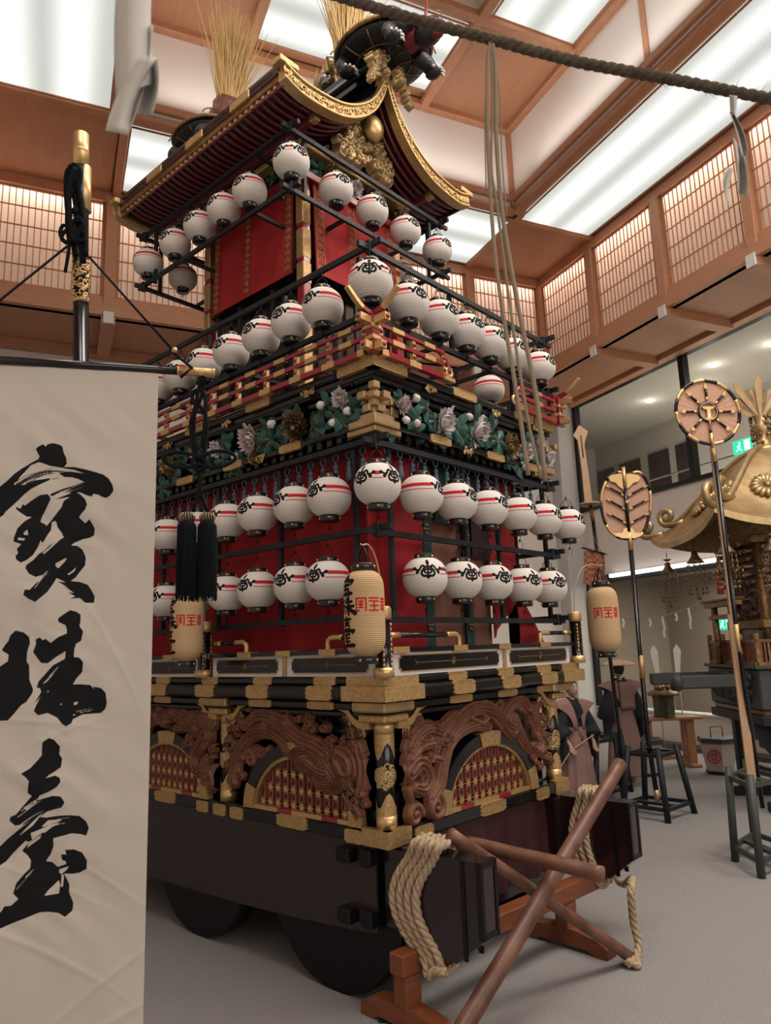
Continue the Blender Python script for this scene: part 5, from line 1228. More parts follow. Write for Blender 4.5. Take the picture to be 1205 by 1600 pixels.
# ------------------------------------------------------------------ painted marks as signed distance attributes
def seg_sdf(X, Y, strokes):
    out = np.full(X.shape, -9.0)
    for pts, w0, w1 in strokes:
        n = len(pts)
        for i in range(n - 1):
            ax, ay = pts[i]; bx, by = pts[i + 1]; dx, dy = bx - ax, by - ay; L2 = dx * dx + dy * dy + 1e-12
            t = np.clip(((X - ax) * dx + (Y - ay) * dy) / L2, 0, 1); d = np.hypot(X - ax - t * dx, Y - ay - t * dy)
            w = w0 + (w1 - w0) * (i + t) / max(1, n - 1); out = np.maximum(out, w - d)
    return out
def poly_sdf(X, Y, poly):
    ins = np.zeros(X.shape, bool); d = np.full(X.shape, 9.0); n = len(poly)
    for i in range(n):
        ax, ay = poly[i]; bx, by = poly[(i + 1) % n]; dx, dy = bx - ax, by - ay; L2 = dx * dx + dy * dy + 1e-12
        t = np.clip(((X - ax) * dx + (Y - ay) * dy) / L2, 0, 1); d = np.minimum(d, np.hypot(X - ax - t * dx, Y - ay - t * dy))
        c = ((ay > Y) != (by > Y)) & (X < (bx - ax) * (Y - ay) / (by - ay + 1e-15) + ax); ins ^= c
    return np.where(ins, d, -d)
def set_attr(o, name, arr):
    a = o.data.attributes.new(name, 'FLOAT', 'POINT'); a.data.foreach_set('value', np.ascontiguousarray(arr, dtype=np.float32).ravel())
def smooth2(p, n=5): return [(q.x, q.y) for q in spline([(a, b, 0) for a, b in p], n)]
# crest: stem with lobes and two long curling arms
def crest(cx, cy, k):
    s = []
    def add(p, w0, w1=None, sm=True): 
        w1 = w0 if w1 is None else w1
        for sg in (1, -1): q = [(cx + sg * a * k, cy + b * k) for a, b in p]; s.append((smooth2(q) if sm and len(q) > 2 else q, w0 * k * 1.32, w1 * k * 1.32))
    add([(0, .95), (0, .80)], .15); add([(0, .8), (0, -.6)], .07)
    add([(0, .45), (.28, .38), (.50, .12), (.62, -.10), (.56, -.34), (.34, -.46), (.18, -.42), (0, -.62)], .085)
    add([(0, -.12), (.20, -.16), (.34, -.05), (.30, .10)], .065); add([(0, .2), (.24, .16)], .06)
    add([(.30, .42), (.52, .55), (.70, .40), (.80, .18), (.98, .10), (1.20, .22), (1.34, .26)], .085, .075); add([(1.34, .27), (1.36, .28)], .14); add([(.92, .12), (1.0, -.04), (1.05, -.10)], .10, .12)
    return s
def lantern_mesh(name, prof, nseg, marks, m, ribs):
    """prof: list of (r, z) rows, returns object mesh with painted attributes; marks(S, Z, TH) -> dict name->array"""
    mb = MB(); mb.lathe(prof, m, n=nseg); o = mb.build(name)
    n = len(o.data.vertices); co_ = np.empty(n * 3, np.float32); o.data.vertices.foreach_get('co', co_); co_ = co_.reshape(-1, 3)
    th = np.arctan2(co_[:, 1], co_[:, 0]); z = co_[:, 2]
    for k, v in marks(th, z).items(): set_attr(o, k, v)
    return o
def ribbed(m, freq, strength=.5):
    nt = m.node_tree; N = nt.nodes; tc = N.new('ShaderNodeTexCoord'); sp = N.new('ShaderNodeSeparateXYZ'); nt.links.new(tc.outputs['Object'], sp.inputs[0])
    a = N.new('ShaderNodeMath'); a.operation = 'MULTIPLY'; a.inputs[1].default_value = freq * 2 * pi; nt.links.new(sp.outputs[2], a.inputs[0])
    s = N.new('ShaderNodeMath'); s.operation = 'SINE'; nt.links.new(a.outputs[0], s.inputs[0])
    p = N.new('ShaderNodeMath'); p.operation = 'ABSOLUTE'; nt.links.new(s.outputs[0], p.inputs[0])
    b = N.new('ShaderNodeBump'); b.inputs['Strength'].default_value = strength; b.inputs['Distance'].default_value = .003
    nt.links.new(p.outputs[0], b.inputs['Height']); nt.links.new(b.outputs[0], N['Principled BSDF'].inputs['Normal']); return m
WL = ribbed(ink_mat('white_lantern_paper', (.66, .62, .575), (('red', (.50, .02, .035)), ('blk', (.012, .012, .013)))), 45)
def white_marks(th, z):
    deg = np.degrees(th) % 360; blk = np.full(th.shape, -9.0); R = .155
    for c in (0, 90):
        d = (deg - c + 180) % 360 - 180; s = np.radians(d) * R; blk = np.maximum(blk, np.where(abs(d) < 60, seg_sdf(s, z, crest(0, .030, .072)), -9))
    red = np.full(th.shape, -9.0)
    for a0, a1, e in ((39, 51, 0), (130, 320, 0)):
        c = (a0 + a1) / 2; h = (a1 - a0) / 2; d = (deg - c + 180) % 360 - 180
        sx = (np.radians(h) - np.radians(abs(d))) * R
        red = np.maximum(red, np.minimum(sx, .0125 - abs(z - .045))); red = np.maximum(red, np.minimum(sx + .018, .0032 - abs(z - .012)))
    return {'blk': blk, 'red': red}
def make_white():
    L = empty('paper_lantern', (0, 0, 0)); prof = []
    for i in range(61):
        z = -.130 + .260 * i / 60; prof.append((.155 * sqrt(max(0, 1 - (abs(z) / .146) ** 2.3)) if 1 else 0, z))
    prof = [(max(r, .06), z) for r, z in prof]
    o = lantern_mesh('paper_shade', prof, 240, white_marks, WL, 30); o.parent = L
    for zz, sg in ((.126, 1), (-.126, -1)):
        mb = MB(); a, b = (zz, zz + .036) if sg > 0 else (zz - .046, zz)
        mb.lathe([(.065, a), (.067, a + .003), (.067, b - .003), (.064, b)], M['capblack'], n=32)
        for k in range(4): t = k * pi / 2 + pi / 4; mb.ball((.067 * cos(t), .067 * sin(t), (a + b) / 2), .0095, M['goldp'], 8, 6)
        c = mb.build('lantern_cap', L)
    mb = MB()
    for t in (0, pi / 2): mb.tube(spline([(.055 * cos(t), .055 * sin(t), .16), (.045 * cos(t), .045 * sin(t), .20), (0, 0, .235), (-.045 * cos(t), -.045 * sin(t), .20), (-.055 * cos(t), -.055 * sin(t), .16)], 5), .0025, M['ironb'], n=4)
    mb.tube([(0, 0, .235), (0, 0, .275)], .003, M['ironb'], n=4); mb.ball((0, 0, .245), .010, M['ironb'], 6, 5)
    mb.build('wire_handle', L)
    mb = MB(); mb.tube(spline([(0, 0, -.165), (.008, .004, -.19), (-.004, -.003, -.215), (0, 0, -.235)], 4), .0022, M['cord'], n=4); mb.ball((0, 0, -.215), .009, M['cord'], 6, 5)
    for s in (-1, 1): mb.tube(spline([(0, 0, -.215), (s * .02, 0, -.235), (s * .016, 0, -.285)], 4), .0018, M['cord'], n=4)
    mb.build('tie_cord', L)
    return L
WP = make_white(); wfirst = [True]
def ord_(n): return ['first', 'second', 'third', 'fourth', 'fifth', 'sixth', 'seventh', 'eighth', 'ninth', 'tenth', 'eleventh', 'twelfth'][n]
def lantern(u, v, z, facing, label, group, sc_=1.0):
    o = WP if wfirst[0] else copy_tree(WP); wfirst[0] = False
    p = Matrix.Rotation(RZF, 4, 'Z') @ Vector((u, v, 0)) + KF; o.location = (p.x, p.y, z); o.rotation_euler = (0, 0, facing); o.scale = (sc_,) * 3
    tag(o, label, 'paper lantern', group)
TOCAM = -pi / 2            # world angle that looks back at the viewer
# facing = world angle of the first crest; the second sits 90 degrees further round
def face_left(deg=-52): return TOCAM + radians(deg + 11) - radians(90)
def face_right(deg=42): return TOCAM + radians(deg)
j = lambda: radians(random.uniform(-7, 7))
for i, v in enumerate((1.47, 1.86, 2.25, 2.68, 3.20)):
    lantern(.05, v, 6.26, face_left() + j() - (.5 if i == 4 else 0), 'white lantern, %s from the near corner, left side of the top rack' % ord_(i), 'lanterns of the top rack')
lantern(.05, .90, 6.26, TOCAM - radians(45), 'white crest lantern at the near corner of the top rack under the roof', 'lanterns of the top rack')
for i, u in enumerate((.57, 1.04, 1.52, 2.03)): lantern(u, .90, 6.25, face_right() + j(), 'white lantern, %s from the near corner, front of the top rack' % ord_(i), 'lanterns of the top rack')
for i, u in enumerate((.50, .95, 1.4, 1.85)): lantern(u, 3.25, 6.28, pi / 2 + j(), 'white banded lantern on the rear side of the top rack, %s from its left corner' % ord_(i), 'lanterns of the top rack')
for i, v in enumerate((1.5, 2.1, 2.7)): lantern(2.11, v, 6.26, j(), 'white banded lantern on the far side of the top rack, %s from the front' % ord_(i), 'lanterns of the top rack')
lantern(-.12, -.12, 4.715, TOCAM - radians(2), 'white lantern at the near corner of the middle rack above the crossed gilt rails', 'lanterns of the middle rack', 1.02)
for i, v in enumerate((.37, .73, 1.10, 1.50, 1.90, 2.27, 2.65, 3.03)):
    lantern(-.12, v, 4.70, face_left(-48) + j(), 'white lantern, %s from the near corner, left side of the middle rack' % ord_(i), 'lanterns of the middle rack')
for i, u in enumerate((.28, .65, 1.0, 1.33, 1.68, 2.12)):
    lantern(u, -.12, 4.69, face_right() + j(), 'white lantern, %s from the near corner, front of the middle rack' % ord_(i), 'lanterns of the middle rack')
for i, v in enumerate((.55, 1.05, 1.55, 2.05)): lantern(2.30, v, 4.70, j(), 'white banded lantern on the far side of the middle rack, %s from the front' % ord_(i), 'lanterns of the middle rack')
for row, z in (('upper', 3.25), ('lower', 2.67)):
    if row == 'upper': lantern(-.15, -.15, 3.26, TOCAM - radians(44), 'white lantern with two crests at the near corner of the curtain lattice', 'lanterns of the curtain lattice')
    for i, v in enumerate((.31, .68, 1.11, 1.50, 1.94, 2.38, 2.8)):
        if i == 0 and row == 'lower': v = .34
        lantern(-.15, v, z, face_left(-56 + (8 if row == 'lower' else 0)) + j(), 'white lantern, %s from the near corner, left side, %s row before the curtains' % (ord_(i), row), 'lanterns of the curtain lattice')
    for i, u in enumerate((.30, .71, 1.12, 1.55, 1.96, 2.38)):
        if i == 5 and row == 'lower': continue
        lantern(u, -.15, z, face_right(60 if row == 'upper' else (12 if i == 0 else 32)) + j(), 'white lantern, %s from the near corner, front side, %s row before the curtains' % (ord_(i), row), 'lanterns of the curtain lattice')
# ---- long tan lanterns with brush writing and red seal characters
TL = ribbed(ink_mat('tan_lantern_paper', (.50, .345, .19), (('red', (.45, .03, .03)), ('blk', (.012, .011, .012)))), 42)
def seal_chars(x0, z0, k):
    s = []
    def l(x, y, x2, y2, w=.125): s.append(([(x0 + x * k, z0 + y * k), (x0 + x2 * k, z0 + y2 * k)], w * k, w * k))
    # right sign
    l(1.75, .75, 2.75, .75) ; l(1.75, .30, 2.75, .30); l(1.75, -.15, 2.75, -.15); l(1.75, -.62, 2.75, -.62); l(2.05, .75, 2.05, .30); l(2.45, .9, 2.45, -.9); l(2.05, -.15, 2.05, -.9)
    # middle sign
    l(-.10, .85, 1.35, .85); l(-.10, .42, 1.35, .42); l(.62, .42, .62, -.85); l(.05, -.20, 1.25, -.20); l(-.10, -.85, 1.35, -.85)
    # left sign
    l(-1.95, .85, -.60, .85); l(-.60, .85, -.60, -.85); l(-1.95, .85, -1.95, -.85); l(-1.95, -.85, -1.55, -.85); l(-1.6, .42, -1.0, .42); l(-1.6, 0, -1.0, 0); l(-1.6, -.42, -1.0, -.42); l(-1.3, .42, -1.3, -.42)
    return s
def brush_chars(x0, z0, k):
    """the three brushed characters of the banner, running down the lantern"""
    s = []
    def st(p, w0, w1=None): s.append((smooth2([(x0 + a * k, z0 + b * k) for a, b in p]), w0 * k * 1.0, (w1 if w1 else w0) * k * 1.0))
    # first: roof dot, cover, jade
    st([(.0, 3.0), (.12, 2.86)], .20, .16); st([(-.62, 2.45), (-.56, 2.72), (.1, 2.74), (.62, 2.70)], .11, .13); st([(.62, 2.7), (.50, 2.45)], .14, .05)
    st([(-.36, 2.42), (.34, 2.46)], .09); st([(-.32, 2.16), (.30, 2.20)], .08); st([(.0, 2.5), (-.02, 1.86)], .10); st([(-.55, 1.84), (.1, 1.84), (.55, 1.90)], .10, .12); st([(.24, 2.08), (.36, 1.98)], .09)
    # second: jewel with tree
    st([(-.66, 1.40), (-.22, 1.44)], .08); st([(-.62, 1.08), (-.24, 1.12)], .08); st([(-.44, 1.42), (-.44, .72)], .08); st([(-.72, .66), (-.2, .84)], .09, .07)
    st([(.08, 1.56), (-.06, 1.28)], .09, .05); st([(.0, 1.32), (.58, 1.36)], .09); st([(-.12, 1.02), (.70, 1.06)], .10); st([(.28, 1.62), (.28, .52)], .12, .10); st([(.24, 1.0), (.04, .72), (-.14, .56)], .10, .04); st([(.34, 1.0), (.52, .78), (.80, .62)], .08, .17)
    # third: tall terrace
    st([(.02, .34), (.0, .02)], .10); st([(-.40, .20), (.42, .24)], .09); st([(-.26, -.02), (.28, .0)], .08); st([(-.26, -.20), (.28, -.18), (.26, -.38), (-.24, -.38), (-.26, -.20)], .06); st([(-.66, -.74), (-.62, -.54), (.2, -.52), (.68, -.52)], .09, .13); st([(.68, -.52), (.56, -.72)], .12, .04)
    st([(-.34, -.76), (.32, -.74)], .08); st([(.0, -.76), (-.22, -.98), (.3, -.96)], .07); st([(.0, -1.0), (.0, -1.46)], .09); st([(-.30, -1.2), (.30, -1.18)], .07); st([(-.60, -1.5), (.0, -1.46), (.62, -1.44)], .11, .13)
    return s
def tan_marks(th, z):
    deg = np.degrees(th); R = .125
    s = th * R                       # red signs centred on angle 0
    red = seg_sdf(s, z, seal_chars(-.028, .045, .043))
    d = (deg + 90 + 180) % 360 - 180; sb = np.radians(d) * R
    blk = np.where(abs(d) < 75, seg_sdf(sb, z, brush_chars(0, -.06, .092)), -9.0)
    return {'red': red, 'blk': blk}
def make_tan():
    T = empty('long_paper_lantern'); prof = []
    for i in range(81):
        t = -1 + 2 * i / 80; prof.append((.125 * max(.0, (1 - abs(t) ** 7)) ** .5 if abs(t) < .999 else .055, .265 * t))
    prof = [(max(r, .058), z) for r, z in prof]
    o = lantern_mesh('paper_shade', prof, 200, tan_marks, TL, 30); o.parent = T
    for a, b in ((.258, .302), (-.305, -.26)):
        mb = MB(); mb.lathe([(.072, a), (.075, a + .003), (.075, b - .003), (.070, b)], M['capblack'], n=32)
        for k in range(4): t = k * pi / 2 + .6; mb.ball((.075 * cos(t), .075 * sin(t), (a + b) / 2), .009, M['goldp'], 8, 6)
        c = mb.build('lantern_cap', T)
    mb = MB(); mb.tube(spline([(.06, 0, .30), (.05, 0, .35), (0, 0, .41), (-.05, 0, .35), (-.06, 0, .30)], 6), .006, M['ironb'], n=6)
    mb.tube(spline([(0, .045, .30), (0, .04, .35), (0, 0, .41), (0, -.04, .35), (0, -.045, .30)], 6), .004, M['ironb'], n=6); mb.build('lantern_handle', T); return T
TP = make_tan()
wire = mat('bent_bamboo_wire', (.40, .27, .17), .5)
for i, (u, v, f, post, lab) in enumerate(((-.36, -.20, radians(8), (-.17, -.17), 'long tan lantern with brush writing and red characters at the near corner post'),
     (-.40, 1.67, radians(8), (-.17, 1.77), 'long tan lantern half hidden under the black banner tassel'),
     (2.66, -.28, radians(-10), (2.33, -.17), 'long tan lantern showing only red seal characters at the right corner of the float'))):
    o = TP if i == 0 else copy_tree(TP); p = Matrix.Rotation(RZF, 4, 'Z') @ Vector((u, v, 0)) + KF
    o.location = (p.x, p.y, 2.42); o.rotation_euler = (0, 0, TOCAM + (radians(31) if i < 2 else radians(4))); tag(o, lab, 'paper lantern', 'long tan lanterns on the rail posts')
    if i == 2:
        o.scale = (1.12,) * 3; o.location.z = 2.40; sh = [c for c in o.children if c.name.startswith('paper_shade')][0]; sh.data = sh.data.copy(); sh.data.attributes['blk'].data.foreach_set('value', np.full(len(sh.data.vertices), -9.0, np.float32))
    # bent wire that carries it, rising from the rail post (part of the float)
    mb = MB(); a = Vector((*post, 2.44)); hz = 2.42 + (.41 if i < 2 else .455); b = Vector((u, v, hz)); dv = (b - a); dv.z = 0
    mb.tube(spline([a + Vector((0, 0, -.02)), a + dv * .08 + Vector((0, 0, .22)), a + dv * .35 + Vector((0, 0, hz - 2.44 - .04)), a + dv * .7 + Vector((0, 0, hz - 2.44 + .015)), b + Vector((0, 0, .006)), b + Vector((dv.x * .12, dv.y * .12, .012))], 6), .006, wire, n=6); FB('lantern_hook', mb)
# ------------------------------------------------------------------ trestle, poles and ropes in front of the float
def fl(u, v, z): p = Matrix.Rotation(RZF, 4, 'Z') @ Vector((u, v, 0)) + KF; return Vector((p.x, p.y, z))
T = empty('wooden_trestle', fl(-.03, -.15, 0), RZF + atan2(-.13, 1.65), 'orange stained wooden trestle with spread feet under the two dark bearing beams', 'trestle')
OR = M['orange']
mb = MB(); mb.cbox(-.09, 2.25, -.06, .06, .31, .43, .008, OR); mb.build('crossbar', T)
for x in (.0, 1.66):
    mb = MB(); mb.cbox(x - .065, x + .065, -.055, .055, .13, .31, .006, OR); mb.build('trestle_post', T)
    mb = MB(); pr = [(-.36, .0), (-.36, .07), (-.28, .115), (-.10, .14), (.10, .14), (.28, .115), (.36, .07), (.36, 0), (.26, 0), (.20, .03), (-.20, .03), (-.26, 0)]
    mb.prism([(x - .06, a, b) for a, b in pr], (.12, 0, 0), OR); mb.build('trestle_foot', T)
def pole(name, a, b, r0, r1, label, n=20):
    a = Vector(a); b = Vector(b); d = b - a; mb = MB(); pts = [a + d * (i / 24) + Vector((0, 0, .002 * sin(i * .5))) for i in range(25)]
    mb2 = MB(); o = a.copy(); mb2.tube([p - o for p in pts], [r0 + (r1 - r0) * i / 24 for i in range(25)], M['pole'], n=n)
    ob = mb2.build(name, loc=o); return tag(ob, label, 'wooden pole')
A1 = at(970, 1192, 5.65); A0 = at(728, 1600, 4.45); dA = (A0 - A1); A0 = A1 + dA * ((A1.z - .045) / (A1.z - A0.z))
pole('lever_pole', A0, A1, .054, .048, 'long shiny brown pole slanting from the lower frame edge up to the far rope coil')
C1 = at(704, 1303, 4.75); C0 = Vector((*onz(987, 1497, .035)[:2], .035)); pole('lever_pole', C0, C1, .038, .040, 'thin dark brown pole sloping from the near beam top down to the carpet')
B0 = fl(.62, -.16, .90); B1 = at(942, 1366, 4.72); pole('lever_pole', B1 + (B0 - B1) * 1.0, B1, .044, .046, 'short level round pole pointing right between the two bearing beams')
# hemp rope coils
def coil(name, uc, v0, n, w, label, tail=None, sag=.0, zt=1.0, zb=.40):
    mb = MB(); pts = []
    for k in range(n):
        v = v0 + k * .062
        q = [(uc + .0, zt + .035), (uc - .085, zt + .03), (uc - w, zt - .06), (uc - w - .01, zt - .17), (uc - w - .02, zt - .27), (uc - w - .02, zb + .22), (uc - w - .01, zb + .12), (uc - w + .0, zb + .03), (uc - .06, zb - .055), (uc + .06, zb - .055), (uc + .12, zb + .06), (uc + .125, (zt + zb) / 2), (uc + .12, zt - .06), (uc + .06, zt + .035)]
        for i, (a, z) in enumerate(q): pts.append(fl(a, v + .062 * i / len(q) + .14 * sin(pi * min(1, max(0, (zt - z) / (zt - zb)))) * (1 if i < 9 else .3) * sag, z))
    pts = spline(pts, 6)
    if tail: pts += spline([pts[-1]] + tail, 8)[1:]
    base = pts[0].copy(); rope(mb, [p - base for p in pts], .026, M['hemp'], pitch=.16, n=8, seg=.016, sr=.0165)
    rs = random.Random(8)
    for i in range(0, len(pts) - 1, 1):       # fuzz
        p = pts[i] - base
        for q in range(2):
            d = Vector((rs.gauss(0, 1), rs.gauss(0, 1), rs.gauss(0, 1))).normalized(); mb.tube([p + d * .024, p + d * .036 + Vector((0, 0, .006))], [.0012, .0004], M['hemp'], n=3, cap=False)
    return tag(mb.build(name, loc=base), label, 'rope')
coil('hemp_rope', .105, -.40, 4, .075, 'coil of pale hemp rope wound four times round the near dark bearing beam', tail=[fl(.02, -.26, .36), fl(-.0, -.34, .35), fl(.0, -.42, .36)], sag=1.25)
coil('hemp_rope', 2.055, -.42, 3, .075, 'pale hemp rope on the far bearing beam, its end hanging to the carpet', tail=[fl(2.2, -.42, .36), fl(2.10, -.60, .40), at(986, 1384, 5.62), at(990, 1440, 5.64), at(998, 1475, 5.62), at(992, 1498, 5.56), at(980, 1506, 5.50)], sag=.6)
mb = MB(); c = at(990, 1508, 5.52); rope(mb, [Vector((cos(t) * .035, sin(t) * .03, .012 * sin(2 * t))) for t in [i * .35 for i in range(19)]], .022, M['hemp'], pitch=.1, n=7, seg=.012, sr=.014)
o = tag(mb.build('rope_knot', loc=(c.x, c.y, .035)), 'knotted end of the hemp rope lying on the carpet by the thin pole', 'rope')
# ------------------------------------------------------------------ banner with three brushed characters
BD = Vector((sin(radians(75)), cos(radians(75)), 0)); BN = Vector((BD.y, -BD.x, 0))     # BN looks at the viewer side
BP = at(248, 575, 2.30)
def bhit(x, y, d=0.0):
    r = ray(x, y); p0 = BP + BN * d; t = (p0 - EYEV).dot(BN) / r.dot(BN); return EYEV + r * t
def bsz(x, y): p = bhit(x, y); return ((p - BP).dot(BD), p.z)
stand = empty('banner_stand', (BP.x, BP.y, 0), 0, 'tall black banner pole with gilt sleeves, black cord knot and crossbar, left foreground', 'banner pole')
def SO(v): v = Vector(v); return v - Vector((BP.x, BP.y, 0))
zb = bhit(120, 573).z
pt, pb = at(127, 212, 2.42), at(126.5, 565, 2.42); dp = (pb - pt).normalized()
foot = pb + dp * ((pb.z - 0) / -dp.z)
mb = MB(); mb.tube([SO(pt), SO(foot)], .026, M['lacq'], n=24); P_ = mb.build('pole', stand)
mb = MB(); t1 = at(127, 262, 2.42); mb.tube([SO(pt + Vector((0, 0, .003))), SO(t1)], .0275, M['goldp'], n=24); mb.tube([SO(at(127, 236, 2.42)), SO(at(127, 240, 2.42))], .0285, M['goldp'], n=24)
mb.tube([SO(at(131, 262, 2.425)), SO(at(131, 330, 2.425))], .0262, M['goldp'], n=24); mb.build('gilt_cap', P_)
mb = MB(); rs = random.Random(2)
for i in range(120):
    y = rs.uniform(396, 472); a = rs.uniform(pi * 1.0, pi * 2.0); c = at(127, y, 2.42); r = rs.uniform(.004, .009); o = Vector((cos(a), sin(a), 0)); ta = Vector((-sin(a), cos(a), 0))
    mb.tube([SO(c + o * .028 + ta * (r * cos(t)) + Vector((0, 0, r * sin(t)))) for t in [k * pi / 3.5 for k in range(6)]], .0028, M['goldp'], n=4)
mb.tube([SO(at(127, 396, 2.42)), SO(at(127, 401, 2.42))], .028, M['goldp'], n=24); mb.tube([SO(at(127, 468, 2.42)), SO(at(127, 474, 2.42))], .028, M['goldp'], n=24)
mb.build('gilt_scroll_sleeve', P_)
b0, b1 = bhit(-170, 562), bhit(334, 581); zbar = (bhit(0, 569).z + b1.z) / 2; b0.z = b1.z = bhit(200, 575).z
mb = MB(); mb.tube([SO(b0), SO(b1)], .0135, M['lacq'], n=20); X_ = mb.build('crossbar', stand)
mb = MB(); g0 = b1 - BD * .118
mb.tube([SO(g0), SO(b1 + BD * .003)], .0155, G, n=20)
for s in (0, .115): mb.tube([SO(g0 + BD * s), SO(g0 + BD * (s + .006))], .0165, M['goldp'], n=20)
mb.build('gilt_ferrule', X_)
K_ = M['cord']
mb = MB()
for a, b in (((106, 384), (-110, 560)), ((140, 402), (272, 552))):
    mb.tube([SO(at(*a, 2.40)), SO(bhit(*b) + Vector((0, 0, .006)))], .0042, K_, n=8)
mb.tube([SO(bhit(272, 552)), SO(bhit(300, 575, .015)), SO(bhit(282, 590, .01))], .005, K_, n=8)
mb.ball(SO(bhit(273, 547, .005)), .010, M['goldp'], 10, 8)
mb.build('stay_cord', stand)
mb = MB(); cc = lambda x, y, d=0: SO(at(x, y, 2.37 - d))
for k, (p, w) in enumerate((([(112, 262), (104, 275), (106, 330), (118, 400)], .010), ([(120, 262), (112, 268), (116, 300), (126, 370), (130, 410)], .011), ([(114, 280), (124, 300), (132, 350), (134, 400)], .010), ([(108, 262), (118, 258), (126, 270), (122, 300)], .009),
      ([(106, 300), (104, 350), (108, 385), (102, 425)], .006), ([(118, 262), (108, 300), (110, 350), (118, 380)], .010))): mb.tube(spline([cc(a, b, .004 * k) for a, b in p], 6), w, K_, n=8)
for p in ([(118, 365), (100, 352), (94, 366), (104, 378), (120, 368), (132, 362), (130, 376), (116, 372)], [(112, 350), (122, 340), (130, 352), (118, 366)], [(104, 380), (96, 372), (104, 360), (116, 372)]): mb.tube(spline([cc(a, b, .02) for a, b in p], 6), .0065, K_, n=8)
for x, y in ((112, 300), (118, 330), (120, 364), (112, 372), (124, 376), (112, 282), (122, 345)): mb.ball(cc(x, y, .012), .015, K_, 10, 8)
mb.build('cord_knot', stand)
# gilt clasp and tassel pair at the bar end
tt = empty('banner_tassel', (b1.x, b1.y, 0), 0, 'pair of thick black silk tassels on a looped bow cord under the bar end', 'tassel')
TO = lambda x, y, d=0: bhit(x, y, d) - Vector((b1.x, b1.y, 0))
mb = MB()
for p in ([(314, 590), (304, 640), (298, 662), (302, 700), (310, 722)], [(320, 590), (314, 622), (304, 650), (304, 690), (312, 720)], [(310, 632), (322, 650), (322, 690), (314, 722)], [(300, 632), (302, 615), (314, 610), (322, 632), (316, 700)],
          [(308, 720), (312, 760), (302, 800)], [(316, 722), (312, 760), (324, 800)]): mb.tube(spline([TO(a, b, .0) for a, b in p], 6), .0062, K_, n=8)
for p in ([(314, 716), (290, 708), (266, 708), (256, 718), (270, 728), (296, 730), (314, 724)], [(308, 716), (332, 706), (356, 706), (368, 716), (350, 728), (326, 730), (308, 724)], [(303, 712), (318, 718), (322, 730), (308, 734), (300, 722), (310, 712), (322, 714)]): mb.tube(spline([TO(a, b, .008) for a, b in p], 6), .0062, K_, n=8)
mb.tube([TO(317, 583, 0), TO(317, 600, 0)], .008, K_, n=8)
mb.build('bow_cord', tt)
for x0, x1, nm in ((277, 308, 0), (308, 340, 1)):
    xc = (x0 + x1) / 2; mb = MB(); r = .0295; top = TO(xc, 806, .01); bot = TO(xc - 1, 934, .01); h = top.z - bot.z
    mb.lathe([(.008, .012), (.018, .008), (.023, -.004), (.022, -.016), (.02, -.022)], M['ironb'], n=20, c=top)
    for k in range(16): t = k * pi / 8; mb.tube([top + Vector((.018 * cos(t), .018 * sin(t), .008)), top + Vector((.0245 * cos(t), .0245 * sin(t), -.004)), top + Vector((.02 * cos(t + .2), .02 * sin(t + .2), -.02))], .0022, M['bronze'], n=4)
    mb.build('tassel_head', tt); mb = MB(); rs = random.Random(3 + nm)
    mb.lathe([(.020, -.018), (r * .93, -.03), (r * .95, -h * .6), (r * .98, -h * .97)], K_, n=24, c=top)
    for k in range(95):
        t = rs.uniform(0, 2 * pi); e = r * rs.uniform(.96, 1.08); mb.tube([top + Vector((.020 * cos(t), .02 * sin(t), -.02)), top + Vector((r * .97 * cos(t), r * .97 * sin(t), -.035)), top + Vector((r * cos(t), r * sin(t), -h * .6)), top + Vector((e * cos(t + .02), e * sin(t + .02), -h * rs.uniform(.97, 1.05)))], .0016, K_, n=4, cap=False)
    o = mb.build('tassel_fringe', tt); o['kind'] = 'stuff'
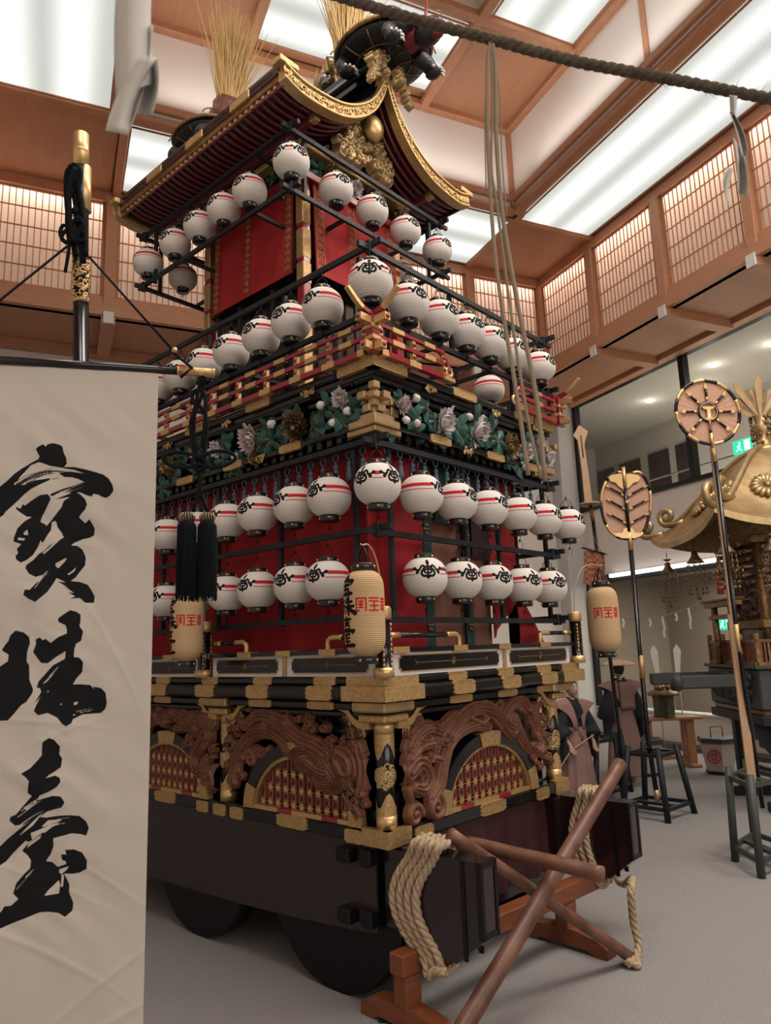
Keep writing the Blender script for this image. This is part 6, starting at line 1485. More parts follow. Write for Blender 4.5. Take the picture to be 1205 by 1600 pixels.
# ---- cloth with ink: character outlines as seen, transferred to the cloth plane
def px1(p): return [bsz(x / 4.82, 680 + y / 4.82) for x, y in p]
def px2(p): return [bsz(x / 4.82, 940 + y / 4.82) for x, y in p]
def px3(p): return [bsz(x / 4.82, 1140 + y / 4.82) for x, y in p]
POS = [px1(p) for p in (
 [(270, 105), (285, 90), (330, 70), (345, 90), (360, 70), (400, 60), (445, 70), (470, 85), (480, 130), (500, 175), (503, 215), (475, 245), (430, 238), (370, 228), (330, 212), (290, 200), (230, 222), (190, 268), (120, 350), (100, 372), (180, 372), (260, 340), (380, 320), (370, 335), (300, 370), (230, 405), (170, 450), (100, 520), (40, 575), (25, 600), (-60, 660), (-300, 760), (-300, 560), (0, 385), (60, 340), (110, 290), (160, 250), (230, 205), (285, 180), (298, 160), (282, 130)],
 [(440, 282), (520, 272), (640, 292), (560, 262), (480, 248), (480, 238), (560, 242), (650, 262), (720, 280), (780, 300), (820, 330), (850, 380), (857, 420), (830, 455), (800, 472), (765, 462), (740, 445), (700, 438), (690, 460), (650, 450), (600, 428), (570, 430), (600, 440), (640, 480), (655, 520), (640, 560), (610, 590), (592, 615), (640, 660), (672, 630), (690, 660), (712, 700), (705, 750), (670, 770), (620, 780), (560, 805), (530, 828), (580, 830), (620, 860), (645, 920), (640, 980), (600, 1030), (570, 1070), (530, 1098), (600, 1105), (660, 1125), (690, 1170), (712, 1215), (705, 1262), (640, 1262), (600, 1225), (510, 1235), (570, 1215), (505, 1180), (560, 1190), (480, 1135), (520, 1150), (430, 1100), (500, 1110), (425, 1075), (400, 1120), (360, 1180), (310, 1225), (270, 1258), (220, 1235), (180, 1205), (190, 1165), (230, 1165), (290, 1100), (330, 1050), (270, 1068), (220, 1045), (190, 1000), (200, 975), (250, 940), (300, 885), (370, 830), (480, 765), (440, 720), (420, 670), (440, 640), (400, 690), (375, 720), (340, 780), (320, 812), (305, 790), (285, 840), (250, 900), (200, 940), (155, 960), (120, 935), (115, 905), (135, 890), (125, 855), (160, 820), (100, 800), (105, 770), (130, 700), (180, 650), (240, 610), (200, 612), (150, 580), (118, 555), (120, 535), (150, 550), (165, 515), (182, 525), (230, 490), (300, 450), (360, 442), (375, 465), (380, 480), (350, 540), (310, 610), (300, 650), (335, 665), (400, 590), (440, 560), (480, 490), (530, 460), (400, 485), (540, 430), (460, 432), (380, 460), (380, 440), (470, 400), (560, 375), (630, 350), (590, 330), (540, 315), (480, 310)],
)] + [px2(p) for p in (
 [(15, 360), (40, 325), (65, 295), (80, 255), (120, 218), (180, 232), (220, 265), (228, 310), (205, 380), (198, 450), (218, 480), (222, 590), (250, 660), (245, 690), (200, 755), (160, 780), (110, 840), (60, 895), (-60, 900), (-300, 960), (-300, 600), (-60, 560), (0, 490), (60, 450), (65, 400), (20, 372)],
 [(438, 140), (445, 122), (490, 90), (530, 65), (575, 75), (608, 98), (608, 150), (600, 185), (628, 225), (622, 250), (612, 295), (575, 318), (562, 360), (558, 418), (600, 422), (628, 455), (620, 530), (575, 580), (548, 625), (600, 622), (680, 628), (715, 668), (700, 640), (760, 650), (795, 685), (805, 760), (795, 805), (760, 840), (690, 845), (620, 850), (550, 885), (540, 915), (500, 938), (470, 920), (430, 872), (360, 838), (290, 855), (258, 825), (270, 790), (310, 710), (240, 795), (300, 700), (310, 680), (300, 650), (275, 650), (290, 600), (340, 545), (400, 480), (490, 430), (498, 372), (430, 412), (360, 465), (310, 462), (285, 430), (250, 380), (272, 320), (270, 285), (300, 270), (325, 292), (345, 280), (385, 312), (440, 268), (505, 240), (505, 205), (495, 178), (445, 155)],
)] + [px3(p) for p in (
 [(318, 140), (322, 95), (370, 62), (410, 75), (455, 125), (448, 185), (470, 215), (462, 280), (420, 310), (370, 340), (345, 365), (420, 342), (455, 360), (460, 390), (430, 430), (380, 460), (300, 495), (265, 555), (240, 545), (320, 520), (400, 495), (460, 500), (490, 545), (465, 585), (410, 600), (350, 620), (300, 660), (350, 665), (450, 648), (530, 643), (600, 648), (650, 690), (670, 740), (650, 798), (600, 785), (540, 780), (470, 800), (400, 820), (402, 880), (380, 940), (340, 998), (390, 1005), (430, 1040), (500, 1015), (490, 990), (465, 985), (460, 940), (500, 940), (490, 905), (560, 900), (620, 925), (655, 985), (652, 1050), (600, 1080), (550, 1090), (480, 1090), (500, 1130), (520, 1170), (518, 1230), (550, 1310), (545, 1365), (490, 1410), (440, 1380), (370, 1372), (300, 1378), (220, 1410), (120, 1450), (30, 1490), (-100, 1540), (-300, 1580), (-300, 1480), (-60, 1440), (10, 1370), (30, 1335), (80, 1330), (135, 1280), (95, 1240), (120, 1160), (180, 1090), (222, 1050), (228, 990), (200, 950), (160, 920), (200, 870), (300, 800), (210, 850), (190, 840), (160, 870), (100, 930), (40, 1000), (0, 1025), (-200, 1120), (-200, 1000), (0, 880), (80, 800), (180, 715), (110, 725), (70, 690), (75, 660), (120, 640), (170, 580), (240, 500), (208, 480), (215, 420), (222, 385), (190, 350), (160, 330), (230, 290), (290, 225), (318, 190)],
)]
NEG = [px1(p) for p in ([(180, 750), (175, 735), (205, 708), (212, 750)], [(130, 790), (140, 770), (190, 778), (180, 792)], [(415, 965), (500, 922), (498, 940), (440, 1000), (420, 990)], [(500, 1050), (545, 1020), (578, 988), (560, 1025), (520, 1052)], [(330, 660), (410, 570), (480, 485), (460, 540), (345, 680)], [(385, 650), (415, 640), (430, 690), (470, 745), (400, 800), (330, 870), (300, 890), (375, 790), (380, 720)], [(318, 890), (390, 825), (470, 768), (400, 835), (330, 895)])]
NEG += [px3(p) for p in ([(330, 1255), (360, 1215), (440, 1140), (450, 1180), (440, 1240), (360, 1250)], [(440, 1060), (520, 1030), (500, 1060), (460, 1095), (455, 1190), (470, 1190), (480, 1100), (445, 1090)], [(315, 730), (360, 685), (480, 675), (380, 715), (320, 735)], [(140, 800), (240, 700), (330, 615), (250, 720), (150, 798)], [(195, 900), (300, 820), (315, 790), (210, 870)], [(230, 780), (330, 740), (460, 690), (330, 770), (240, 830)])]
NEG += [px2(p) for p in ([(555, 760), (590, 752), (580, 775), (555, 780)], [(550, 820), (625, 790), (560, 815)], [(550, 850), (575, 845), (555, 862)], [(345, 685), (365, 668), (368, 680)], [(450, 772), (462, 765), (468, 775), (455, 780)])]
SL = [px1([(120, 350), (200, 300), (300, 272), (400, 245)]), px1([(130, 372), (240, 320), (330, 295), (400, 285)]), px1([(230, 372), (290, 350), (370, 330)]), px1([(390, 328), (440, 318)]), px1([(200, 360), (300, 310), (390, 272)])]
nx, nz = 150, 420
s0, s1 = bsz(-115, 700)[0], 0.0; zt_, zb_ = b1.z - .006, .95
S, Z = np.meshgrid(np.linspace(s0, s1, nx * 2 + 1), np.linspace(zt_, zb_, nz * 2 + 1))
ink = np.full(S.shape, -9.0)
for p in POS: ink = np.maximum(ink, poly_sdf(S, Z, p))
for p in NEG: ink = np.minimum(ink, -poly_sdf(S, Z, p))
rs_ = np.random.RandomState(3)     # dry brush streaks along the sweeping strokes
def dry(p, n, w, spread, pos=False):
    global ink
    for k in range(n):
        o = rs_.uniform(-1, 1) * spread; a, b = rs_.uniform(0, .5), rs_.uniform(.5, 1.0); q = smooth2(p, 8); q = q[int(a * (len(q) - 1)):int(b * (len(q) - 1)) + 2]
        q = [(x + o * .3, z + o) for x, z in q]
        if len(q) < 2: continue
        d = seg_sdf(S, Z, [(q, w, w * .3)]); ink = np.maximum(ink, d) if pos else np.minimum(ink, -d)
dry(px1([(120, 372), (260, 300), (420, 270), (640, 310)]), 7, .0016, .012, True)
dry(px1([(380, 470), (480, 430), (640, 370)]), 5, .0014, .008)
dry(px1([(250, 1170), (330, 1060), (400, 1000)]), 4, .0012, .010); dry(px2([(300, 640), (400, 540), (450, 480)]), 4, .0013, .010); dry(px3([(130, 640), (240, 560), (330, 500)]), 5, .0013, .012); dry(px3([(60, 800), (200, 690), (330, 610)]), 4, .0013, .01); dry(px3([(330, 760), (420, 700), (520, 680)]), 5, .0014, .014); dry(px3([(120, 1210), (200, 1120), (260, 1060)]), 3, .0012, .01)
dry(px2([(560, 830), (680, 800), (720, 780)]), 3, .0012, .01)
for q in SL: ink = np.maximum(ink, seg_sdf(S, Z, [(q, .0014, .0010)]))
# cloth relief: soft folds and stitched puckers round the characters
def wr(s, z):
    w = .0035 * np.sin(s * 9 + z * 5) + .003 * np.sin(z * 13 + s * 11 + 1.3 * np.sin(s * 8)) + .0022 * np.sin(z * 31 + s * 22 + 2 * np.sin(z * 7)) + .0012 * np.sin(s * 60 + z * 35 + 2.5 * np.sin(z * 17))
    edge = np.exp(-np.abs(ink) / .03); w = w * (.30 + .9 * np.clip(edge + .3 / (1 + np.exp((s + .10) / .03)), 0, 1.4))
    for (cx, cz, a, ln, wd, h) in ((-.30, 1.42, -.5, .22, .010, .006), (-.12, 1.30, .6, .20, .010, .006), (-.25, 1.12, .5, .3, .012, .008), (-.35, 1.62, -.4, .2, .008, .005), (-.15, 1.60, -.6, .16, .008, .004), (-.30, 1.03, .15, .3, .012, .006), (-.22, 2.0, .3, .15, .008, .003), (-.1, 2.2, -1.1, .2, .01, .004), (-.35, 2.03, -.1, .2, .008, .004), (-.05, 1.0, .7, .15, .01, .004)):
        t = (s - cx) * cos(a) + (z - cz) * sin(a); u = -(s - cx) * sin(a) + (z - cz) * cos(a) + .25 * t * t; w = w + .5 * h * np.exp(-(u / wd) ** 2) * np.exp(-(t / ln) ** 2)
    return w
Wd = wr(S, Z); cm = ink_mat('banner_cloth', (.58, .525, .465), (('ink', (.012, .012, .014)),), .8, bump=.08, bscale=500)
nrow, ncol = S.shape; be = -.010 * (zt_ - Z) * 0 + .012 * np.sin((Z - 1.0) * 3)
V = [tuple(BP + BD * float(S[j, i] + (.0 if i < ncol - 1 else 0)) + BN * float(Wd[j, i] + .012 * (.0)) + Vector((0, 0, float(Z[j, i]) - BP.z))) for j in range(nrow) for i in range(ncol)]
V = [(a - BP.x, b - BP.y, c) for a, b, c in V]
mb = MB(); mb.add(V, [(j * ncol + i, (j + 1) * ncol + i, (j + 1) * ncol + i + 1, j * ncol + i + 1) for j in range(nrow - 1) for i in range(ncol - 1)], cm, True)
o = mb.build('banner_cloth', loc=(BP.x, BP.y, 0), recalc=False); set_attr(o, 'ink', ink)
tag(o, 'off-white cloth banner with three large black brush characters hanging at the left', 'banner')
# ------------------------------------------------------------------ straw rope with strands and paper streamers close to the viewer
RD = 1.15
mb = MB(); cl = spline([at(x, y, RD) for x, y in ((430, -40), (535, -4), (640, 28), (770, 62), (900, 96), (1050, 124), (1150, 144), (1215, 156), (1330, 172))], 8); b_ = cl[0].copy()
rope(mb, [p - b_ for p in cl], .0088, M['strawrope'], pitch=.05, strands=3, n=6, seg=.006, sr=.0062)
rs = random.Random(5)
for i in range(90):
    k = rs.randrange(len(cl)); p = cl[k] - b_; d = Vector((rs.gauss(0, .6), rs.gauss(0, .5), rs.gauss(0, 1))).normalized(); mb.tube([p, p + d * .014, p + d * rs.uniform(.016, .028) + Vector((.006, 0, 0))], [.0006, .0005, .0002], M['strawrope'], n=3, cap=False)
tag(mb.build('straw_rope', loc=b_), 'twisted dark straw rope stretched across the top right of the view', 'rope')
mb = MB(); b_ = at(768, 66, RD)
for p, w in (([(766, 66), (762, 100), (762, 200), (768, 330), (780, 450), (805, 600), (826, 742)], .0036), ([(770, 66), (774, 110), (776, 220), (786, 340), (810, 480), (838, 620), (852, 752)], .0040), ([(768, 70), (770, 160), (768, 260), (778, 330), (796, 470), (822, 640), (846, 748)], .0026), ([(772, 80), (782, 160), (784, 240), (792, 340)], .0014), ([(764, 90), (758, 180), (760, 300)], .0014)):
    mb.tube(spline([at(a, b, RD) - b_ for a, b in p], 6), w, M['strand'], n=6)
tag(mb.build('straw_strand', loc=b_), 'long pale straw strands hanging from the straw rope right of the float', 'straw strands')
def streamer(name, quads, D, label, thick=.0006):
    b0_ = at(*quads[0][0][0], D); e = empty(name, b0_, 0, label, 'paper streamer')
    for q in quads:
        mb = MB(); (L0, L1, R1, R0), bow = q
        def fn(a, b, q=q):
            x = (L0[0] * (1 - a) + R0[0] * a) * (1 - b) + (L1[0] * (1 - a) + R1[0] * a) * b; y = (L0[1] * (1 - a) + R0[1] * a) * (1 - b) + (L1[1] * (1 - a) + R1[1] * a) * b
            return at(x + bow * sin(pi * b), y, D + .02 * sin(pi * a) * (1 if bow > 0 else -1) + .02 * b) - b0_
        mb.grid(fn, 6, 12, M['paper']); o = mb.build('paper_fold', e, recalc=False)
        sm = o.modifiers.new('solid', 'SOLIDIFY'); sm.thickness = thick
streamer('paper_streamer', [(((184, -40), (182, 150), (240, 130), (238, -40)), -4), (((206, 36), (176, 206), (200, 212), (240, 40)), 8), (((220, 88), (166, 204), (200, 210), (244, 90)), -8), (((222, 90), (206, 178), (238, 180), (246, 90)), 6)], .62, 'blurred white folded paper streamer hanging at the top left, very near')
streamer('paper_streamer', [(((1140, 148), (1142, 178), (1150, 178), (1152, 150)), 0), (((1140, 175), (1160, 262), (1170, 236), (1148, 178)), 4), (((1146, 215), (1152, 300), (1168, 308), (1166, 250)), 3), (((1138, 262), (1134, 300), (1140, 350), (1146, 262)), -6)], 1.14, 'small folded paper streamer hanging from the straw rope at the upper right')
# ------------------------------------------------------------------ stands and ceremonial fans behind the float
def frame_stand(name, corners, h, label, m, splay=.10, lower=.14):
    """four raked legs with two levels of rails; corners = floor points in order round the stand"""
    c = Vector((0, 0, 0))
    for p in corners: c += Vector((*p, 0)) / 4
    e = empty(name, c, 0, label, 'pole stand'); tops = []; bots = []
    for p in corners:
        b = Vector((*p, 0)) - c; t = b * (1 - splay / .3) + Vector((0, 0, h)); tops.append(t); bots.append(b)
        mb = MB(); mb.tube([b, t], .040, m, n=4 if 0 else 8); mb.build('leg', e)
    mb = MB()
    for z, w in ((h - .10, .045), (lower, .045)):
        for i in range(4):
            a = bots[i].lerp(tops[i], z / h); b = bots[(i + 1) % 4].lerp(tops[(i + 1) % 4], z / h); mb.bar(a, b, .035, .045, m)
    a = (bots[0] + bots[1]) / 2; b = (bots[2] + bots[3]) / 2; mb.bar(a * .9 + Vector((0, 0, lower)), b * .9 + Vector((0, 0, lower)), .09, .03, m)
    a = (tops[0] + tops[1]) / 2; b = (tops[2] + tops[3]) / 2; mb.bar(a + Vector((0, 0, -.10)), b + Vector((0, 0, -.10)), .08, .03, m)
    mb.build('rail', e); return e
BKW = M['frame']
frame_stand('pole_stand', [(3.31, 9.52), (3.82, 9.98), (3.34, 10.42), (2.90, 9.98)], .86, 'black wooden stand holding the leaf shaped fan, beyond the far bearing beam', BKW)
frame_stand('pole_stand', [(2.72, 10.55), (3.22, 10.95), (3.5, 11.5), (2.95, 11.4)], .92, 'black wooden stand behind the one for the leaf shaped fan, next to the mannequins', BKW)
frame_stand('pole_stand', [(3.36, 7.33), (3.92, 7.72), (3.80, 8.35), (3.37, 7.88)], .90, 'dark grey wooden stand cut by the right frame edge, holding the round fan', M['dgrey'], splay=.04)
def long_pole(e, pts, Y, r, m, nm='pole', o=None):
    mb = MB(); mb.tube([at(x, y, Y) - o for x, y in pts], r, m, n=14); return mb.build(nm, e)
# ---- round fan (spoked ring)
Yf = 7.62; cc_ = at(1106, 644, Yf); e = empty('round_ceremonial_fan', (cc_.x, cc_.y, 0), 0, 'round spoked ceremonial fan of pink silk and gilt on a long black pole', 'ceremonial fan'); O = Vector((cc_.x, cc_.y, 0)); zc = cc_.z
Rf = .355
def disc(t, r, d=0): return Vector((r * cos(t), -d + .10 * r * cos(t), zc + r * sin(t)))
mb = MB(); n = 64; v = [disc(0, 0, .0)] + [disc(2 * pi * i / n, Rf, .003 * (i % 2)) for i in range(n)] + [disc(0, 0, -.008)] + [disc(2 * pi * i / n, Rf, -.008) for i in range(n)]
mb.add(v, [(0, 1 + i, 1 + (i + 1) % n) for i in range(n)] + [(n + 1, n + 2 + (i + 1) % n, n + 2 + i) for i in range(n)], M['fan']); mb.build('silk_disc', e)
mb = MB()
for i in range(16): mb.tube([disc(2 * pi * (i + t / 6) / 16, Rf, .004) for t in range(7)], .020, M['lacq'] if i % 2 else GP, n=8)
R1 = mb.build('fan_rim', e); mb = MB()
mb.tube([disc(2 * pi * i / 32, .105, .014) for i in range(32)], .014, M['lacq'], n=8, closed=True); mb.tube([disc(2 * pi * i / 32, .098, .022) for i in range(32)], .006, GP, n=6, closed=True)
for i in range(8):
    a = pi / 2 + i * pi / 4
    if i == 4: continue
    mb.tube([disc(a, .12, .014), disc(a, .17, .014)], .013, GP, n=6); mb.tube([disc(a, .165, .014), disc(a, .25, .014)], .0135, M['lacq'], n=6); mb.tube([disc(a, .25, .014), disc(a, .32, .014)], .008, GP, n=6)
    s = [disc(a, .275, .026) + Vector((.03 * (1 if q % 2 == 0 else .45) * cos(q * pi / 5), 0, .03 * (1 if q % 2 == 0 else .45) * sin(q * pi / 5))) for q in range(10)]; mb.prism(s, (0, .012, 0), GP)
mb.prism([disc(0, 0, .03) + Vector((x, 0, z)) for x, z in ((-.07, .055), (.07, .055), (.05, .03), (.02, .02), (.02, -.06), (.05, -.09), (-.05, -.09), (-.02, -.06), (-.02, .02), (-.05, .03))], (0, .02, 0), GP)
mb.tube([disc(-pi / 2, .0, .02), disc(-pi / 2, .2, .02)], .014, GP, n=8); mb.tube([disc(-pi / 2, .2, .02), disc(-pi / 2, .24, .02)], .016, M['lacq'], n=8); mb.tube([disc(-pi / 2, .24, .02), disc(-pi / 2, .40, .02)], .018, GP, n=8)
mb.build('spoke', R1)
pp = [at(1112, 690, Yf), at(1118, 722, Yf), at(1150, 975, Yf), at(1154, 1008, Yf + .02), at(1162, 1060, Yf + .05), at(1192, 1262, Yf + .15)]
mb = MB(); mb.tube([p - O for p in (pp[1], pp[2], pp[4], pp[5])], .0235, M['lacq'], n=14); P_ = mb.build('pole', e); mb = MB(); mb.tube([pp[0] - O, pp[1] - O], .026, GP, n=14); mb.tube([pp[2] - O, pp[3] - O, at(1157, 1022, Yf + .03) - O], .0255, G, n=14); mb.build('gilt_sleeve', P_)
# pale flat spear leaning in the same stand
a, b = at(1112, 700, 7.75), at(1176, 1226, 7.7); o = Vector((b.x, b.y, 0))
mb = MB(); mid = at(1143, 960, 7.73); mb.bar(a - o, mid - o, .03, .03, M['blade'], up=(0, 1, 0)); mb.bar(mid - o, b - o, .085, .025, M['blade'], up=(0, 1, 0)); tag(mb.build('wooden_pole', loc=o), 'pale wooden pole with a flat lower blade leaning beside the round fan pole', 'wooden pole')
# ---- leaf shaped fan
Yl = 9.85; O3 = at(978, 785, Yl); O = Vector((O3.x, O3.y, 0)); e = empty('leaf_ceremonial_fan', O, 0, 'leaf shaped ceremonial fan of pink silk with slanting ribs on a black pole', 'ceremonial fan')
def lp(x, y, d=0.0): return at(x, y, Yl - d) - O
outl = spline([(978, 741, 0), (965, 738, 0), (950, 748, 0), (940, 775, 0), (942, 805, 0), (952, 828, 0), (968, 840, 0), (990, 841, 0), (1005, 832, 0), (1014, 808, 0), (1017, 778, 0), (1011, 752, 0), (999, 738, 0), (986, 740, 0)], 5, True)
mb = MB(); f0 = [lp(p.x, p.y, 0) for p in outl]; mb.prism(f0, (0, .012, 0), M['fan']); mb.build('silk_leaf', e)
mb = MB(); n = len(outl)
for i in range(12):
    seg = [lp(outl[k % n].x, outl[k % n].y, .006) for k in range(int(i * n / 12), int((i + 1) * n / 12) + 1)]; mb.tube(seg, .022, GP if i % 2 == 0 else M['lacq'], n=8)
R1 = mb.build('fan_rim', e); mb = MB()
for k, y in enumerate((772, 793, 815)):
    for sg in (-1, 1):
        c = 979 + k * 1.5; mb.tube([lp(c + sg * 2, y + 4, .02), lp(c + sg * 9, y - 0, .02)], .013, GP, n=6); mb.tube([lp(c + sg * 8, y + 0, .02), lp(c + sg * 26, y - 10, .02)], .013, M['lacq'], n=6); mb.tube([lp(c + sg * 25, y - 9, .02), lp(c + sg * 33, y - 13, .02)], .013, GP, n=6)
mb.tube([lp(976, 757, .025), lp(983, 830, .025)], .024, M['lacq'], n=8); mb.tube([lp(974, 730, .025), lp(977, 762, .025)], .028, GP, n=8)
for sg in (-1, 1):
    mb.prism([lp(976 + sg * a, b, .03) for a, b in ((0, 742), (8, 740), (20, 742), (25, 746), (22, 752), (14, 754), (9, 760), (4, 763), (0, 768))], (0, .015, 0), GP); mb.prism([lp(982 + sg * a, b, .03) for a, b in ((0, 824), (7, 826), (9, 832), (20, 833), (22, 836), (10, 841), (0, 841))], (0, .015, 0), GP)
mb.ball(lp(980, 785, .04), .03, GP, 8, 6); mb.build('rib', R1)
mb = MB(); mb.tube([lp(986, 860), lp(1012, 1150), lp(1028, 1252)], .032, M['lacq'], n=12); P_ = mb.build('pole', e); mb = MB(); mb.tube([lp(983, 828), lp(986, 860)], .034, GP, n=12); mb.tube([lp(1002, 1024, .005), lp(1004, 1060, .005)], .035, G, n=12); mb.tube([lp(1026, 1234, .005), lp(1027.6, 1252, .005)], .035, GP, n=12); mb.build('gilt_sleeve', P_)
# ---- broad wooden spear with crossguard and hanging checked cloth
Ys = 10.9; O3 = at(922, 785, Ys); O = Vector((O3.x, O3.y, 0)); e = empty('ceremonial_spear', O, 0, 'pale wooden ceremonial spear with a disc guard standing left of the leaf shaped fan', 'ceremonial spear')
sp_ = lambda x, y, d=0: at(x, y, Ys - d) - O
mb = MB(); mb.prism([sp_(x, y) for x, y in ((905, 664), (919, 674), (914, 690), (914, 700), (920, 740), (926, 784), (914, 784), (910, 740), (905, 700), (903, 688), (896, 680))], (0, .03, 0), M['blade']); mb.tube([sp_(908, 680, .01), sp_(912, 715, .01)], .008, M['brown'], n=4); mb.build('blade', e)
mb = MB(); mb.lathe([(.16, -.015), (.17, 0), (.16, .015)], M['blade'], n=24, c=sp_(922, 788)); mb.build('guard', e)
mb = MB(); mb.tube([sp_(922, 786), sp_(927, 815)], .03, M['goldd'], n=10); mb.tube([sp_(927, 815), sp_(945, 960), sp_(966, 1130), sp_(977, 1232)], .028, M['lacq'], n=10); mb.build('pole', e)
chk = mat('checked_cloth', (.30, .10, .06), .85)
N = chk.node_tree.nodes; t_ = N.new('ShaderNodeTexChecker'); t_.inputs['Scale'].default_value = 22; t_.inputs['Color1'].default_value = (.36, .16, .09, 1); t_.inputs['Color2'].default_value = (.20, .05, .035, 1); q_ = N.new('ShaderNodeTexCoord'); chk.node_tree.links.new(q_.outputs['Object'], t_.inputs['Vector']); chk.node_tree.links.new(t_.outputs[0], N['Principled BSDF'].inputs['Base Color'])
mb = MB(); mb.grid(lambda a, b: sp_(913 + 31 * a + 1 * sin(a * 9), 859 + 6 * a + 54 * b, .05 + .015 * sin(a * 12)), 14, 10, chk); fl_ = mb.build('checked_pennant', e, recalc=False); mb = MB(); mb.tube([sp_(907, 855, .06), sp_(948, 866, .06)], .014, M['lacq'], n=6); mb.tube([sp_(906, 855, .06), sp_(909, 856, .06)], .018, GP, n=6); mb.tube([sp_(946, 865, .06), sp_(949, 866, .06)], .018, GP, n=6)
mb.tube([sp_(914, 856, .06), sp_(926, 835, .04), sp_(940, 863, .06)], .004, M['strand'], n=4); mb.tube(spline([sp_(912, 858, .06), sp_(913, 890, .06), sp_(911, 912, .06)], 4), .006, M['strand'], n=4); mb.tube(spline([sp_(944, 866, .06), sp_(946, 895, .06), sp_(950, 914, .06)], 4), .006, M['strand'], n=4); mb.build('pennant_rod', fl_)
# ------------------------------------------------------------------ portable shrine
MK = empty('portable_shrine', (4.66, 9.6, 0), radians(-3), 'gilded portable shrine with curled roof corners and crest rosettes at the right edge', 'portable shrine')
GD, GLf, DG = M['goldd'], M['goldl'], M['dgrey']; S_ = 1.70; cxm = S_ / 2
def mk(nm, mb): return mb.build(nm, MK)
mb = MB(); mb.cbox(0, S_, 0, S_, 1.27, 1.78, .02, DG); mb.cbox(-.04, S_ + .04, -.04, S_ + .04, 1.78, 1.83, .01, DG); mb.cbox(.03, S_ - .03, .03, S_ - .03, 1.20, 1.27, .01, M['brown']); cb_ = mk('carved_base', mb)
mb = MB(); mb.cbox(-.95, S_ + .95, .25, .37, 1.55, 1.72, .02, DG); mb.cbox(-.95, S_ + .95, S_ - .37, S_ - .25, 1.55, 1.72, .02, DG); mb.lathe([(0, -.10), (.11, -.09), (.12, 0), (.11, .02)], DG, n=16, c=(-.9, .31, 1.64), axis=(1, 0, 0)); mk('carrying_pole', mb)
rs = np.random.RandomState(4)
relief(lambda s, d, z: (-d, s, z), .1, S_ - .1, 1.30, 1.75, curls(rs, .25, 1.45, 1.36, 1.70, 120, .03, .05, .7), None, 'base_relief', .014, .05, DG, parent=cb_)
relief(lambda s, d, z: (s, -d, z), .1, S_ - .1, 1.30, 1.75, curls(rs, .2, 1.5, 1.36, 1.70, 120, .03, .05, .7), None, 'base_relief', .014, .05, DG, parent=cb_)
# table that carries it
TB = empty('shrine_table', (4.66, 9.6, 0), radians(-3), 'black stepped table with scalloped brackets under the portable shrine', 'table')
mb = MB(); mb.cbox(-.02, S_ + .3, -.02, S_, 1.08, 1.20, .01, BKW); mb.build('table_top', TB)
for x in (.25, 1.45):
    for y in (.25, 1.45): mb = MB(); mb.cbox(x - .07, x + .07, y - .07, y + .07, .12, 1.08, .01, BKW); mb.build('leg', TB)
mb = MB(); mb.cbox(.05, S_, .16, .34, .0, .13, .02, BKW); mb.cbox(.05, S_, 1.36, 1.54, 0, .13, .02, BKW); mb.cbox(.2, .3, .3, 1.4, .40, .50, .01, BKW); mb.cbox(.2, 1.5, .22, .30, .40, .48, .01, BKW); mb.build('table_foot', TB)
mb = MB(); sc_p = [(-.02, 1.08), (.0, 1.03), (-.0, .98), (.05, .97), (.06, .90), (.12, .88), (.12, .80), (.18, .78), (.25, .70), (.32, .70), (.32, 1.08)]
mb.prism([(a - .10, .22, b) for a, b in sc_p], (0, .05, 0), BKW); mb.prism([(.22, a - .10, b) for a, b in sc_p], (.05, 0, 0), BKW); mb.build('scalloped_bracket', TB)
# red-brown balustrade, gateway and body
mb = MB()
for F in (lambda s, d, z: (s, .05 - d, z), lambda s, d, z: (.05 - d, s, z)):
    for k in range(34):
        s = .05 + k * .048
        if .60 < s < 1.05 and F(0, 1, 0)[0] > 0 and False: continue
        sbox(mb, F, s - .013, s + .013, -.012, .012, 1.86, 2.14, M['brown'] if k % 3 else GD)
    sbox(mb, F, 0, S_, -.02, .02, 1.83, 1.87, GD); sbox(mb, F, 0, S_, -.02, .02, 2.12, 2.16, M['brown'])
for x, y in ((.05, .05), (.05, S_ - .05), (S_ - .05, .05), (.05, .55), (.05, 1.15)): mb.cbox(x - .03, x + .03, y - .03, y + .03, 1.83, 2.24, .005, GD)
mk('balustrade', mb)
mb = MB()    # side gateway
for y in (.55, 1.15): mb.lathe([(.05, 1.83), (.045, 2.62)], GD, n=12, c=(-.02, y, 0))
mb.cbox(-.06, .02, .40, 1.30, 2.45, 2.51, .005, M['brown']); mb.cbox(-.08, .04, .30, 1.40, 2.62, 2.70, .01, GD); mb.cbox(-.10, .06, .25, 1.45, 2.70, 2.73, .005, M['brown']); mk('gateway', mb)
mb = MB(); mb.cbox(.35, S_ - .35, .35, S_ - .35, 1.83, 3.5, .01, M['maroon']); 
for x in (.33, S_ - .33):
    for y in (.33, S_ - .33): mb.lathe([(.06, 1.83), (.06, 3.5)], GD, n=12, c=(x, y, 0))
mb.cbox(.25, S_ - .25, .25, S_ - .25, 2.30, 2.42, .01, GD); mb.cbox(.28, S_ - .28, .28, S_ - .28, 3.02, 3.12, .01, M['brown']); mb.cbox(.2, S_ - .2, .2, S_ - .2, 3.44, 3.55, .01, GD)
body = mk('shrine_body', mb); mb = MB(); rs2 = random.Random(5)
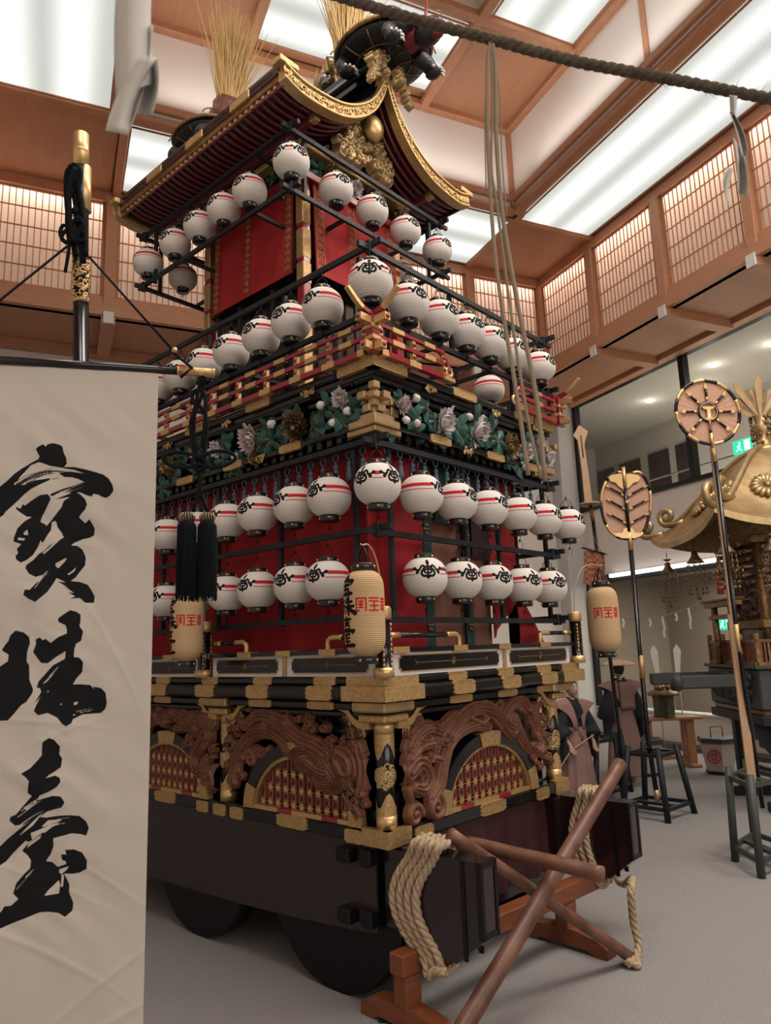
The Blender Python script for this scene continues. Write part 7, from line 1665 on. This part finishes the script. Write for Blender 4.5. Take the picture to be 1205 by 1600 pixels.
for F in (lambda s, d, z: (s, .33 - d, z), lambda s, d, z: (.33 - d, s, z)):
    for k in range(8):
        for q in range(6):
            s = .38 + k * .135 + (q % 2) * .06; z = 2.92 + q * .105
            if s > S_ - .35: continue
            for w in range(5): a = w * 2 * pi / 5; mb.ball(F(s + .022 * cos(a), .10 + .05 * (q % 3), z + .022 * sin(a)), .017, M['goldl'] if (k + q) % 2 else GD, 6, 4)
            sbox(mb, F, s - .02, s + .02, 0, .10 + .05 * (q % 3), z - .012, z + .012, GD)
for F in (lambda s, d, z: (s, .34 - d, z), lambda s, d, z: (.34 - d, s, z)):
    for k in range(110): s, z = rs2.uniform(.36, S_ - .36), rs2.uniform(2.3, 2.9); r = rs2.uniform(.015, .035); mb.tube([F(s + r * cos(t), .03, z + r * sin(t)) for t in [i * pi / 3.5 for i in range(6)]], .010, rs2.choice([GD, M['bronze'], M['brown']]), n=5)
mb.build('bracket_cluster', body)
# roof: four concave faces with rolled rib curls
o_ = .50; zr = 3.62
def roofh(t): return zr + 1.10 * t ** 1.45 + .16 * (1 - t) ** 4      # t 0 at the eave .. 1 at the top
mb = MB(); half_ = cxm + o_
def roof_pt(side, s, t, dz=0):
    w = half_ * (1 - t) + .10 * t; lift = .22 * abs(s) ** 3 * (1 - t) ** 2; x = s * w; z = zr + (1.25 * (.35 * t + .65 * (sin(pi * (t - .5)) * .5 + .5))) + lift + dz
    p = [(x, -w), (w, x), (-x, w), (-w, -x)][side]; return (cxm + p[0], cxm + p[1], z)
for sd_ in range(4):
    mb.grid(lambda a, b, k=sd_: roof_pt(k, a * 2 - 1, b), 20, 18, GLf); mb.grid(lambda a, b, k=sd_: (lambda q: (q[0], q[1], q[2] - .09 * (1 - b)))(roof_pt(k, a * 2 - 1, b * .45)), 20, 6, GD)
    mb.grid(lambda a, b, k=sd_: (lambda q: (q[0], q[1], q[2] - .09 * b))(roof_pt(k, a * 2 - 1, 0)), 20, 1, GLf)
rf = mk('shrine_roof', mb); mb = MB()
for sd_ in range(4):
    pts = [Vector(roof_pt(sd_, -1, t / 14, .02)) for t in range(3, 15)]; mb.tube(pts, .045, GLf, n=8)
    b = Vector(roof_pt(sd_, -1, .05, .03)); d = (Vector(roof_pt(sd_, -1, 0)) - Vector(roof_pt(sd_, -1, .3))); d.z = 0; d.normalize()
    for base, rr_ in ((Vector(roof_pt(sd_, -1, .21, .05)), .14), (Vector(roof_pt(sd_, -1, 0, .0)), .15)):
        c = base + d * .06 + Vector((0, 0, rr_)); sp = [c + d * (rr_ * (1 - i / 30) * sin(i * .33)) + Vector((0, 0, -rr_ * (1 - i / 30) * cos(i * .33))) for i in range(23)]
        mb.tube([base - d * .22 + Vector((0, 0, .02)), base - d * .1 + Vector((0, 0, 0))] + sp, .052, GLf, n=8, flat=1)
mb.build('roof_curl', rf); mb = MB()
def rosette(side, t, s=0):
    c = Vector(roof_pt(side, s, t)); u = (Vector(roof_pt(side, s + .1, t)) - Vector(roof_pt(side, s - .1, t))).normalized(); w = (Vector(roof_pt(side, s, t + .08)) - Vector(roof_pt(side, s, t - .08))).normalized(); nn = u.cross(w)
    if nn.z < 0: nn = -nn
    for i in range(16): a = i * pi / 8; d = u * cos(a) + w * sin(a); mb.tube([c + nn * .03 + d * .05, c + nn * .05 + d * .15, c + nn * .03 + d * .22], [.018, .040, .030], GLf, n=8)
    mb.ball(c + nn * .05, .04, GLf, 10, 7)
for k in range(4): rosette(k, .44, -.52); rosette(k, .44, .52)
mb.build('crest_rosette', rf)
mb = MB(); zt0 = zr + 1.25; mb.lathe([(.20, zt0 - .06), (.16, zt0 + .02), (.10, zt0 + .06), (.10, zt0 + .25), (.14, zt0 + .30), (.08, zt0 + .40), (.10, zt0 + .5)], GLf, n=20, c=(cxm, cxm, 0)); fin = mk('finial', mb); mb = MB()
for k in range(60): a, z = rs2.uniform(0, 6.28), zt0 + rs2.uniform(.02, .5); mb.ball((cxm + .14 * cos(a), cxm + .14 * sin(a), z), .028, GD, 6, 5)
mb.build('finial_chain', fin); mb = MB()
for k in range(13):
    a = -1.15 + 2.3 * k / 12; ln = .55 + .12 * cos(k * 2.1); base = Vector((cxm, cxm, zt0 + .45)); d = Vector((sin(a), -.12 + .05 * (k % 3), cos(a))).normalized(); s = Vector((0, 1, 0)).cross(d).normalized(); w = .055
    pr = [base, base + d * ln * .4 - s * w * .7, base + d * ln * .8 - s * w, base + d * ln, base + d * ln * .85 + s * w, base + d * ln * .4 + s * w * .7]
    mb.prism(pr, (0, .012, 0), (M['goldl'], M['bronze'], M['fan'])[k % 3])
mb.build('plume', fin)
# hanging bell ornaments at the corners
def pendant(px_, py_, z, n=7, nm='hanging_ornament'):
    mb = MB(); c = Vector((px_, py_, z)); mb.lathe([(.0, .02), (.04, .0), (.05, -.06), (.09, -.12), (.13, -.16), (.10, -.165), (0, -.16)], M['bronze'], n=16, c=c); mb.tube([c, c + Vector((0, 0, .16))], .006, M['ironb'], n=4); mb.lathe([(.03, .03), (.07, .06), (.02, .05)], M['bronze'], n=12, c=c)
    for k in range(9):
        a = k * 2 * pi / 9; r = .115; x, y = r * cos(a), r * sin(a)
        for q in range(7):
            zz = -.20 - q * .065; s_ = 1 + .5 * (q > 2) * (q < 5); mb.ball(c + Vector((x * s_, y * s_, zz)), .014 + .008 * (q == 6) + .005 * (q % 2), M['bronze'] if q % 2 else M['goldd'], 6, 5)
        mb.tube([c + Vector((x, y, -.16)), c + Vector((x * 1.2, y * 1.2, -.58))], .003, M['goldd'], n=3)
    mb.ball(c + Vector((0, 0, -.66)), .032, M['bronze'], 8, 6); mb.tube([c + Vector((0, 0, -.16)), c + Vector((0, 0, -.66))], .004, M['goldd'], n=4)
    return mb.build(nm, MK)
pendant(-.34, S_ + .30, 3.38); pendant(-.36, -.36, 3.40); pendant(-.3, .9, 3.42); pendant(.2, -.38, 3.40)
mb = MB(); mb.lathe([(.0, 0), (.02, -.02), (.03, -.06), (.05, -.22), (0, -.22)], M['redp'], n=10, c=(-.15, .5, 3.0)); mb.tube([(-.15, .5, 3.0), (-.15, .5, 3.45)], .006, M['redp'], n=4); mk('red_tassel', mb)
# ------------------------------------------------------------------ low table with bronze vessel, white paper blades, floor lanterns
def zrot(e, r): e.rotation_euler = (0, 0, r); return e
e = empty('side_table', (4.82, 13.55, 0), radians(4), 'light wooden side table with slatted trestle legs before the plinth', 'table'); TW = mat('pale_pine', (.42, .20, .10), .5)
mb = MB(); mb.cbox(-.62, .60, -.22, .22, .80, .85, .01, TW); mb.build('table_top', e)
for x in (-.36, .40):
    mb = MB(); [mb.box(x - .06, x + .06, y - .035, y + .035, .06, .80, TW) for y in (-.12, 0, .12)]; mb.build('leg', e)
    mb = MB(); mb.cbox(x - .09, x + .09, -.26, .26, 0, .06, .01, TW); mb.build('foot', e)
mb = MB(); mb.box(-.36, .40, -.02, .02, .12, .18, TW); mb.build('stretcher', e)
e = empty('bronze_vessel', (4.82, 13.50, .85), 0, 'squat old bronze vessel with a spreading lid standing on the light wooden table', 'vessel'); mb = MB(); mb.lathe([(.20, 0), (.20, .02), (.185, .03), (.19, .34), (.20, .36)], mat('green_bronze', (.10, .095, .06), .5, .4, var=.4, vscale=10), n=8, smooth=False); mb.build('vessel_body', e)
mb = MB(); mb.lathe([(.20, .36), (.27, .38), (.27, .42), (.18, .46), (.08, .47), (0, .47)], M['bronze'], n=20); mb.build('vessel_lid', e); mb = MB(); [mb.ball((.11 * cos(a), .11 * sin(a), .51), .045, GD, 8, 6) for a in (.4, 2.4, 3.9, 5.4)]; mb.ball((0, 0, .52), .05, M['mirror'], 8, 6); mb.build('lid_knob', e)
for i, x in enumerate((5.06, 5.42)):
    pb_ = Vector((x + .02 * (1 if i else -1), 14.3, 0)); mb = MB(); sg = -1 if i == 0 else 1
    mb.prism([(sg * a + sg * .0, 0, z) for a, z in ((-.05, 1.46), (.02, 1.46), (.09, 1.95), (.085, 2.0), (.02, 2.10), (-.05, 2.0), (-.05, 1.95))], (0, .008, 0), M['paper']); mb.tube([(0, 0, 1.5), (0, 0, .02)], .01, M['blade'], n=6); mb.lathe([(.06, 0), (.06, .02), (.02, .03)], M['blade'], n=12)
    tag(mb.build('folded_paper_offering', loc=pb_), ['white folded paper blade on a stick, left one of the two above the bronze vessel', 'white folded paper blade on a stick, right one of the two above the bronze vessel'][i], 'paper offering')
FLm = mat('floor_lantern_paper', (.55, .47, .41), .8)
for (x, y, lab) in ((5.38, 12.75, 'white six-sided floor lantern with a red round crest, below the shrine table'), (4.20, 12.85, 'white six-sided floor lantern with a red crest, mostly hidden behind the black pole stands')):
    e = empty('floor_lantern', (x, y, 0), .3, lab, 'lantern'); mb = MB(); mb.lathe([(.22, .04), (.30, .50)][::-1], FLm, n=6, smooth=False); mb.build('paper_shade', e)
    mb = MB(); mb.lathe([(.24, 0), (.24, .05), (.22, .05)], BKW, n=6, smooth=False); mb.build('lantern_base', e); mb = MB(); mb.lathe([(.33, .50), (.33, .57), (.30, .58)], DG, n=6, smooth=False); c = mb.build('lantern_cap', e)
    mb = MB(); mb.tube([(-.12, 0, .57), (-.12, 0, .74), (.12, 0, .74), (.12, 0, .57)], .008, M['ironb'], n=6); mb.build('wire_handle', c); mb = MB()
    cc2 = Vector((-.20, -.14, .29)); nn = Vector((-.8, -.6, .14)).normalized(); u = nn.cross(Vector((0, 0, 1))).normalized(); w = u.cross(nn)
    for R_0 in (.10,): mb.tube([cc2 + nn * .045 + (u * cos(t) + w * sin(t)) * R_0 for t in [2 * pi * i / 24 for i in range(24)]], .012, M['redp'], n=6, closed=True)
    for i in range(6): t = i * pi / 3; mb.tube([cc2 + nn * .045 + (u * cos(t) + w * sin(t)) * .02, cc2 + nn * .045 + (u * cos(t) + w * sin(t)) * .07], .012, M['redp'], n=6)
    mb.build('red_crest', e)
# ---- thin sacred rope with paper streamers in the background
O = at(960, 962, 13.4); mb = MB(); cl = spline([at(930, 955, 13.4) - O, at(965, 964, 13.4) - O, at(1010, 966, 13.4) - O, at(1050, 959, 13.4) - O, at(1092, 943, 13.4) - O], 6); mb.tube(cl, .008, M['strand'], n=5)
sr_ = mb.build('sacred_rope', loc=O); tag(sr_, 'thin pale rope with small paper streamers sagging across the background before the shrine', 'rope')
for i, (x, y, l_) in enumerate(((973, 965, 15), (1015, 965, 14), (1035, 962, 34), (1056, 958, 12), (1076, 950, 32))):
    p = at(x, y, 13.4) - O; h = l_ * 13.4 / 1150; mb = MB()
    for k in range(3): mb.prism([p + Vector((.012 * (k % 2) - .02, 0, -h * k / 3)), p + Vector((.012 * (k % 2) + .02, 0, -h * k / 3)), p + Vector((.012 * (k % 2) + .025, 0, -h * (k + 1) / 3)), p + Vector((.012 * (k % 2) - .015, 0, -h * (k + 1) / 3))], (0, .004, 0), M['paper'])
    mb.build('paper_streamer', sr_)
exit_sign(at(1161, 697, 13.6), .42, .26, 'green lit exit sign in the upper gallery right of the round fan')
exit_sign(at(1134, 975, 14.5), .36, .22, 'green lit exit sign seen through the shrine gateway')
# ------------------------------------------------------------------ two mannequins in formal dress
def ring_loft(mb, rows, m, n=28, pleat=0.0, npl=0, caps=True):
    """rows: (z, cx, cy, rx, ry)"""
    v = []
    for k, (z, cx, cy, rx, ry) in enumerate(rows):
        for j in range(n):
            t = 2 * pi * j / n; e = 1 + pleat * (k / (len(rows) - 1)) * cos(npl * t) * 1.0; v.append((cx + rx * e * cos(t), cy + ry * e * sin(t), z))
    f = [(i * n + j, i * n + (j + 1) % n, (i + 1) * n + (j + 1) % n, (i + 1) * n + j) for i in range(len(rows) - 1) for j in range(n)]
    if caps: f += [tuple(range(n)), tuple((len(rows) - 1) * n + j for j in range(n))[::-1]]
    mb.add(v, f, m, True)
def figure(loc, rz, label, arms, hat=False, bald=False, scale=1.0):
    """faces local -y; arms = [(shoulder, elbow, wrist)] left/right"""
    e = empty('mannequin', loc, rz, label, 'mannequin'); e.scale = (scale,) * 3
    # continuous body grown by a skin modifier: pelvis, spine, neck, head core, legs, arms, five fingers on each hand
    V_ = [(0, 0, .92)]; R_v = [.13]; E_ = []
    def ad(p, r, par): V_.append(p); R_v.append(r); E_.append((par, len(V_) - 1)); return len(V_) - 1
    s = ad((0, 0, 1.10), .12, 0); s = ad((0, 0, 1.30), .13, s); ch = ad((0, .01, 1.40), .10, s); nk = ad((0, 0, 1.48), .05, ch); nk = ad((0, -.01, 1.54), .048, nk)
    for sx in (-1, 1):
        l = ad((sx * .09, 0, .86), .09, 0); l = ad((sx * .10, -.01, .50), .06, l); l = ad((sx * .10, .01, .12), .042, l); l = ad((sx * .10, -.0, .05), .04, l); ad((sx * .11, -.14, .03), .03, l)
    for sx, (el, wr_, hd) in zip((-1, 1), arms):
        a = ad((sx * .17, .01, 1.40), .055, ch); a = ad(el, .040, a); a = ad(wr_, .026, a); w = Vector(wr_); d = (Vector(hd) - w).normalized(); side_ = d.cross(Vector((0, 1, 0)) if abs(d.y) < .8 else Vector((0, 0, 1))).normalized(); pn = side_.cross(d)
        pm = w + d * .05; p = ad(tuple(pm), .030, a)
        for q in range(4):
            b = pm + d * .035 + side_ * ((q - 1.5) * .019); f1 = ad(tuple(b), .0095, p); L_ = (.033, .038, .036, .028)[q]; f2 = ad(tuple(b + d * L_ - pn * .008), .0085, f1); ad(tuple(b + d * L_ * 1.7 - pn * .026), .007, f2)
        t1 = ad(tuple(pm - side_ * .030 - d * .01), .011, p); t2 = ad(tuple(pm - side_ * .048 + d * .022 - pn * .008), .0095, t1); ad(tuple(pm - side_ * .050 + d * .048 - pn * .016), .008, t2)
    me = bpy.data.meshes.new('body'); me.from_pydata(V_, E_, []); o = bpy.data.objects.new('body', me); C.objects.link(o); o.parent = e; me.materials.append(M['skin'])
    sm = o.modifiers.new('skin', 'SKIN'); sm.use_smooth_shade = True
    for i, r in enumerate(R_v): me.skin_vertices[0].data[i].radius = (r, r)
    me.skin_vertices[0].data[0].use_root = True
    ss = o.modifiers.new('sub', 'SUBSURF'); ss.levels = 1; ss.render_levels = 1
    # head with brow, nose, lips, chin and ears
    mb = MB(); hc = Vector((0, -.02, 1.655)); n, k = 24, 18; v = []
    for i in range(k + 1):
        p = pi * i / k
        for j in range(n):
            t = 2 * pi * j / n; x, y, z = sin(p) * cos(t) * .076, sin(p) * sin(t) * .096, -cos(p) * .118
            if y < 0:
                fz = z / .118; y -= .010 * math.exp(-((fz + .62) / .18) ** 2) * (abs(x) < .045)      # chin
                y -= .024 * math.exp(-((fz + .12) / .14) ** 2) * math.exp(-(x / .014) ** 2)          # nose
                y += .010 * math.exp(-((fz - .10) / .10) ** 2) * math.exp(-((abs(x) - .032) / .016) ** 2)   # eye sockets
                y -= .006 * math.exp(-((fz + .42) / .07) ** 2) * math.exp(-(x / .022) ** 2)          # lips
                if fz < -.3: x *= 1 - .30 * (-fz - .3)
            v.append(hc + Vector((x, y, z)))
    mb.add(v, [(i * n + j, i * n + (j + 1) % n, (i + 1) * n + (j + 1) % n, (i + 1) * n + j) for i in range(k) for j in range(n)], M['skin'], True)
    for sx in (-1, 1): mb.ball(hc + Vector((sx * .078, .005, -.005)), .028, M['skin'], 8, 6, (.35, .6, 1))
    hd_ = mb.build('head', e); mb = MB()
    for sx in (-1, 1): mb.ball(hc + Vector((sx * .031, -.078, .012)), .012, M['hair'], 8, 6, (1.2, .5, .5)); mb.tube([hc + Vector((sx * .016, -.088, .034)), hc + Vector((sx * .032, -.088, .040)), hc + Vector((sx * .048, -.078, .034))], .003, M['hair'], n=4)
    mb.tube([hc + Vector((-.02, -.093, -.049)), hc + Vector((0, -.100, -.048)), hc + Vector((.02, -.093, -.049))], .0045, mat('lip', (.35, .12, .10), .5), n=5); mb.build('face_features', hd_)
    mb = MB(); mb.ball(hc + Vector((0, .013, .018)), 1, M['hair'], 20, 14, (.083, .100, .117)); mb.ball(hc + Vector((0, .07, .11)), .035, M['hair'], 10, 7, (.8, 1.3, .8)); mb.build('hair', e)
    # black kimono: torso and sleeves
    mb = MB(); ring_loft(mb, [(.95, 0, 0, .155, .125), (1.15, 0, 0, .16, .125), (1.32, 0, .0, .19, .13), (1.42, 0, .005, .165, .105), (1.47, 0, .01, .085, .075), (1.50, 0, .012, .068, .066)], M['blackcloth'], caps=False); km = mb.build('kimono', e)
    for sx, (el, wr_, hd) in zip((-1, 1), arms):
        mb = MB(); S0 = Vector((sx * .15, .01, 1.39)); E0 = Vector(el); W0 = Vector(wr_); M0 = E0.lerp(W0, .55)
        mb.tube(spline([S0, S0.lerp(E0, .5), E0, M0], 4), [.085 + .005 * i for i in range(13)], M['blackcloth'], n=14)
        dn = Vector((0, 0, -1)); mb.prism([E0 + Vector((0, -.06, .07)), E0 + Vector((0, .08, .07)), E0 + Vector((sx * .01, .08, -.36)), M0 + Vector((sx * .01, -.02, -.34)), M0 + Vector((0, -.05, -.02))], (sx * .05, 0, 0), M['blackcloth']); mb.build('sleeve', km)
    mb = MB()      # crossed collar
    for sx in (-1, 1): mb.tube(spline([Vector((sx * .055, .05, 1.53)), Vector((sx * .062, -.03, 1.50)), Vector((sx * .03, -.115, 1.38)), Vector((-sx * .03, -.140, 1.20))], 5), .013, M['paper'] if 0 else M['blackcloth'], n=6)
    mb.build('collar', km)
    # stiff shoulder vest with wide wings
    RB = M['robe']; mb = MB()
    for sx in (-1, 1):
        def fn(a, b, sx=sx):      # a across from collar to wing tip, b from front waist over the shoulder to the back waist
            t = b * 2 - 1; top = 1 - abs(t) ** 2.2; wing = .29 * max(0, top) ** 1.9
            x0 = .035 + .05 * top; x1 = .105 + wing; x = x0 + (x1 - x0) * a; y = t * .15 * (1 - .15 * a) + (.01 if t > 0 else 0); z = 1.08 + .42 * max(0, top) ** .7 - .07 * a ** 2 * top + .012 * sin(a * 20) * (1 - top * .3) * .3
            return (sx * x, y, z)
        mb.grid(fn, 10, 22, RB)
    mb.grid(lambda a, b: ((a - .5) * .24, .158, 1.08 + .40 * b), 6, 6, RB)
    vs = mb.build('shoulder_vest', e, recalc=False); s2 = vs.modifiers.new('solid', 'SOLIDIFY'); s2.thickness = .008
    # pleated trousers-skirt and sash
    mb = MB(); ring_loft(mb, [(1.10, 0, 0, .165, .135), (.98, 0, 0, .175, .145), (.80, 0, 0, .21, .17), (.50, 0, .0, .25, .20), (.16, 0, .01, .29, .235)], RB, n=72, pleat=.06, npl=12, caps=False)
    mb.build('pleated_skirt', e, recalc=False); mb = MB(); ring_loft(mb, [(1.02, 0, 0, .178, .148), (1.06, 0, 0, .180, .150), (1.12, 0, 0, .176, .146)], RB, caps=False); mb.tube([(-.02, -.155, 1.05), (.0, -.162, 1.0), (.01, -.165, .92)], .012, RB, n=6); mb.tube([(.02, -.155, 1.05), (.03, -.168, .96)], .012, RB, n=6); mb.ball((0, -.156, 1.06), .022, RB, 8, 6, (1.6, .7, 1)); mb.build('sash', e)
    if hat:
        mb = MB(); mb.lathe([(.255, 1.715), (.25, 1.735), (.16, 1.775), (.06, 1.795), (0, 1.80)], M['hat'], n=32, c=(0, 0, 0)); mb.lathe([(.25, 1.72), (.1, 1.76), (0, 1.77)], M['hat'], n=32); mb.build('straw_hat', e)
    return e
m1 = figure((2.50, 10.55, 0), radians(24), 'mannequin in a dusty mauve shoulder vest over black, holding a thin stick, beside the float', [((-.27, -.0, 1.10), (-.20, -.14, .88), (-.18, -.18, .80)), ((.28, .02, 1.10), (.27, -.08, .88), (.27, -.12, .80))], scale=.95)
p = at(893, 1172, 10.35); q = at(866, 1215, 10.1); r_ = at(928, 1148, 10.4); o = p.copy(); mb = MB(); mb.tube([r_ - o, p - o, q - o], .008, M['blade'], n=6); tag(mb.build('thin_stick', loc=o), 'thin pale stick in the hand of the hatless mannequin', 'stick')
m2 = figure((3.62, 12.0, 0), radians(198), 'mannequin seen from behind in a mauve vest and a flat straw hat', [((-.25, .02, 1.10), (-.26, -.06, .88), (-.26, -.08, .80)), ((.26, .02, 1.10), (.25, -.06, .88), (.25, -.08, .80))], hat=True, scale=1.06)
# ------------------------------------------------------------------ separate the countable pieces that were built together
def split_pieces(o, gap=.004, limit=100):
    me = o.data; n = len(me.vertices); par = list(range(n))
    def find(a):
        while par[a] != a: par[a] = par[par[a]]; a = par[a]
        return a
    for e in me.edges:
        a, b = find(e.vertices[0]), find(e.vertices[1])
        if a != b: par[a] = b
    co_ = np.empty(n * 3, np.float32); me.vertices.foreach_get('co', co_); co_ = co_.reshape(-1, 3)
    root = np.array([find(i) for i in range(n)]); ids = np.unique(root); lo = np.array([co_[root == r].min(0) for r in ids]) - gap; hi = np.array([co_[root == r].max(0) for r in ids]) + gap
    k = len(ids); g = list(range(k))
    def f2(a):
        while g[a] != a: g[a] = g[g[a]]; a = g[a]
        return a
    for i in range(k):
        for j_ in range(i + 1, k):
            if (lo[i] <= hi[j_]).all() and (lo[j_] <= hi[i]).all():
                a, b = f2(i), f2(j_)
                if a != b: g[a] = b
    gid = {r: f2(i) for i, r in enumerate(ids)}; groups = sorted(set(gid.values()))
    if len(groups) < 2: return
    vg = np.array([gid[r] for r in root]); name = o.name.split('.')[0]; polys = list(me.polygons)
    byg = {q: [] for q in groups}
    for p in polys: byg[vg[p.vertices[0]]].append(p)
    for q_i, q in enumerate(groups[:limit]):
        idx = np.nonzero(vg == q)[0]
        if q_i == limit - 1 and len(groups) > limit: continue
        mp = {int(v): i for i, v in enumerate(idx)}; m2 = bpy.data.meshes.new(name); ps = byg[q]
        m2.from_pydata([tuple(co_[v]) for v in idx], [], [[mp[v] for v in p.vertices] for p in ps])
        for mm in me.materials: m2.materials.append(mm)
        m2.polygons.foreach_set('material_index', [p.material_index for p in ps]); m2.polygons.foreach_set('use_smooth', [p.use_smooth for p in ps])
        c = bpy.data.objects.new(name, m2); C.objects.link(c); c.parent = o.parent; c.matrix_local = o.matrix_local.copy()
        for ch in list(o.children):
            if q_i == 0: ch.parent = c
    bpy.data.objects.remove(o)
SPLIT = {'upper_frame_fitting', 'lower_frame_fitting', 'balcony_fitting', 'frieze_fitting', 'rack_post', 'column_sleeve', 'column_capital', 'inner_post', 'railing_strut', 'rack_foot', 'rafter', 'purlin', 'gilt_brace', 'axle', 'gilt_sleeve', 'rim_fitting',
         'rack_strut', 'crest_rosette', 'roof_curl', 'carrying_pole', 'eave_edging', 'turtle_claw', 'table_foot', 'scalloped_bracket', 'rack_strut', 'lid_knob', 'column_medallion', 'stay_cord', 'rafter_tip', 'bracket_cluster', 'finial_chain', 'rail'}
for o in [o for o in list(C.objects) if o.type == 'MESH' and o.parent and o.name.split('.')[0] in SPLIT]: split_pieces(o, {'rafter_tip': .1, 'bracket_cluster': .05, 'finial_chain': .01}.get(o.name.split('.')[0], .004))
